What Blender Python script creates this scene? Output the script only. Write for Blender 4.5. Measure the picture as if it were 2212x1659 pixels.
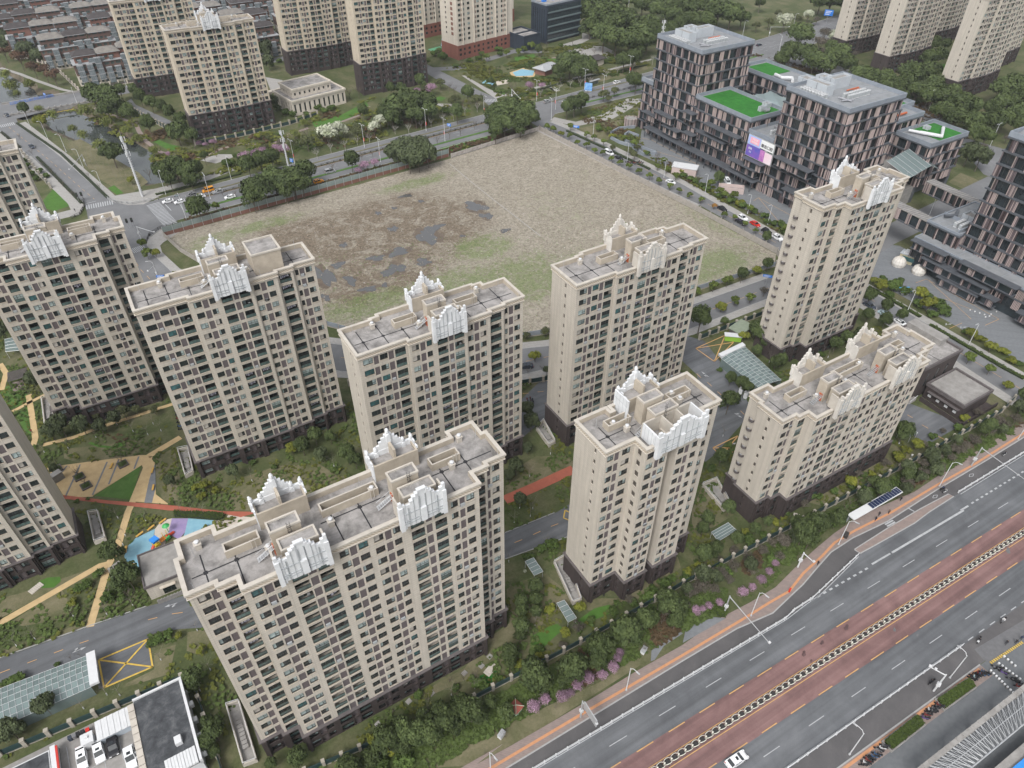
import bpy,math,random
from mathutils import Vector,Matrix
R=random.Random(7)
scn=bpy.context.scene
for o in list(bpy.data.objects):bpy.data.objects.remove(o)
COL=scn.collection
# ---------------------------------------------------------------- camera
FPX,PITCH,HEAD,CAMZ=1563.0,math.radians(40.6),math.radians(58.985),145.0
cam=bpy.data.cameras.new("camera"); cam_o=bpy.data.objects.new("camera",cam); COL.objects.link(cam_o)
cam.sensor_width=36.0; cam.lens=36.0*FPX/2212.0
cam.clip_start=1.0; cam.clip_end=6000.0
cam_o.location=(0,0,CAMZ); cam_o.rotation_euler=(math.pi/2-PITCH,0,HEAD-math.pi/2)
scn.camera=cam_o
# ---------------------------------------------------------------- world, sun, exposure (soft overcast day)
SUN_EL,SUN_AZ=math.radians(50),math.radians(235)     # azimuth clockwise from +Y
w=bpy.data.worlds.new("World"); scn.world=w; w.use_nodes=True
nt=w.node_tree; nt.nodes.clear()
sky=nt.nodes.new("ShaderNodeTexSky"); sky.sky_type='NISHITA'; sky.sun_disc=False
sky.sun_elevation=SUN_EL; sky.sun_rotation=SUN_AZ; sky.air_density=1.0; sky.dust_density=4.0; sky.ozone_density=1.0
hsv=nt.nodes.new("ShaderNodeHueSaturation"); hsv.inputs['Saturation'].default_value=0.22
bg=nt.nodes.new("ShaderNodeBackground"); bg.inputs['Strength'].default_value=0.15
wo=nt.nodes.new("ShaderNodeOutputWorld")
nt.links.new(sky.outputs[0],hsv.inputs['Color']); nt.links.new(hsv.outputs[0],bg.inputs['Color']); nt.links.new(bg.outputs[0],wo.inputs['Surface'])
sun=bpy.data.lights.new("sun",'SUN'); sun.energy=1.1; sun.angle=math.radians(16); sun.color=(1.0,0.98,0.955)
sun_o=bpy.data.objects.new("sun",sun); COL.objects.link(sun_o)
sd=Vector((math.sin(SUN_AZ)*math.cos(SUN_EL),math.cos(SUN_AZ)*math.cos(SUN_EL),math.sin(SUN_EL)))
sun_o.rotation_euler=sd.to_track_quat('Z','Y').to_euler(); sun_o.location=(0,0,300)
vs=scn.view_settings
vs.view_transform='Standard'; vs.look='None'; vs.exposure=0.62; vs.gamma=1.0
scn.cycles.max_bounces=5; scn.cycles.diffuse_bounces=2; scn.cycles.glossy_bounces=2; scn.cycles.transmission_bounces=3
scn.cycles.transparent_max_bounces=8; scn.cycles.volume_bounces=0; scn.cycles.caustics_reflective=False; scn.cycles.caustics_refractive=False
# ---------------------------------------------------------------- survey: sight lines turned into ground points
_H=Vector((math.cos(HEAD),math.sin(HEAD),0)); _R=Vector((math.sin(HEAD),-math.cos(HEAD),0))
_F=_H*math.cos(PITCH)-Vector((0,0,math.sin(PITCH))); _U=_H*math.sin(PITCH)+Vector((0,0,math.cos(PITCH)))
def ray(c,r,x,y):
 return _F*FPX+_R*(c*737.333+x/3-1106)-_U*(r*553+y/3-829.5)
def at(c,r,x,y,z=0.0):
 d=ray(c,r,x,y); t=(z-CAMZ)/d.z
 return Vector((d.x*t,d.y*t,z))
def depth(p):return(Vector(p)-Vector((0,0,CAMZ))).dot(_F)
def mpp(p):return depth(p)/(FPX*3)      # metres per unit of the survey grid
# ---------------------------------------------------------------- materials
MATS={}
def _mat(name):
 m=bpy.data.materials.new(name); m.use_nodes=True
 b=m.node_tree.nodes['Principled BSDF']; MATS[name]=m
 return m,m.node_tree,b
def rgb(c):return(c[0],c[1],c[2],1.0)
def plain(name,c,rough=0.7,metal=0.0,spec=0.4,var=0.0,scale=1.0,c2=None,rnd=0.0,bump=0.0,detail=4.0):
 """solid colour, broken up by noise between c and c2"""
 m,t,b=_mat(name)
 b.inputs['Roughness'].default_value=rough; b.inputs['Metallic'].default_value=metal
 b.inputs['Specular IOR Level'].default_value=spec
 b.inputs['Base Color'].default_value=rgb(c)
 if var or c2 or rnd:
  if c2 is None:c2=tuple(x*(1-var)for x in c)
  tc=t.nodes.new('ShaderNodeTexCoord'); n=t.nodes.new('ShaderNodeTexNoise')
  n.inputs['Scale'].default_value=scale; n.inputs['Detail'].default_value=detail; n.inputs['Roughness'].default_value=0.65
  t.links.new(tc.outputs['Object'],n.inputs['Vector'])
  mr=t.nodes.new('ShaderNodeMapRange'); mr.inputs['From Min'].default_value=0.32; mr.inputs['From Max'].default_value=0.68
  t.links.new(n.outputs['Fac'],mr.inputs['Value'])
  mx=t.nodes.new('ShaderNodeMix'); mx.data_type='RGBA'
  mx.inputs['A'].default_value=rgb(c); mx.inputs['B'].default_value=rgb(c2)
  t.links.new(mr.outputs[0],mx.inputs['Factor'])
  out=mx.outputs['Result']
  if rnd:
   oi=t.nodes.new('ShaderNodeObjectInfo'); h=t.nodes.new('ShaderNodeHueSaturation')
   m2=t.nodes.new('ShaderNodeMapRange'); m2.inputs['To Min'].default_value=1-rnd; m2.inputs['To Max'].default_value=1+rnd
   t.links.new(oi.outputs['Random'],m2.inputs['Value']); t.links.new(m2.outputs[0],h.inputs['Value'])
   t.links.new(out,h.inputs['Color']); out=h.outputs['Color']
  t.links.new(out,b.inputs['Base Color'])
  if bump:
   bp=t.nodes.new('ShaderNodeBump'); bp.inputs['Strength'].default_value=bump; bp.inputs['Distance'].default_value=0.2
   t.links.new(n.outputs['Fac'],bp.inputs['Height']); t.links.new(bp.outputs[0],b.inputs['Normal'])
 return m
def panelled(name,c,c2,sx,sz,joint,rough=0.75,streak=0.12):
 """stone cladding: panels with thin joints and rain streaks, in object coordinates"""
 m,t,b=_mat(name); b.inputs['Roughness'].default_value=rough; b.inputs['Specular IOR Level'].default_value=0.3
 tc=t.nodes.new('ShaderNodeTexCoord'); sp=t.nodes.new('ShaderNodeSeparateXYZ'); t.links.new(tc.outputs['Object'],sp.inputs[0])
 ad=t.nodes.new('ShaderNodeMath'); ad.operation='ADD'; t.links.new(sp.outputs[0],ad.inputs[0]); t.links.new(sp.outputs[1],ad.inputs[1])
 cb=t.nodes.new('ShaderNodeCombineXYZ'); t.links.new(ad.outputs[0],cb.inputs[0]); t.links.new(sp.outputs[2],cb.inputs[1])
 br=t.nodes.new('ShaderNodeTexBrick'); br.offset=0.0 if sx>0.6 else 0.5
 br.inputs['Scale'].default_value=1.0; br.inputs['Brick Width'].default_value=sx; br.inputs['Row Height'].default_value=sz
 br.inputs['Mortar Size'].default_value=joint; br.inputs['Mortar Smooth'].default_value=0.2
 br.inputs['Color1'].default_value=rgb(c); br.inputs['Color2'].default_value=rgb(c2)
 br.inputs['Mortar'].default_value=rgb(tuple(x*0.72 for x in c))
 t.links.new(cb.outputs[0],br.inputs['Vector'])
 n=t.nodes.new('ShaderNodeTexNoise'); n.inputs['Scale'].default_value=0.35; n.inputs['Detail'].default_value=5
 mp=t.nodes.new('ShaderNodeMapping'); mp.inputs['Scale'].default_value=(3.0,3.0,0.35)
 t.links.new(tc.outputs['Object'],mp.inputs[0]); t.links.new(mp.outputs[0],n.inputs['Vector'])
 mr=t.nodes.new('ShaderNodeMapRange'); mr.inputs['From Min'].default_value=0.3; mr.inputs['From Max'].default_value=0.7
 mr.inputs['To Min'].default_value=1.0-streak; mr.inputs['To Max'].default_value=1.0+streak*0.5
 t.links.new(n.outputs['Fac'],mr.inputs['Value'])
 h=t.nodes.new('ShaderNodeHueSaturation'); t.links.new(mr.outputs[0],h.inputs['Value']); t.links.new(br.outputs['Color'],h.inputs['Color'])
 t.links.new(h.outputs[0],b.inputs['Base Color'])
 return m
def ramped(name,stops,scale,rough=0.9,detail=8,rr=0.7,second=None,bump=0.0,spec=0.25,wear=0.0):
 """noise driven colour ramp; second=(scale, stops) multiplies another layer"""
 m,t,b=_mat(name); b.inputs['Roughness'].default_value=rough; b.inputs['Specular IOR Level'].default_value=spec
 tc=t.nodes.new('ShaderNodeTexCoord')
 def layer(sc,st,d,vec=None):
  n=t.nodes.new('ShaderNodeTexNoise'); n.inputs['Scale'].default_value=sc; n.inputs['Detail'].default_value=d; n.inputs['Roughness'].default_value=rr
  n.inputs['Distortion'].default_value=0.4
  t.links.new(tc.outputs['Object'],n.inputs['Vector'])
  cr=t.nodes.new('ShaderNodeValToRGB'); cr.color_ramp.elements.remove(cr.color_ramp.elements[1])
  cr.color_ramp.elements[0].position=st[0][0]; cr.color_ramp.elements[0].color=rgb(st[0][1])
  for p,c in st[1:]:
   e=cr.color_ramp.elements.new(p); e.color=rgb(c)
  t.links.new(n.outputs['Fac'],cr.inputs[0]); return cr.outputs[0],n.outputs['Fac']
 o1,f1=layer(scale,stops,detail)
 out=o1
 if second:
  o2,f2=layer(second[0],second[1],6)
  mx=t.nodes.new('ShaderNodeMix'); mx.data_type='RGBA'; mx.blend_type='MULTIPLY'; mx.inputs['Factor'].default_value=1.0
  t.links.new(o1,mx.inputs['A']); t.links.new(o2,mx.inputs['B']); out=mx.outputs['Result']
 if wear:                                                        # long tracks worn by wheels along the lanes
  mp=t.nodes.new('ShaderNodeMapping'); mp.inputs['Scale'].default_value=(.012,.62,1); mp.inputs['Rotation'].default_value=(0,0,.0315)
  n=t.nodes.new('ShaderNodeTexNoise'); n.inputs['Scale'].default_value=1.0; n.inputs['Detail'].default_value=5; t.links.new(tc.outputs['Object'],mp.inputs[0]); t.links.new(mp.outputs[0],n.inputs['Vector'])
  m2=t.nodes.new('ShaderNodeMapRange'); m2.inputs['From Min'].default_value=.36; m2.inputs['From Max'].default_value=.64; m2.inputs['To Min'].default_value=1-wear; m2.inputs['To Max'].default_value=1+wear*.5; t.links.new(n.outputs['Fac'],m2.inputs['Value'])
  h=t.nodes.new('ShaderNodeHueSaturation'); t.links.new(m2.outputs[0],h.inputs['Value']); t.links.new(out,h.inputs['Color']); out=h.outputs[0]
 t.links.new(out,b.inputs['Base Color'])
 if bump:
  bp=t.nodes.new('ShaderNodeBump'); bp.inputs['Strength'].default_value=bump; bp.inputs['Distance'].default_value=0.3
  t.links.new(f1,bp.inputs['Height']); t.links.new(bp.outputs[0],b.inputs['Normal'])
 return m
WALL=panelled('cream stone cladding',(0.485,0.445,0.385),(0.46,0.42,0.363),1.2,0.6,0.03)
WALLF=panelled('pale yellow stone cladding',(0.50,0.44,0.35),(0.475,0.415,0.33),1.2,0.6,0.02)
WALLR=panelled('off white render',(0.56,0.51,0.44),(0.53,0.48,0.41),2.4,2.9,0.03)
TRIM=plain('cream stone trim',(0.51,0.465,0.40),0.8,var=0.22,scale=0.5,c2=(0.40,0.34,0.27))
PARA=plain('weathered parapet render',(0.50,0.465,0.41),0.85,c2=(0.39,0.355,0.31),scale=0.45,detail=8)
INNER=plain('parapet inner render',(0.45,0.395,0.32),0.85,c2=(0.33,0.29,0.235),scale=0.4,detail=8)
DARKB=panelled('dark brown facing brick',(0.060,0.047,0.045),(0.050,0.040,0.039),0.5,0.2,0.02,streak=0.2)
DLEDGE=plain('dark grey ledge',(0.12,0.105,0.105),0.7,var=0.3,scale=0.8)
LOUV=panelled('mauve louvre panel',(0.125,0.105,0.108),(0.115,0.097,0.10),4.0,0.11,0.015)
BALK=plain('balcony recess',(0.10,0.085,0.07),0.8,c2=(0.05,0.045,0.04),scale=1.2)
DECK=ramped('cement roof deck',[(0.30,(0.13,0.125,0.12)),(0.45,(0.24,0.23,0.222)),(0.60,(0.36,0.345,0.335)),(0.8,(0.28,0.27,0.262))],0.3,second=(1.4,[(0.3,(0.80,0.80,0.80)),(0.7,(1.0,0.99,0.98))]))
SEAM=plain('bitumen joint',(0.022,0.022,0.025),0.8)
WHITE=plain('white crown render',(0.66,0.675,0.69),0.6,c2=(0.54,0.55,0.56),scale=0.4,detail=8)
WHITEO=plain('yellowed crown render',(0.62,0.60,0.56),0.7,c2=(0.47,0.44,0.40),scale=0.35,detail=8)
GREYL=plain('crown joint',(0.33,0.35,0.36),0.8)
FRAME=plain('dark window frame',(0.035,0.033,0.032),0.5)
def glassm(name,c,rough=0.08,spec=0.6,c2=None):
 return plain(name,c,rough,spec=spec,c2=c2 or tuple(x*0.55 for x in c),scale=0.9,rnd=0.25)
G_DARK=glassm('dark window glass',(0.034,0.043,0.043))
G_MID=glassm('grey green window glass',(0.080,0.105,0.100))
G_TEAL=glassm('teal tinted glass',(0.055,0.135,0.14))
G_BLUE=glassm('blue tinted glass',(0.03,0.09,0.13))
CURT=glassm('curtain behind glass',(0.33,0.40,0.39),0.25,0.5,c2=(0.16,0.20,0.20))
CURTW=glassm('pale curtain behind glass',(0.42,0.40,0.36),0.25,0.5,c2=(0.24,0.22,0.20))
RAILG=glassm('balcony rail glass',(0.10,0.155,0.145),0.12,0.6)
LAUN=plain('hanging laundry',(0.55,0.55,0.58),0.9,c2=(0.08,0.07,0.14),scale=2.5)
METAL=plain('galvanised steel',(0.45,0.46,0.47),0.45,metal=0.3,var=0.2,scale=1.0)
WPAINT=plain('white paint',(0.58,0.59,0.60),0.5,var=0.08,scale=1.0)
ASPH=ramped('asphalt',[(0.3,(0.098,0.102,0.110)),(0.5,(0.125,0.131,0.140)),(0.72,(0.160,0.166,0.176))],0.09,second=(6.0,[(0.3,(0.86,0.86,0.86)),(0.7,(1.0,1.0,1.0))]),wear=.22)
ASPHL=ramped('worn asphalt',[(0.3,(0.135,0.138,0.143)),(0.55,(0.175,0.178,0.184)),(0.75,(0.22,0.22,0.225))],0.08,second=(6.0,[(0.3,(0.86,0.86,0.86)),(0.7,(1.0,1.0,1.0))]))
ASPHD=ramped('bike lane asphalt',[(0.3,(0.080,0.078,0.080)),(0.55,(0.105,0.101,0.103)),(0.75,(0.14,0.133,0.134))],0.1,second=(6.0,[(0.3,(0.86,0.86,0.86)),(0.7,(1.0,1.0,1.0))]))
REDA=ramped('red tinted asphalt',[(0.3,(0.150,0.090,0.087)),(0.5,(0.205,0.122,0.117)),(0.72,(0.26,0.160,0.152))],0.12,second=(5.0,[(0.3,(0.85,0.85,0.85)),(0.7,(1.0,1.0,1.0))]),wear=.25)
PAVE=panelled('pale paving',(0.33,0.32,0.305),(0.30,0.29,0.275),0.9,0.9,0.03)
PAVEP=panelled('pink brown paving',(0.25,0.195,0.175),(0.22,0.18,0.165),0.6,0.6,0.03)
PAVEG=panelled('grey plaza paving',(0.175,0.185,0.195),(0.155,0.165,0.175),1.2,0.6,0.02)
TACT=plain('orange tactile paving',(0.50,0.245,0.125),0.8,var=0.15,scale=1.5)
KERB=plain('granite kerb',(0.34,0.34,0.335),0.8,var=0.2,scale=1.5)
LINEW=plain('white road paint',(0.42,0.43,0.44),0.6,c2=(0.30,0.31,0.32),scale=1.2)
LINEY=plain('yellow road paint',(0.55,0.33,0.13),0.6,c2=(0.42,0.25,0.11),scale=1.2)
LINEYB=plain('bright yellow road paint',(0.60,0.42,0.08),0.6,c2=(0.45,0.30,0.06),scale=1.2)
YPATH=plain('yellow ochre path',(0.50,0.37,0.20),0.85,c2=(0.40,0.29,0.15),scale=0.6,detail=8)
RPATH=plain('red rubber path',(0.36,0.105,0.065),0.85,c2=(0.28,0.085,0.055),scale=0.6,detail=8)
LAWN=ramped('lawn',[(0.25,(0.045,0.090,0.018)),(0.5,(0.065,0.135,0.028)),(0.75,(0.11,0.165,0.05))],0.35,bump=0.3)
LAWNB=ramped('bright lawn',[(0.25,(0.045,0.10,0.018)),(0.6,(0.065,0.15,0.025)),(0.8,(0.09,0.15,0.04))],0.4,bump=0.3)
DRYG=ramped('dormant lawn',[(0.28,(0.075,0.088,0.034)),(0.5,(0.150,0.140,0.080)),(0.75,(0.23,0.20,0.135))],0.13,second=(1.8,[(0.3,(0.7,0.72,0.66)),(0.7,(1.0,1.0,1.0))]),bump=0.3)
SOIL=ramped('planted ground',[(0.25,(0.045,0.062,0.022)),(0.45,(0.080,0.095,0.038)),(0.62,(0.140,0.132,0.075)),(0.8,(0.20,0.175,0.12))],0.07,second=(1.3,[(0.3,(0.6,0.65,0.55)),(0.7,(1.0,1.0,1.0))]),bump=0.4)
BANK=ramped('river bank earth',[(0.3,(0.07,0.06,0.04)),(0.6,(0.12,0.10,0.07)),(0.8,(0.10,0.115,0.05))],0.12,bump=0.3)
STEEL_B=plain('blue sign face',(0.02,0.16,0.55),0.5)
TURF=ramped('artificial turf',[(0.3,(0.018,0.115,0.016)),(0.55,(0.030,0.165,0.024)),(0.8,(0.045,0.20,0.035))],0.5,second=(0.12,[(0.35,(0.75,0.8,0.75)),(0.6,(1,1,1))]))
OBLUE=plain('blue grey metal panel',(0.27,0.30,0.34),0.5,metal=0.1,c2=(0.21,0.235,0.27),scale=0.4)
ODARK=plain('dark slate metal',(0.105,0.115,0.13),0.45,metal=0.1,var=0.3,scale=0.5)
OGLASS=glassm('office glazing',(0.030,0.042,0.050),0.07,0.7)
FIN1=plain('pink fin',(0.50,0.405,0.385),0.6,var=0.15,scale=0.3)
FIN2=plain('beige fin',(0.40,0.335,0.31),0.6,var=0.15,scale=0.3)
FIN3=plain('mauve fin',(0.185,0.15,0.16),0.6,var=0.2,scale=0.3)
FIN4=plain('dark brown fin',(0.085,0.06,0.06),0.6,var=0.2,scale=0.3)
CONC=plain('concrete',(0.30,0.29,0.275),0.85,c2=(0.20,0.19,0.18),scale=0.5,detail=8)
BRICKR=panelled('red brick',(0.235,0.095,0.07),(0.20,0.08,0.062),0.5,0.2,0.02)
BRICKP=panelled('weathered brick',(0.22,0.11,0.085),(0.19,0.095,0.075),0.5,0.2,0.02)
ROOFG=plain('grey roof tiles',(0.21,0.195,0.175),0.85,c2=(0.14,0.13,0.12),scale=0.5)
ROOFD=plain('dark roof tiles',(0.060,0.052,0.052),0.85,c2=(0.04,0.035,0.035),scale=0.5)
BARK=plain('bark',(0.115,0.095,0.075),0.9,var=0.3,scale=1.5)
BARKW=plain('pale bark',(0.36,0.34,0.31),0.9,var=0.3,scale=1.5)
TYRE=plain('rubber',(0.02,0.02,0.022),0.8)
CHROME=plain('silver metal',(0.5,0.5,0.52),0.3,metal=0.8)
ORANGE=plain('orange door paint',(0.42,0.11,0.045),0.6)
ROOFGL,_t,_b=_mat('greenish canopy glass')
_b.inputs['Base Color'].default_value=(0.17,0.22,0.22,1); _b.inputs['Roughness'].default_value=0.15; _b.inputs['Alpha'].default_value=0.78
WATER,_t,_b=_mat('river water')
_b.inputs['Base Color'].default_value=(0.05,0.058,0.055,1); _b.inputs['Roughness'].default_value=0.04; _b.inputs['Specular IOR Level'].default_value=0.8
_n=_t.nodes.new('ShaderNodeTexNoise'); _n.inputs['Scale'].default_value=1.5; _bp=_t.nodes.new('ShaderNodeBump'); _bp.inputs['Strength'].default_value=0.03
_t.links.new(_n.outputs['Fac'],_bp.inputs['Height']); _t.links.new(_bp.outputs[0],_b.inputs['Normal'])
PUDD,_t,_b=_mat('puddle water')
_b.inputs['Base Color'].default_value=(0.085,0.085,0.085,1); _b.inputs['Roughness'].default_value=0.06; _b.inputs['Specular IOR Level'].default_value=0.9
# ---------------------------------------------------------------- mesh builder
class MB:
 def __init__(s):s.v=[]; s.f=[]; s.m=[]
 def quad(s,a,b,c,d,m=0):
  i=len(s.v); s.v+=[tuple(a),tuple(b),tuple(c),tuple(d)]; s.f.append((i,i+1,i+2,i+3)); s.m.append(m)
 def tri(s,a,b,c,m=0):
  i=len(s.v); s.v+=[tuple(a),tuple(b),tuple(c)]; s.f.append((i,i+1,i+2)); s.m.append(m)
 def ngon(s,pts,m=0):
  i=len(s.v); s.v+=[tuple(p)for p in pts]; s.f.append(tuple(range(i,i+len(pts)))); s.m.append(m)
 def box(s,x0,y0,z0,x1,y1,z1,m=0,mt=None):
  i=len(s.v)
  s.v+=[(x0,y0,z0),(x1,y0,z0),(x1,y1,z0),(x0,y1,z0),(x0,y0,z1),(x1,y0,z1),(x1,y1,z1),(x0,y1,z1)]
  s.f+=[(i,i+3,i+2,i+1),(i+4,i+5,i+6,i+7),(i,i+1,i+5,i+4),(i+1,i+2,i+6,i+5),(i+2,i+3,i+7,i+6),(i+3,i,i+4,i+7)]
  s.m+=[m,m if mt is None else mt,m,m,m,m]
 def obox(s,c,ax,hx,hy,z0,z1,m=0,mt=None):
  """box centred on c, its x axis turned by ax"""
  ca,sa=math.cos(ax),math.sin(ax); i=len(s.v)
  for z in(z0,z1):
   for px,py in((-hx,-hy),(hx,-hy),(hx,hy),(-hx,hy)):
    s.v.append((c[0]+px*ca-py*sa,c[1]+px*sa+py*ca,z))
  s.f+=[(i,i+3,i+2,i+1),(i+4,i+5,i+6,i+7),(i,i+1,i+5,i+4),(i+1,i+2,i+6,i+5),(i+2,i+3,i+7,i+6),(i+3,i,i+4,i+7)]
  s.m+=[m,m if mt is None else mt,m,m,m,m]
 def prism(s,pts,z0,z1,m=0,mt=None,bottom=False):
  n=len(pts); i=len(s.v)
  s.v+=[(p[0],p[1],z0)for p in pts]+[(p[0],p[1],z1)for p in pts]
  for k in range(n):
   j=(k+1)%n; s.f.append((i+k,i+j,i+n+j,i+n+k)); s.m.append(m)
  s.f.append(tuple(range(i+n,i+2*n))); s.m.append(m if mt is None else mt)
  if bottom:s.f.append(tuple(range(i+n-1,i-1,-1))); s.m.append(m)
 def tube(s,pts,r,n=6,m=0,r2=None):
  pts=[Vector(p)for p in pts]; k=len(pts); rs=[r+((r2 if r2 is not None else r)-r)*q/max(1,k-1)for q in range(k)]
  base=len(s.v); up=None
  for q,p in enumerate(pts):
   d=(pts[min(q+1,k-1)]-pts[max(q-1,0)]).normalized()
   a=Vector((0,0,1))if abs(d.z)<0.9 else Vector((1,0,0))
   u=d.cross(a).normalized(); v=d.cross(u)
   for j in range(n):
    t=2*math.pi*j/n; w_=p+(u*math.cos(t)+v*math.sin(t))*rs[q]; s.v.append(tuple(w_))
  for q in range(k-1):
   for j in range(n):
    a0=base+q*n+j; a1=base+q*n+(j+1)%n
    s.f.append((a0,a1,a1+n,a0+n)); s.m.append(m)
  s.f.append(tuple(base+j for j in range(n))); s.m.append(m)
  s.f.append(tuple(base+(k-1)*n+j for j in range(n-1,-1,-1))); s.m.append(m)
 def lathe(s,c,prof,n=12,m=0):
  b=len(s.v)
  for r,z in prof:
   for j in range(n):
    t=2*math.pi*j/n; s.v.append((c[0]+r*math.cos(t),c[1]+r*math.sin(t),c[2]+z))
  for q in range(len(prof)-1):
   for j in range(n):
    a0=b+q*n+j; a1=b+q*n+(j+1)%n
    s.f.append((a0,a1,a1+n,a0+n)); s.m.append(m)
  s.f.append(tuple(b+(len(prof)-1)*n+j for j in range(n))); s.m.append(m)
 def mesh(s,name,mats):
  me=bpy.data.meshes.new(name); me.from_pydata(s.v,[],s.f)
  for q in mats:me.materials.append(q)
  if len(mats)>1:me.polygons.foreach_set('material_index',s.m)
  me.update(); return me
 def build(s,name,mats,parent=None,loc=None):
  return link(name,s.mesh(name,mats),parent,loc)
def link(name,me,parent=None,loc=None,rz=0):
 o=bpy.data.objects.new(name,me); COL.objects.link(o)
 if parent:o.parent=parent
 if loc is not None:o.location=loc
 if rz:o.rotation_euler=(0,0,rz)
 return o
def empty(name,loc,rz=0):
 o=bpy.data.objects.new(name,None); COL.objects.link(o); o.location=loc; o.rotation_euler=(0,0,rz); o.empty_display_size=0.5
 return o
def tag(o,label,cat,group=None):
 o['label']=label; o['category']=cat
 if group:o['group']=group
 return o
def struct(o):o['kind']='structure'; return o
def stuff(o,label=None,cat=None):
 o['kind']='stuff'
 if label:o['label']=label
 if cat:o['category']=cat
 return o
def offset_poly(P,d):
 """outward offset of a counter-clockwise polygon"""
 n=len(P); out=[]
 for i in range(n):
  a,b,c=Vector(P[i-1]).to_2d(),Vector(P[i]).to_2d(),Vector(P[(i+1)%n]).to_2d()
  e1=(b-a).normalized(); e2=(c-b).normalized()
  n1=Vector((e1.y,-e1.x)); n2=Vector((e2.y,-e2.x))
  k=1+n1.dot(n2)
  if k<0.2:k=0.2
  m_=(n1+n2)/k; out.append((b.x+m_.x*d,b.y+m_.y*d))
 return out
def pin(p,poly):
 x,y=p[0],p[1]; ins=False; j=len(poly)-1
 for i in range(len(poly)):
  xi,yi,xj,yj=poly[i][0],poly[i][1],poly[j][0],poly[j][1]
  if(yi>y)!=(yj>y)and x<(xj-xi)*(y-yi)/(yj-yi)+xi:ins=not ins
  j=i
 return ins
# ================================================================= the ground and everything laid on it
def PX(*pts,z=0):return[at(*p,z)for p in pts]
def W2(*pts):return[Vector((x,y,0))for x,y in pts]
LV=0.012
def sheet(name,pts,lvl,mat):
 """flat sheet, triangulated, at its own level above the ground"""
 from mathutils.geometry import tessellate_polygon
 pts=[Vector((p[0],p[1],0))for p in pts]; z=lvl*LV
 b=MB(); b.v=[(p.x,p.y,z)for p in pts]
 for t in tessellate_polygon([pts]):
  a,c,d=(pts[k]for k in t)
  if(c-a).cross(d-a).z<0:t=(t[0],t[2],t[1])
  b.f.append(tuple(t)); b.m.append(0)
 return struct(b.build(name,[mat]))
def strip_pts(line,wd):
 pts=[Vector((p[0],p[1],0))for p in line]; L,Rr=[],[]
 for i,p in enumerate(pts):
  d=(pts[min(i+1,len(pts)-1)]-pts[max(i-1,0)]).normalized(); n=Vector((-d.y,d.x,0))
  L.append(p+n*wd/2); Rr.append(p-n*wd/2)
 return L,Rr
PATHS=[]
def band(name,line,wd,lvl,mat,h=0.0,kind='structure'):
 if 'path' in name:A_,B_=strip_pts(line,wd+.5); PATHS.append([(q.x,q.y)for q in A_+B_[::-1]])
 L,Rr=strip_pts(line,wd); b=MB(); z=lvl*LV
 for i in range(len(L)-1):
  z1=z+h
  b.quad((L[i].x,L[i].y,z1),(Rr[i].x,Rr[i].y,z1),(Rr[i+1].x,Rr[i+1].y,z1),(L[i+1].x,L[i+1].y,z1))
  if h:
   b.quad((L[i].x,L[i].y,0),(L[i+1].x,L[i+1].y,0),(L[i+1].x,L[i+1].y,z1),(L[i].x,L[i].y,z1))if False else None
   b.quad((L[i+1].x,L[i+1].y,0),(L[i].x,L[i].y,0),(L[i].x,L[i].y,z1),(L[i+1].x,L[i+1].y,z1))
   b.quad((Rr[i].x,Rr[i].y,0),(Rr[i+1].x,Rr[i+1].y,0),(Rr[i+1].x,Rr[i+1].y,z1),(Rr[i].x,Rr[i].y,z1))
 o=b.build(name,[mat])
 return struct(o)if kind else o
def kerb(line,wd=0.25,h=0.15,name='kerb'):return band(name,line,wd,0,KERB,h)
def dashes(name,segs,mat,lvl=8):
 """painted marks: (p, q, width)"""
 b=MB(); z=lvl*LV
 for p,q,wd in segs:
  p,q=Vector((p[0],p[1],0)),Vector((q[0],q[1],0)); d=(q-p).normalized(); n=Vector((-d.y,d.x,0))*wd/2
  b.quad((p.x-n.x,p.y-n.y,z),(q.x-n.x,q.y-n.y,z),(q.x+n.x,q.y+n.y,z),(p.x+n.x,p.y+n.y,z))
 return struct(b.build(name,[mat]))
def run(line,on,off,start=0.0):
 """cut a polyline in dashes"""
 out=[]; pts=[Vector((p[0],p[1],0))for p in line]; acc=-start;
 for a,c in zip(pts,pts[1:]):
  L=(c-a).length; d=(c-a)/L; s=0
  while s<L:
   ph=(acc+s)%(on+off)
   if ph<on:e=min(L,s+on-ph); out.append((a+d*s,a+d*e)); s=e+1e-4
   else:s+=on+off-ph+1e-3
  acc+=L
 return out
def blob(c,rx,ry,n=22,rough=.35,rot=0.):
 ph=[R.random()*6.28 for _ in range(5)]; out=[]
 for k in range(n):
  a=2*math.pi*k/n; q=1+rough*(math.sin(2*a+ph[0])*.5+math.sin(3*a+ph[1])*.45+math.sin(5*a+ph[2])*.35+math.sin(8*a+ph[3])*.2)
  x,y=rx*q*math.cos(a),ry*q*math.sin(a); out.append((c[0]+x*math.cos(rot)-y*math.sin(rot),c[1]+x*math.sin(rot)+y*math.cos(rot)))
 return out
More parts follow.
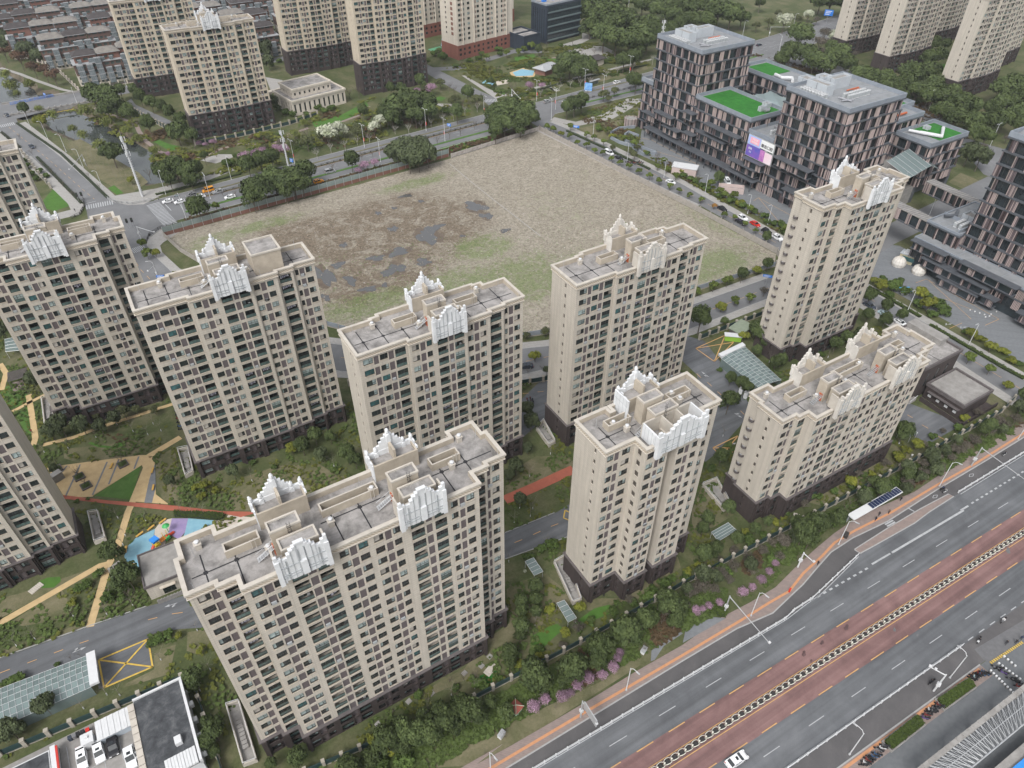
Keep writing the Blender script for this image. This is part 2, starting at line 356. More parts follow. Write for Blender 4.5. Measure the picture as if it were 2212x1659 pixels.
# ground with the river bed cut into it
RIV=[(-21,474),(-16,466),(-14,458.7),(-11.5,447),(-2,424.5),(4,396),(12,364.8),(20,353),(28,352),(29.5,373),(21.5,398),(14,425),(6.5,450),(1.5,461),(-4,476)]
RIV2=[(-34,500),(-17,500),(-18,520),(-24,540),(-34,575),(-50,640),(-75,640),(-60,560)]
CH=[(-24,470),(-2,470),(-10,508),(-34,508)]
def sdist(p,poly):
 d=1e9
 for i in range(len(poly)):
  a,b=poly[i-1],poly[i]; vx,vy=b[0]-a[0],b[1]-a[1]; t=max(0,min(1,((p[0]-a[0])*vx+(p[1]-a[1])*vy)/(vx*vx+vy*vy)))
  d=min(d,math.hypot(p[0]-a[0]-vx*t,p[1]-a[1]-vy*t))
 return-d if pin(p,poly)else d
gx0,gx1,gy0,gy1,st=-90,44,346,650,2.0
b=MB()
for q in((-1500,-500,gx0,2600),(gx1,-500,2600,2600),(gx0,-500,gx1,gy0),(gx0,gy1,gx1,2600)):
 b.quad((q[0],q[1],0),(q[2],q[1],0),(q[2],q[3],0),(q[0],q[3],0))
nx,ny=int((gx1-gx0)/st),int((gy1-gy0)/st); i0=len(b.v)
for j in range(ny+1):
 for i in range(nx+1):
  x,y=gx0+i*st,gy0+j*st; d=min(sdist((x,y),RIV),sdist((x,y),RIV2),sdist((x,y),CH))
  z=0 if d>4.0 else(-2.6 if d<-.5 else-2.6*(4.0-d)/4.5)
  if i in(0,nx)or j in(0,ny):z=0
  b.v.append((x,y,z))
for j in range(ny):
 for i in range(nx):
  a=i0+j*(nx+1)+i; b.f.append((a,a+1,a+nx+2,a+nx+1)); zz=min(b.v[k][2]for k in b.f[-1]); b.m.append(1 if zz<-.1 else 0)
while len(b.m)<len(b.f):b.m.append(0)
b.m=[0]*4+b.m[4:]if len(b.m)>=4 else b.m
struct(b.build('ground',[SOIL,BANK]))
b=MB(); b.quad((-89,348,-1.3),(43,348,-1.3),(43,649,-1.3),(-89,649,-1.3)); struct(b.build('river',[WATER]))
# ---- avenue at the lower right: v is measured across, from its middle
def av(x,v,z=0):return Vector((x,34.2-0.0315*(x-59)+v,z))
XA,XB=-160,900
kN=PX((2,2,0,965),(2,2,350,757),(2,2,600,672),(2,2,700,545),(2,2,780,470),(2,2,860,375),(2,2,960,262),(2,2,1100,170),(2,2,1330,60),(2,1,1640,1520),(2,1,1960,1330),(2,1,2212,1175))
kN=[Vector((p.x,max(p.y,av(p.x,13.9).y),0))for p in kN]
kNfull=[av(XA,14),av(20,14)]+kN+[av(230,20.4),av(XB,20.4)]
sheet('avenue',[av(XA,-16.6),av(XB,-16.6)]+kNfull[::-1],2,ASPH)
sheet('bus_lane',[av(XA,4.6),av(XB,4.6),av(XB,-4.8),av(XA,-4.8)][::-1],3,REDA)
sheet('bike_lane',[av(XA,11.7),av(100,11.7),av(112,12.6),av(127,15.6),av(230,17.0),av(XB,17)]+kNfull[::-1],3,ASPHD)
sheet('bike_lane',[av(XA,-16.5),av(XB,-16.5),av(XB,-12.1),av(XA,-12.1)],3,ASPHD)
isl=PX((2,2,1112,245),(2,2,1200,188),(2,2,1330,105),(2,1,1540,1640),(2,1,1720,1545),(2,1,1755,1560),(2,1,1600,1659),(2,2,1500,75),(2,2,1250,215),(2,2,1150,270))
RH=[0]
def raised(name,pts,mat,h=0.14,side=None):
 RH[0]+=1; h-=RH[0]*.0035
 from mathutils.geometry import tessellate_polygon
 P=[Vector((p[0],p[1],0))for p in pts]; A=sum(P[i-1].x*P[i].y-P[i].x*P[i-1].y for i in range(len(P)))
 if A<0:P=P[::-1]
 b=MB()
 n=len(P); b.v=[(p.x,p.y,h)for p in P]+[(p.x,p.y,0)for p in P]
 for t in tessellate_polygon([P]):
  a,c,d=(P[k]for k in t); t=t if(c-a).cross(d-a).z>0 else(t[0],t[2],t[1]); b.f.append(tuple(t)); b.m.append(0)
 for i in range(n):
  j=(i+1)%n; b.f.append((n+i,n+j,j,i)); b.m.append(1)
 o=struct(b.build(name,[mat,side or KERB]))
 return o
raised('traffic_island',isl,PAVEP,0.18)
kerb(isl+[isl[0]],.25,.22)
innerN=[av(XA,18.4),av(30,18.4)]+PX((1,2,870,1640),(1,2,1100,1515),(1,2,1300,1400),(1,2,1640,1200),(1,2,1900,1040),(1,2,2212,862),(2,2,240,690),(2,2,440,585),(2,2,600,490),(2,2,740,350),(2,2,860,240),(2,2,980,140),(2,2,1060,85),(2,2,1200,0),(2,1,1500,1530),(2,1,1800,1330),(2,1,2212,1080))+[av(240,24),av(XB,24)]
raised('sidewalk',kNfull+innerN[::-1],PAVEP,0.13)
kerb([p+Vector((0,0,0))for p in kNfull],.28,.15)
tact=[av(XA,16.4)]+PX((1,2,980,1655),(1,2,1530,1328),(1,2,2212,930),(2,2,400,690),(2,2,560,590),(2,2,690,515),(2,2,780,400),(2,2,900,290),(2,2,985,200),(2,2,1110,125),(2,2,1350,5),(2,1,1640,1490),(2,1,1900,1345),(2,1,2212,1148))+[av(XB,22)]
band('tactile_strip',tact,.55,13,TACT)
# south side
raised('sidewalk',[av(XA,-19.4),av(125,-19.4),av(125,-16.6),av(XA,-16.6)],PAVEP,0.13)
raised('sidewalk',[av(190,-19.4),av(XB,-19.4),av(XB,-16.6),av(190,-16.6)],PAVEP,0.13)
kerb([av(XA,-16.6),av(125,-16.6)],.28,.15)
band('tactile_strip',[av(XA,-17.6),av(124,-17.2)],.55,13,TACT)
sheet('plaza',[av(XA,-60),av(XB,-60),av(XB,-16.7),av(XA,-16.7)],1,PAVEG)
# painted lines of the avenue
S=[]
for v in(7.9,-8.2):
 S+=[(p,q,.16)for p,q in run([av(XA,v),av(XB,v)],4.2,7.9,2.0)]
S+=[(p,q,.42)for p,q in run(PX((2,2,830,575),(2,2,1215,355)),.95,1.0)]
S+=[(p,q,.42)for p,q in run(PX((2,2,1225,340),(2,2,1345,270)),20,.1)]+[(p,q,.5)for p,q in run(PX((2,2,1355,265),(2,2,1820,-10)),60,.1)]
S+=[(p,q,.45)for p,q in run(PX((2,1,1800,1650),(2,1,1850,1620)),60,.1)]+[(p,q,.42)for p,q in run(PX((2,1,1870,1605),(2,1,2212,1395)),.95,1.0)]
S+=[(p,q,.16)for p,q in run([av(XA,11.2),av(98,11.2)]+PX((2,2,800,600),(2,2,900,530),(2,2,1140,290)),400,.1)]
S+=[(p,q,.14)for p,q in run([av(XA,-11.7),av(126,-11.7)],400,.1)]+[(p,q,.2)for p,q in run([av(128,-11.8),av(148,-11.8)],1.8,2.0)]+[(av(150,-11.8),av(XB,-11.8),.2)]
for k in range(4):
 p=at(2,2,1300+k*16,70+k*8,0);
 a,c=at(2,2,1298+k*13,72+k*11),at(2,2,1350+k*13,44+k*11)
 S.append((a,c,.4))
S+=[(at(2,1,1460,1635),at(2,1,1500,1657),.3),(at(2,1,1785,1535),at(2,1,2212,1270),.16),(at(2,1,1800,1545),at(2,1,2212,1290),.16)]
for c in((2,1,1635,1560),(2,1,1870,1422)):
 q=at(*c); P4=[q+Vector((-1.0,0,0)),q+Vector((0,-.45,0)),q+Vector((1.0,0,0)),q+Vector((0,.45,0))]
 for i in range(4):S.append((P4[i-1],P4[i],.14))
dashes('lane_marking',S,LINEW)
S=[]
for v in(4.45,-4.65):S+=[(p,q,.2)for p,q in run([av(XA,v),av(XB,v)],4.0,3.8,1.0)]
for v in(0.95,-0.95):S+=[(av(XA,v),av(XB,v),.17)]
dashes('lane_marking',S,LINEY)
STAIN=plain('oil stain',(.06,.035,.035),.6,c2=(.12,.07,.068),scale=1.2); PATCH=plain('asphalt patch',(.14,.14,.145),.8,var=.2)
for c_,rx,m_ in(((2,2,1060,750),.8,STAIN),((2,2,903,848),.6,STAIN),((2,2,785,920),.7,STAIN),((2,2,832,966),.4,STAIN),((2,2,1372,765),.5,PATCH),((2,2,2108,252),.9,PATCH),((2,2,1945,940),.5,PATCH),((2,2,95,888),.5,PATCH),((2,2,1520,800),.4,PATCH)):sheet('road_patch',blob(at(*c_),rx,rx*.55,rough=.3,rot=.4),9.5,m_)
sheet('road_patch',PX((2,2,1890,890),(2,2,2212,700),(2,2,2212,790),(2,2,2010,980),(2,2,1950,960)),4.5,PATCH)
# ---- cross avenue beyond the vacant lot
nearM=W2((14,303),(22,307.5),(48,309),(100,313),(185,319.5),(206,324))
nearM2=W2((224,327),(294,327.5),(330,331),(420,340),(520,356),(760,400))
farM=W2((10,330.5),(16.6,331.2),(60,335.5),(105.9,339.5),(191,346),(217,346),(317,356),(420,370),(520,386),(760,430))
sheet('cross_avenue',nearM+nearM2+farM[::-1],2,ASPHL)
def ML(f,x0,x1,n=24):
 """a line f of the way across the cross avenue"""
 NE=[Vector(p)for p in nearM+nearM2]; out=[]
 def yi(L,x):
  for a,c in zip(L,L[1:]):
   if a.x<=x<=c.x:return a.y+(c.y-a.y)*(x-a.x)/(c.x-a.x+1e-9)
  return L[-1].y
 for k in range(n+1):
  x=x0+(x1-x0)*k/n; out.append(Vector((x,yi(NE,x)*(1-f)+yi(farM,x)*f,0)))
 return out
kerb(farM[1:5]); kerb(farM[5:]); kerb(nearM[1:]); kerb(nearM2)
band('median_strip',ML(.22,26,196),1.6,0,LAWN,.16); band('median_strip',ML(.62,24,188),.9,0,DRYG,.16)
band('median_strip',ML(.24,234,400),1.6,0,LAWN,.16); band('median_strip',ML(.80,232,400),1.0,0,DRYG,.16); band('median_strip',ML(.80,30,180),1.0,0,DRYG,.16)
S=[(p,q,.15)for f in(.36,.49,.73)for p,q in run(ML(f,34,190),4,6)]+[(p,q,.15)for f in(.38,.50,.68)for p,q in run(ML(f,236,520),4,6)]
S+=[(p,q,.3)for p,q in((ML(.24,25.5,26.5)[0],ML(.60,25.5,26.5)[0]),)]
dashes('lane_marking',S,LINEW)
dashes('lane_marking',[(p,q,.15)for p,q in run(ML(.59,34,186),400,1)]+[(p,q,.15)for p,q in run(ML(.61,34,186),400,1)],LINEY)
# ---- road by the river, the crossing, and the road round the vacant lot
west=W2((-44,494),(-37.5,470),(-36.9,455),(-24,402),(-13.5,358),(-10.2,345.6),(-10,336),(-11,318),(-9,300),(-6,278),(0,252),(14,224),(31,193),(44,178),(60,166),(85,151),(92.5,147),(120,142),(152.7,138.4),(191,138),(219,137))
east=W2((-37,512),(-29,480),(-27.9,462),(-13,402),(-3.6,358),(-0.5,343),(4,336),(10,331),(16,330),(23,308),(14,303),(8.5,298),(7.5,283),(11,266),(26,233),(44,195.6),(60,181),(80,168),(99.5,158.3),(107.8,155),(130,151.5),(165,149),(200,147.8),(219,147.5))
sheet('side_road',west+east[::-1],4,ASPHL)
kerb(west[2:6]); kerb(west[8:-1]); kerb(east[2:8]); kerb(east[10:-1])
sw=[p for p in W2((8.5,298),(7.5,283),(11,266),(26,233),(44,195.6),(60,181),(80,168),(99.5,158.3),(107.8,155),(130,151.5),(165,149),(200,147.8))]
L_,R_=strip_pts(sw,6.4)
raised('sidewalk',sw+L_[::-1],PAVE,.13)
nw=[p for p in west[8:-1]]; L_,R_=strip_pts(nw,6.0); raised('sidewalk',nw+R_[::-1],PAVE,.13)
rw=W2((-36.9,470),(-36.9,455),(-24,402),(-13.5,358),(-10.2,345)); L_,R_=strip_pts(rw,9); raised('sidewalk',rw+R_[::-1],PAVE,.13)
rw=W2((-27.9,462),(-13,402),(-3.6,358),(-0.5,343)); L_,R_=strip_pts(rw,7); raised('sidewalk',rw+L_[::-1],PAVE,.13)
raised('sidewalk',PX((0,0,700,1290),(0,0,740,1310),(0,0,830,1330),(0,0,930,1325),(0,0,1000,1290),(0,0,1100,1235),(0,0,1340,1172),(0,0,1530,1100),(0,0,1520,1075),(0,0,1320,1148),(0,0,1000,1225),(0,0,740,1270)),PAVE,.13)
raised('sidewalk',PX((0,0,950,1590),(0,0,960,1550),(0,0,1040,1490),(0,0,1160,1455),(0,0,1200,1480),(0,0,1060,1570),(0,0,990,1640)),PAVE,.13)
raised('sidewalk',PX((0,0,520,1390),(0,0,545,1330),(0,0,500,1290),(0,0,200,1010),(0,0,120,1010),(0,0,440,1320),(0,0,460,1360),(0,0,340,1390),(0,0,350,1430)),PAVE,.13)
S=[]
def zebra(a,c,wd,n):
 """crosswalk between two pavement corners: bars across the line a-c"""
 a,c=Vector(a),Vector(c); d=(c-a).normalized(); nn=Vector((-d.y,d.x,0))*wd/2; out=[]
 for k in range(n):
  p=a+(c-a)*(k+.5)/n; out.append((p-nn,p+nn,(c-a).length/n*.5))
 return out
S+=zebra(at(0,0,555,1345),at(0,0,735,1310),4.5,12)+zebra(at(0,0,990,1320),at(0,0,1115,1465),5.5,20)+zebra(at(0,0,855,1630),at(0,0,940,1600),4.5,8)
S+=zebra(at(0,0,0,820),at(0,0,95,800),4.5,8)+zebra(at(1,0,925,655),at(1,0,1010,650),5,9)+zebra(at(1,0,1290,850),at(1,0,1340,835),4,6)
S+=[(at(0,0,560,1320),at(0,0,620,1305),.35),(at(0,0,1060,1315),at(0,0,1110,1365),.35)]
dashes('crosswalk',S,LINEW)
mid=[Vector(((a[0]+c[0])/2,(a[1]+c[1])/2,0))for a,c in(((-37,455),(-28,462)),((-24,402),(-13,402)),((-13.5,358),(-3.6,358)),((-10.3,347),(-1,345)))]
mid2=W2((0,292),(1,275),(6,250),(21,226),(37,195),(52,179),(70,167),(93,153),(120,147),(160,143.4),(205,142.6))
dashes('lane_marking',[(p,q,.15)for p,q in run(mid,3,3)]+[(p,q,.15)for p,q in run(mid2,3,3)],LINEY)
# ---- east road
eW=PX((1,0,1300,835),(1,0,1560,960),(1,0,1900,1130))+W2((218,205),(219,147),(219,137),(213,60),(211,30),(211,21.5)); eE=PX((1,0,1350,790),(1,0,1450,830),(1,0,1700,940))+W2((225.3,224),(225.2,150),(225,125),(224,65),(226,40),(228,28.5))
eW=[Vector((206,324,0))]+eW; eE=[Vector((224,327,0))]+eE
sheet('east_road',eW+eE[::-1],3,ASPHL)
kerb(eW[1:5]); kerb(eE[1:-2])
dashes('lane_marking',[(p,q,.14)for p,q in run([Vector((219,300,0)),Vector((221.5,230,0)),Vector((222,150,0)),Vector((220,100,0)),Vector((218.5,45,0))],3,3)],LINEY)
L_,R_=strip_pts(eE[1:-2],7); raised('sidewalk',eE[1:-2]+R_[::-1]if False else eE[1:-2]+L_[::-1],PAVE,.13)
L_,R_=strip_pts(eW[1:5],8); raised('sidewalk',eW[1:5]+R_[::-1],PAVE,.12)
raised('sidewalk',W2((219,137),(213,60),(209.5,60),(212,100),(214,134)),PAVE,.13)
# north park road and the roads beyond
sheet('park_road',PX((1,0,500,390),(1,0,560,420),(1,0,900,590),(1,0,1010,640),(1,0,960,690),(1,0,930,660),(1,0,800,620),(1,0,640,530),(1,0,530,460),(1,0,470,420)),4,ASPHL)
sheet('park_road',PX((1,0,520,440),(1,0,760,430),(1,0,1120,320),(1,0,1300,330),(1,0,1300,345),(1,0,1120,345),(1,0,770,455),(1,0,540,460)),3,ASPHL)
ne=PX((2,0,440,270),(2,0,640,222),(2,0,1060,145),(2,0,1400,80),(2,0,1400,110),(2,0,1060,190),(2,0,660,270),(2,0,640,400),(2,0,430,400))
sheet('north_east_road',ne,6,ASPHL)
er=PX((2,0,560,330),(2,0,650,300),(2,0,1100,460),(2,0,1500,640),(2,0,1850,900),(2,0,2212,1005))+W2((440,120),(450,60)); er2=W2((405,60),(352,110))+PX((2,0,1950,1130),(2,0,1830,990),(2,0,1500,760),(2,0,1000,500),(2,0,560,400))
sheet('north_east_road',er+er2,5,ASPHL)
dashes('lane_marking',[(p,q,.2)for p,q in run([at(2,0,450,325),at(2,0,640,285),at(2,0,1060,167)],4,6)]+[(p,q,.2)for p,q in run(PX((2,0,1850,940),(2,0,2150,1050)),4,6)],LINEW,9)
sheet('north_road',PX((1,0,1560,20),(1,0,1860,110),(1,0,2090,190),(2,0,150,240),(2,0,440,300),(2,0,440,330),(2,0,100,260),(1,0,2060,200),(1,0,1850,130),(1,0,1560,45)),4,ASPHL)
# ---- bridge road and terrace street
sheet('bridge_road',W2((-60,490),(-37,470),(-29,470),(7,480),(60,483),(120,494),(200,500),(200,508),(120,503),(60,492),(8,498),(-34,497),(-60,500)),7,ASPHL)
# ---- vacant lot
LOT=[(14,296),(60,298.5),(100,300),(147.3,304),(203.6,311.2),(208.8,250),(213.0,200),(215.4,158.5),(208,152.6),(171,155),(130,157.5),(110,161),(99,164.5),(80,174),(60,188),(49,203),(31,240),(17,280)]
LOTM,t,b_=_mat('vacant lot soil'); b_.inputs['Roughness'].default_value=0.95; b_.inputs['Specular IOR Level'].default_value=0.1
tc=t.nodes.new('ShaderNodeTexCoord')
def _noise(sc,det=8,rr=.7,dist=.5):
 n=t.nodes.new('ShaderNodeTexNoise'); n.inputs['Scale'].default_value=sc; n.inputs['Detail'].default_value=det; n.inputs['Roughness'].default_value=rr; n.inputs['Distortion'].default_value=dist
 t.links.new(tc.outputs['Object'],n.inputs['Vector']); return n.outputs['Fac']
def _mr(v,a,c,lo=0.,hi=1.):
 m=t.nodes.new('ShaderNodeMapRange'); m.inputs['From Min'].default_value=a; m.inputs['From Max'].default_value=c; m.inputs['To Min'].default_value=lo; m.inputs['To Max'].default_value=hi
 t.links.new(v,m.inputs['Value']); return m.outputs[0]
def _mx(f,a,c):
 m=t.nodes.new('ShaderNodeMix'); m.data_type='RGBA'; t.links.new(f,m.inputs['Factor'])
 for s,k in((a,'A'),(c,'B')):
  if isinstance(s,tuple):m.inputs[k].default_value=rgb(s)
  else:t.links.new(s,m.inputs[k])
 return m.outputs['Result']
def _mul(a,c):
 m=t.nodes.new('ShaderNodeMath'); m.operation='MULTIPLY'; t.links.new(a,m.inputs[0])
 if isinstance(c,float):m.inputs[1].default_value=c
 else:t.links.new(c,m.inputs[1])
 return m.outputs[0]
def _add(a,c):
 m=t.nodes.new('ShaderNodeMath'); m.operation='ADD'; t.links.new(a,m.inputs[0])
 if isinstance(c,float):m.inputs[1].default_value=c
 else:t.links.new(c,m.inputs[1])
 return m.outputs[0]
fine=_noise(1.6,10,.8); med=_noise(.22,8,.7,1.2); big=_noise(.035,6,.6,1.0); big2=_noise(.06,8,.7,1.5)
fine=_noise(.9,12,.85,.5); mid_=_noise(.33,10,.8,.8)
straw=_mx(_mr(fine,.40,.60),(0.140,0.122,0.092),(0.365,0.335,0.28))
straw=_mx(_mr(mid_,.50,.62,0.,.6),straw,(0.17,0.145,0.11))
straw=_mx(_mr(med,.5,.66,0.,.5),straw,(0.39,0.35,0.30))
mud=_mx(_mr(fine,.40,.60),(0.080,0.064,0.048),(0.225,0.185,0.14))
mud=_mx(_mr(_noise(.14,9,.78,.9),.49,.58,0.,.8),mud,straw)
gr=_mx(_mr(fine,.38,.62),(0.070,0.115,0.034),(0.185,0.22,0.095))
def _ell(cx,cy,rx,ry):
 m=t.nodes.new('ShaderNodeMapping'); m.inputs['Scale'].default_value=(1/rx,1/ry,0); m.inputs['Location'].default_value=(-cx/rx,-cy/ry,0); t.links.new(tc.outputs['Object'],m.inputs[0])
 v=t.nodes.new('ShaderNodeVectorMath'); v.operation='LENGTH'; t.links.new(m.outputs[0],v.inputs[0]); return _mr(v.outputs['Value'],1.35,.35)
def _max(L):
 o=L[0]
 for q in L[1:]:
  m=t.nodes.new('ShaderNodeMath'); m.operation='MAXIMUM'; t.links.new(o,m.inputs[0]); t.links.new(q,m.inputs[1]); o=m.outputs[0]
 return o
# the wetter, darker soil of the west half and the places where weeds have come up
wst=_mr(_add(_mul(_max([_ell(95,252,48,34),_ell(60,262,30,24),_ell(75,222,30,18)]),.55),_mul(_add(_mul(med,.5),_mul(big2,.5)),.9)),.62,.82)
base=_mx(wst,straw,mud)
gpl=_max([_ell(122,288,30,8),_mul(_ell(30,282,26,12),.8),_ell(120,222,20,16),_ell(98,200,34,22),_ell(66,208,30,14),_ell(122,195,36,26),_ell(185,166,42,16),_mul(_ell(213,190,12,36),.8),_mul(_ell(165,235,30,40),.62),_mul(_ell(190,255,16,20),.6),_ell(50,285,30,8),_mul(_ell(150,190,30,25),.75)])
gmask=_mul(_mr(_add(_mul(gpl,.50),_add(_mul(_mr(med,.38,.62),.20),_add(_mul(_mr(mid_,.36,.64),.18),_mul(_mr(fine,.36,.64),.16)))),.60,.80),.72)
fin=_mx(gmask,base,gr)
t.links.new(fin,b_.inputs['Base Color'])
bp=t.nodes.new('ShaderNodeBump'); bp.inputs['Strength'].default_value=.5; bp.inputs['Distance'].default_value=.3; t.links.new(fine,bp.inputs['Height']); t.links.new(bp.outputs[0],b_.inputs['Normal'])
sheet('vacant_lot',LOT,4,LOTM)
band('track',PX((1,0,700,1060),(1,0,830,1170),(1,0,980,1290),(1,0,1150,1420),(1,0,1290,1530)),.35,6,PAVE)
WETM=plain('wet mud',(0.085,0.065,0.05),0.5,c2=(0.14,0.11,0.08),scale=.5)
for(c,r_,x,y,rx,ry)in((1,0,870,1340,60,42),(1,0,940,1400,38,26),(1,0,420,1270,38,14),(1,0,515,1305,14,14),(1,0,238,1382,16,18),(1,0,342,1350,14,12),(1,0,335,1485,28,24),(1,0,560,1530,62,68),(1,0,615,1475,50,22),(1,0,370,1635,75,26),
  (1,1,225,15,50,22),(1,1,340,90,75,36),(1,1,530,40,52,24),(1,1,60,160,36,34),(1,1,175,215,50,22),(1,1,280,190,22,14),(0,1,2100,130,55,75),(0,1,2190,60,36,26),(0,1,2110,270,22,28),(1,0,1060,1495,28,16),(1,0,785,1530,16,10),(1,0,15,1590,22,20)):
 p=at(c,r_,x,y); k=mpp(p); PN=globals().get('PN',0)+1; pts=blob(p,rx*k,ry*k*1.6,rough=.5)
 sheet('mud_patch',blob(p,rx*k*1.12,ry*k*1.8,rough=.5),5+PN*.05,WETM); sheet('puddle',pts,6.6+PN*.05,PUDD)
# ---- estate roads, paths and lawns
sheet('estate_road',PX((0,2,-300,1060),(0,2,0,950),(0,2,560,750),(0,2,960,612),(0,2,1180,545))+W2((10,113),(30,108),(45,101))+PX((1,2,1060,137),(1,2,1400,0))+W2((75,96.5),(100,92.5),(120,97.5),(128,103.5),(139,119),(140.5,136),(149,137.5),(153,131),(149.5,119),(143,100),(135,95.5),(120,90.5),(100,86.5))+PX((1,2,1480,155),(1,2,1060,303))+W2((40,93),(25,99),(5,104.5))+PX((0,2,1310,750),(0,2,1200,757),(0,2,1060,770),(0,2,960,800),(0,2,1000,1000),(0,2,700,1130),(0,2,640,1150),(0,2,620,960),(0,2,0,1120),(0,2,-300,1230)),3,ASPH)
sheet('estate_road',W2((96,142),(85,137),(70,132),(60,122),(62,116),(74,122),(90,128),(100,133),(118,134),(118,139)),3,ASPH)
sheet('estate_road',W2((168,96),(176,96),(190,62.5),(174,62.5)),3,ASPH)
sheet('estate_road',PX((0,1,360,1659),(0,1,400,1560)),3,ASPH)if False else None
S=[]
for a,c in(((0,2,0,1045),(0,2,65,1020)),((0,2,178,980),(0,2,240,957)),((0,2,350,915),(0,2,410,893)),((0,2,516,853),(0,2,575,833)),((0,2,960,700),(0,2,1020,685)),((0,2,1115,662),(0,2,1185,652)),((1,2,1122,200),(1,2,1172,180)),((1,2,1243,148),(1,2,1290,126)),((1,2,1358,95),(1,2,1405,77)),
    ((2,1,90,763),(2,1,118,790)),((2,1,160,820),(2,1,188,845)),((2,1,225,880),(2,1,253,905)),((1,1,1175,892),(1,1,1215,890)),((1,1,1272,882),(1,1,1312,878)),((2,1,1455,1030),(2,1,1490,1050)),((2,1,1550,1095),(2,1,1590,1118)),((2,1,1645,1165),(2,1,1695,1190)),((2,1,375,1005),(2,1,400,1030))):
 S.append((at(*a),at(*c),.16))
dashes('lane_marking',S,LINEY)
def boxmark(pts,wd,lvl=9,cross=True,mat=LINEYB):
 P=PX(*pts); s=[(P[i-1],P[i],wd)for i in range(len(P))]
 if cross and len(P)==4:s+=[(P[0],P[2],wd),(P[1],P[3],wd)]
 dashes('box_marking',s,mat,lvl)
boxmark([(0,2,640,960),(0,2,960,825),(0,2,990,1005),(0,2,675,1140)],.35)
boxmark([(2,1,85,600),(2,1,275,515),(2,1,330,560),(2,1,205,685)],.32,mat=LINEY)
boxmark([(2,1,195,1245),(2,1,360,1165),(2,1,390,1245),(2,1,250,1300)],.32,mat=LINEY)
boxmark([(1,2,1450,-10),(1,2,1500,15),(1,2,1490,60),(1,2,1440,40)],.3,cross=False)
boxmark([(0,2,-5,-5),(0,2,-4,-5),(0,2,-4,-4)],.3,cross=False)if False else None
def arrow(a,c,lvl=9,two=True):
 a,c=at(*a),at(*c); d=(c-a); L=d.length; d.normalize(); n=Vector((-d.y,d.x,0)); z=lvl*LV
 b=MB(); pts=[(0,.06),(L*.6,.06),(L*.6,.32),(L,0),(L*.6,-.32),(L*.6,-.06),(0,-.06)]
 b.ngon([(a.x+d.x*s+n.x*q,a.y+d.y*s+n.y*q,z)for s,q in pts][::-1])
 if two:b.ngon([(a.x+d.x*s+n.x*q,a.y+d.y*s+n.y*q,z+.004)for s,q in((L*.05,.06),(L*.3,.45),(L*.15,.55),(L*.42,.8),(L*.42,.45),(L*.36,.38),(L*.2,.06))][::-1])
 struct(b.build('arrow_marking',[LINEW]))
for a,c in(((0,2,470,915),(0,2,560,875)),((0,2,1150,590),(0,2,1065,618)),((2,1,170,785),(2,1,120,750)),((2,1,335,1020),(2,1,385,1050)),((2,1,295,1228),(2,1,350,1212)),((2,1,1700,450),(2,1,1745,440)),((2,1,1795,470),(2,1,1840,460))):arrow(a,c)
band('kerb',PX((0,2,0,945),(0,2,560,745),(0,2,950,610)),.2,0,KERB,.14); band('kerb',PX((0,2,620,895),(0,2,1190,757),(0,2,1310,750)),.2,0,KERB,.14)if False else None
band('kerb',PX((1,2,1062,305),(1,2,1470,160)),.2,0,KERB,.14); band('kerb',PX((1,2,1060,135),(1,2,1380,5)),.2,0,KERB,.14)
# garden paths
sheet('yellow_path',PX((0,2,0,740),(0,2,660,360),(0,2,735,330),(0,2,700,320),(0,2,640,335),(0,2,0,700)),4,YPATH)
sheet('yellow_path',PX((0,2,560,750),(0,2,735,330),(0,2,690,320),(0,2,660,375),(0,2,600,600),(0,2,605,735)),5,YPATH)if False else band('yellow_path',PX((0,2,583,745),(0,2,700,350),(0,2,760,235),(0,2,830,0),(0,1,850,1615),(0,1,945,1380),(0,1,970,1300)),1.7,5,YPATH)
sheet('yellow_path',PX((0,1,300,1370),(0,1,900,1292),(0,1,960,1290),(0,1,1005,1340),(0,1,1010,1545),(0,1,1095,1610),(0,1,850,1590),(0,1,930,1380),(0,1,920,1355),(0,1,600,1560),(0,1,420,1570)),4,YPATH)
sheet('grey_path',PX((0,1,935,1600),(0,1,970,1440),(0,1,1005,1345),(0,1,1010,1500),(0,1,985,1600)),5,PAVEG)
for a,c in(((0,1,435,1360),(0,1,340,1480)),((0,1,520,1352),(0,1,425,1560)),((0,1,695,1335),(0,1,600,1550)),((0,1,770,1320),(0,1,705,1480)),((0,1,900,1300),(0,1,870,1380))):band('grey_path',PX(a,c),.45,6,PAVEG)
band('yellow_path',PX((0,1,960,1300),(0,1,1170,1175)),1.9,5,YPATH)
band('yellow_path',PX((0,1,0,700),(0,1,40,760),(0,1,10,870)),1.6,5,YPATH); band('yellow_path',PX((0,1,80,1010),(0,1,190,950),(0,1,300,895)),1.2,5,YPATH); band('yellow_path',PX((0,1,185,900),(0,1,205,1020),(0,1,230,1180),(0,1,215,1230)),1.6,5,YPATH)
band('yellow_path',PX((0,1,280,1225),(0,1,480,1175),(0,1,650,1110),(0,1,870,1040),(0,1,1120,960)),1.3,5,YPATH)
sheet('red_path',PX((0,1,410,1550),(0,1,700,1585),(0,1,1100,1615),(0,1,1440,1655),(0,2,1680,0),(0,2,1560,35),(0,2,1400,0),(0,1,1100,1650),(0,1,420,1575)),6,RPATH)
band('red_path',PX((1,1,1060,1582),(1,1,1250,1500),(1,1,1505,1382)),3.0,6,RPATH)
PB=plain('blue rubber ground',(0.17,0.34,0.44),.8,c2=(0.22,0.40,0.48),scale=.8); PV=plain('lilac rubber ground',(0.24,0.19,0.36),.8,c2=(0.30,0.24,0.40),scale=.8); PC=plain('cream rubber ground',(0.50,0.45,0.39),.8,c2=(0.44,0.39,0.33),scale=.8)
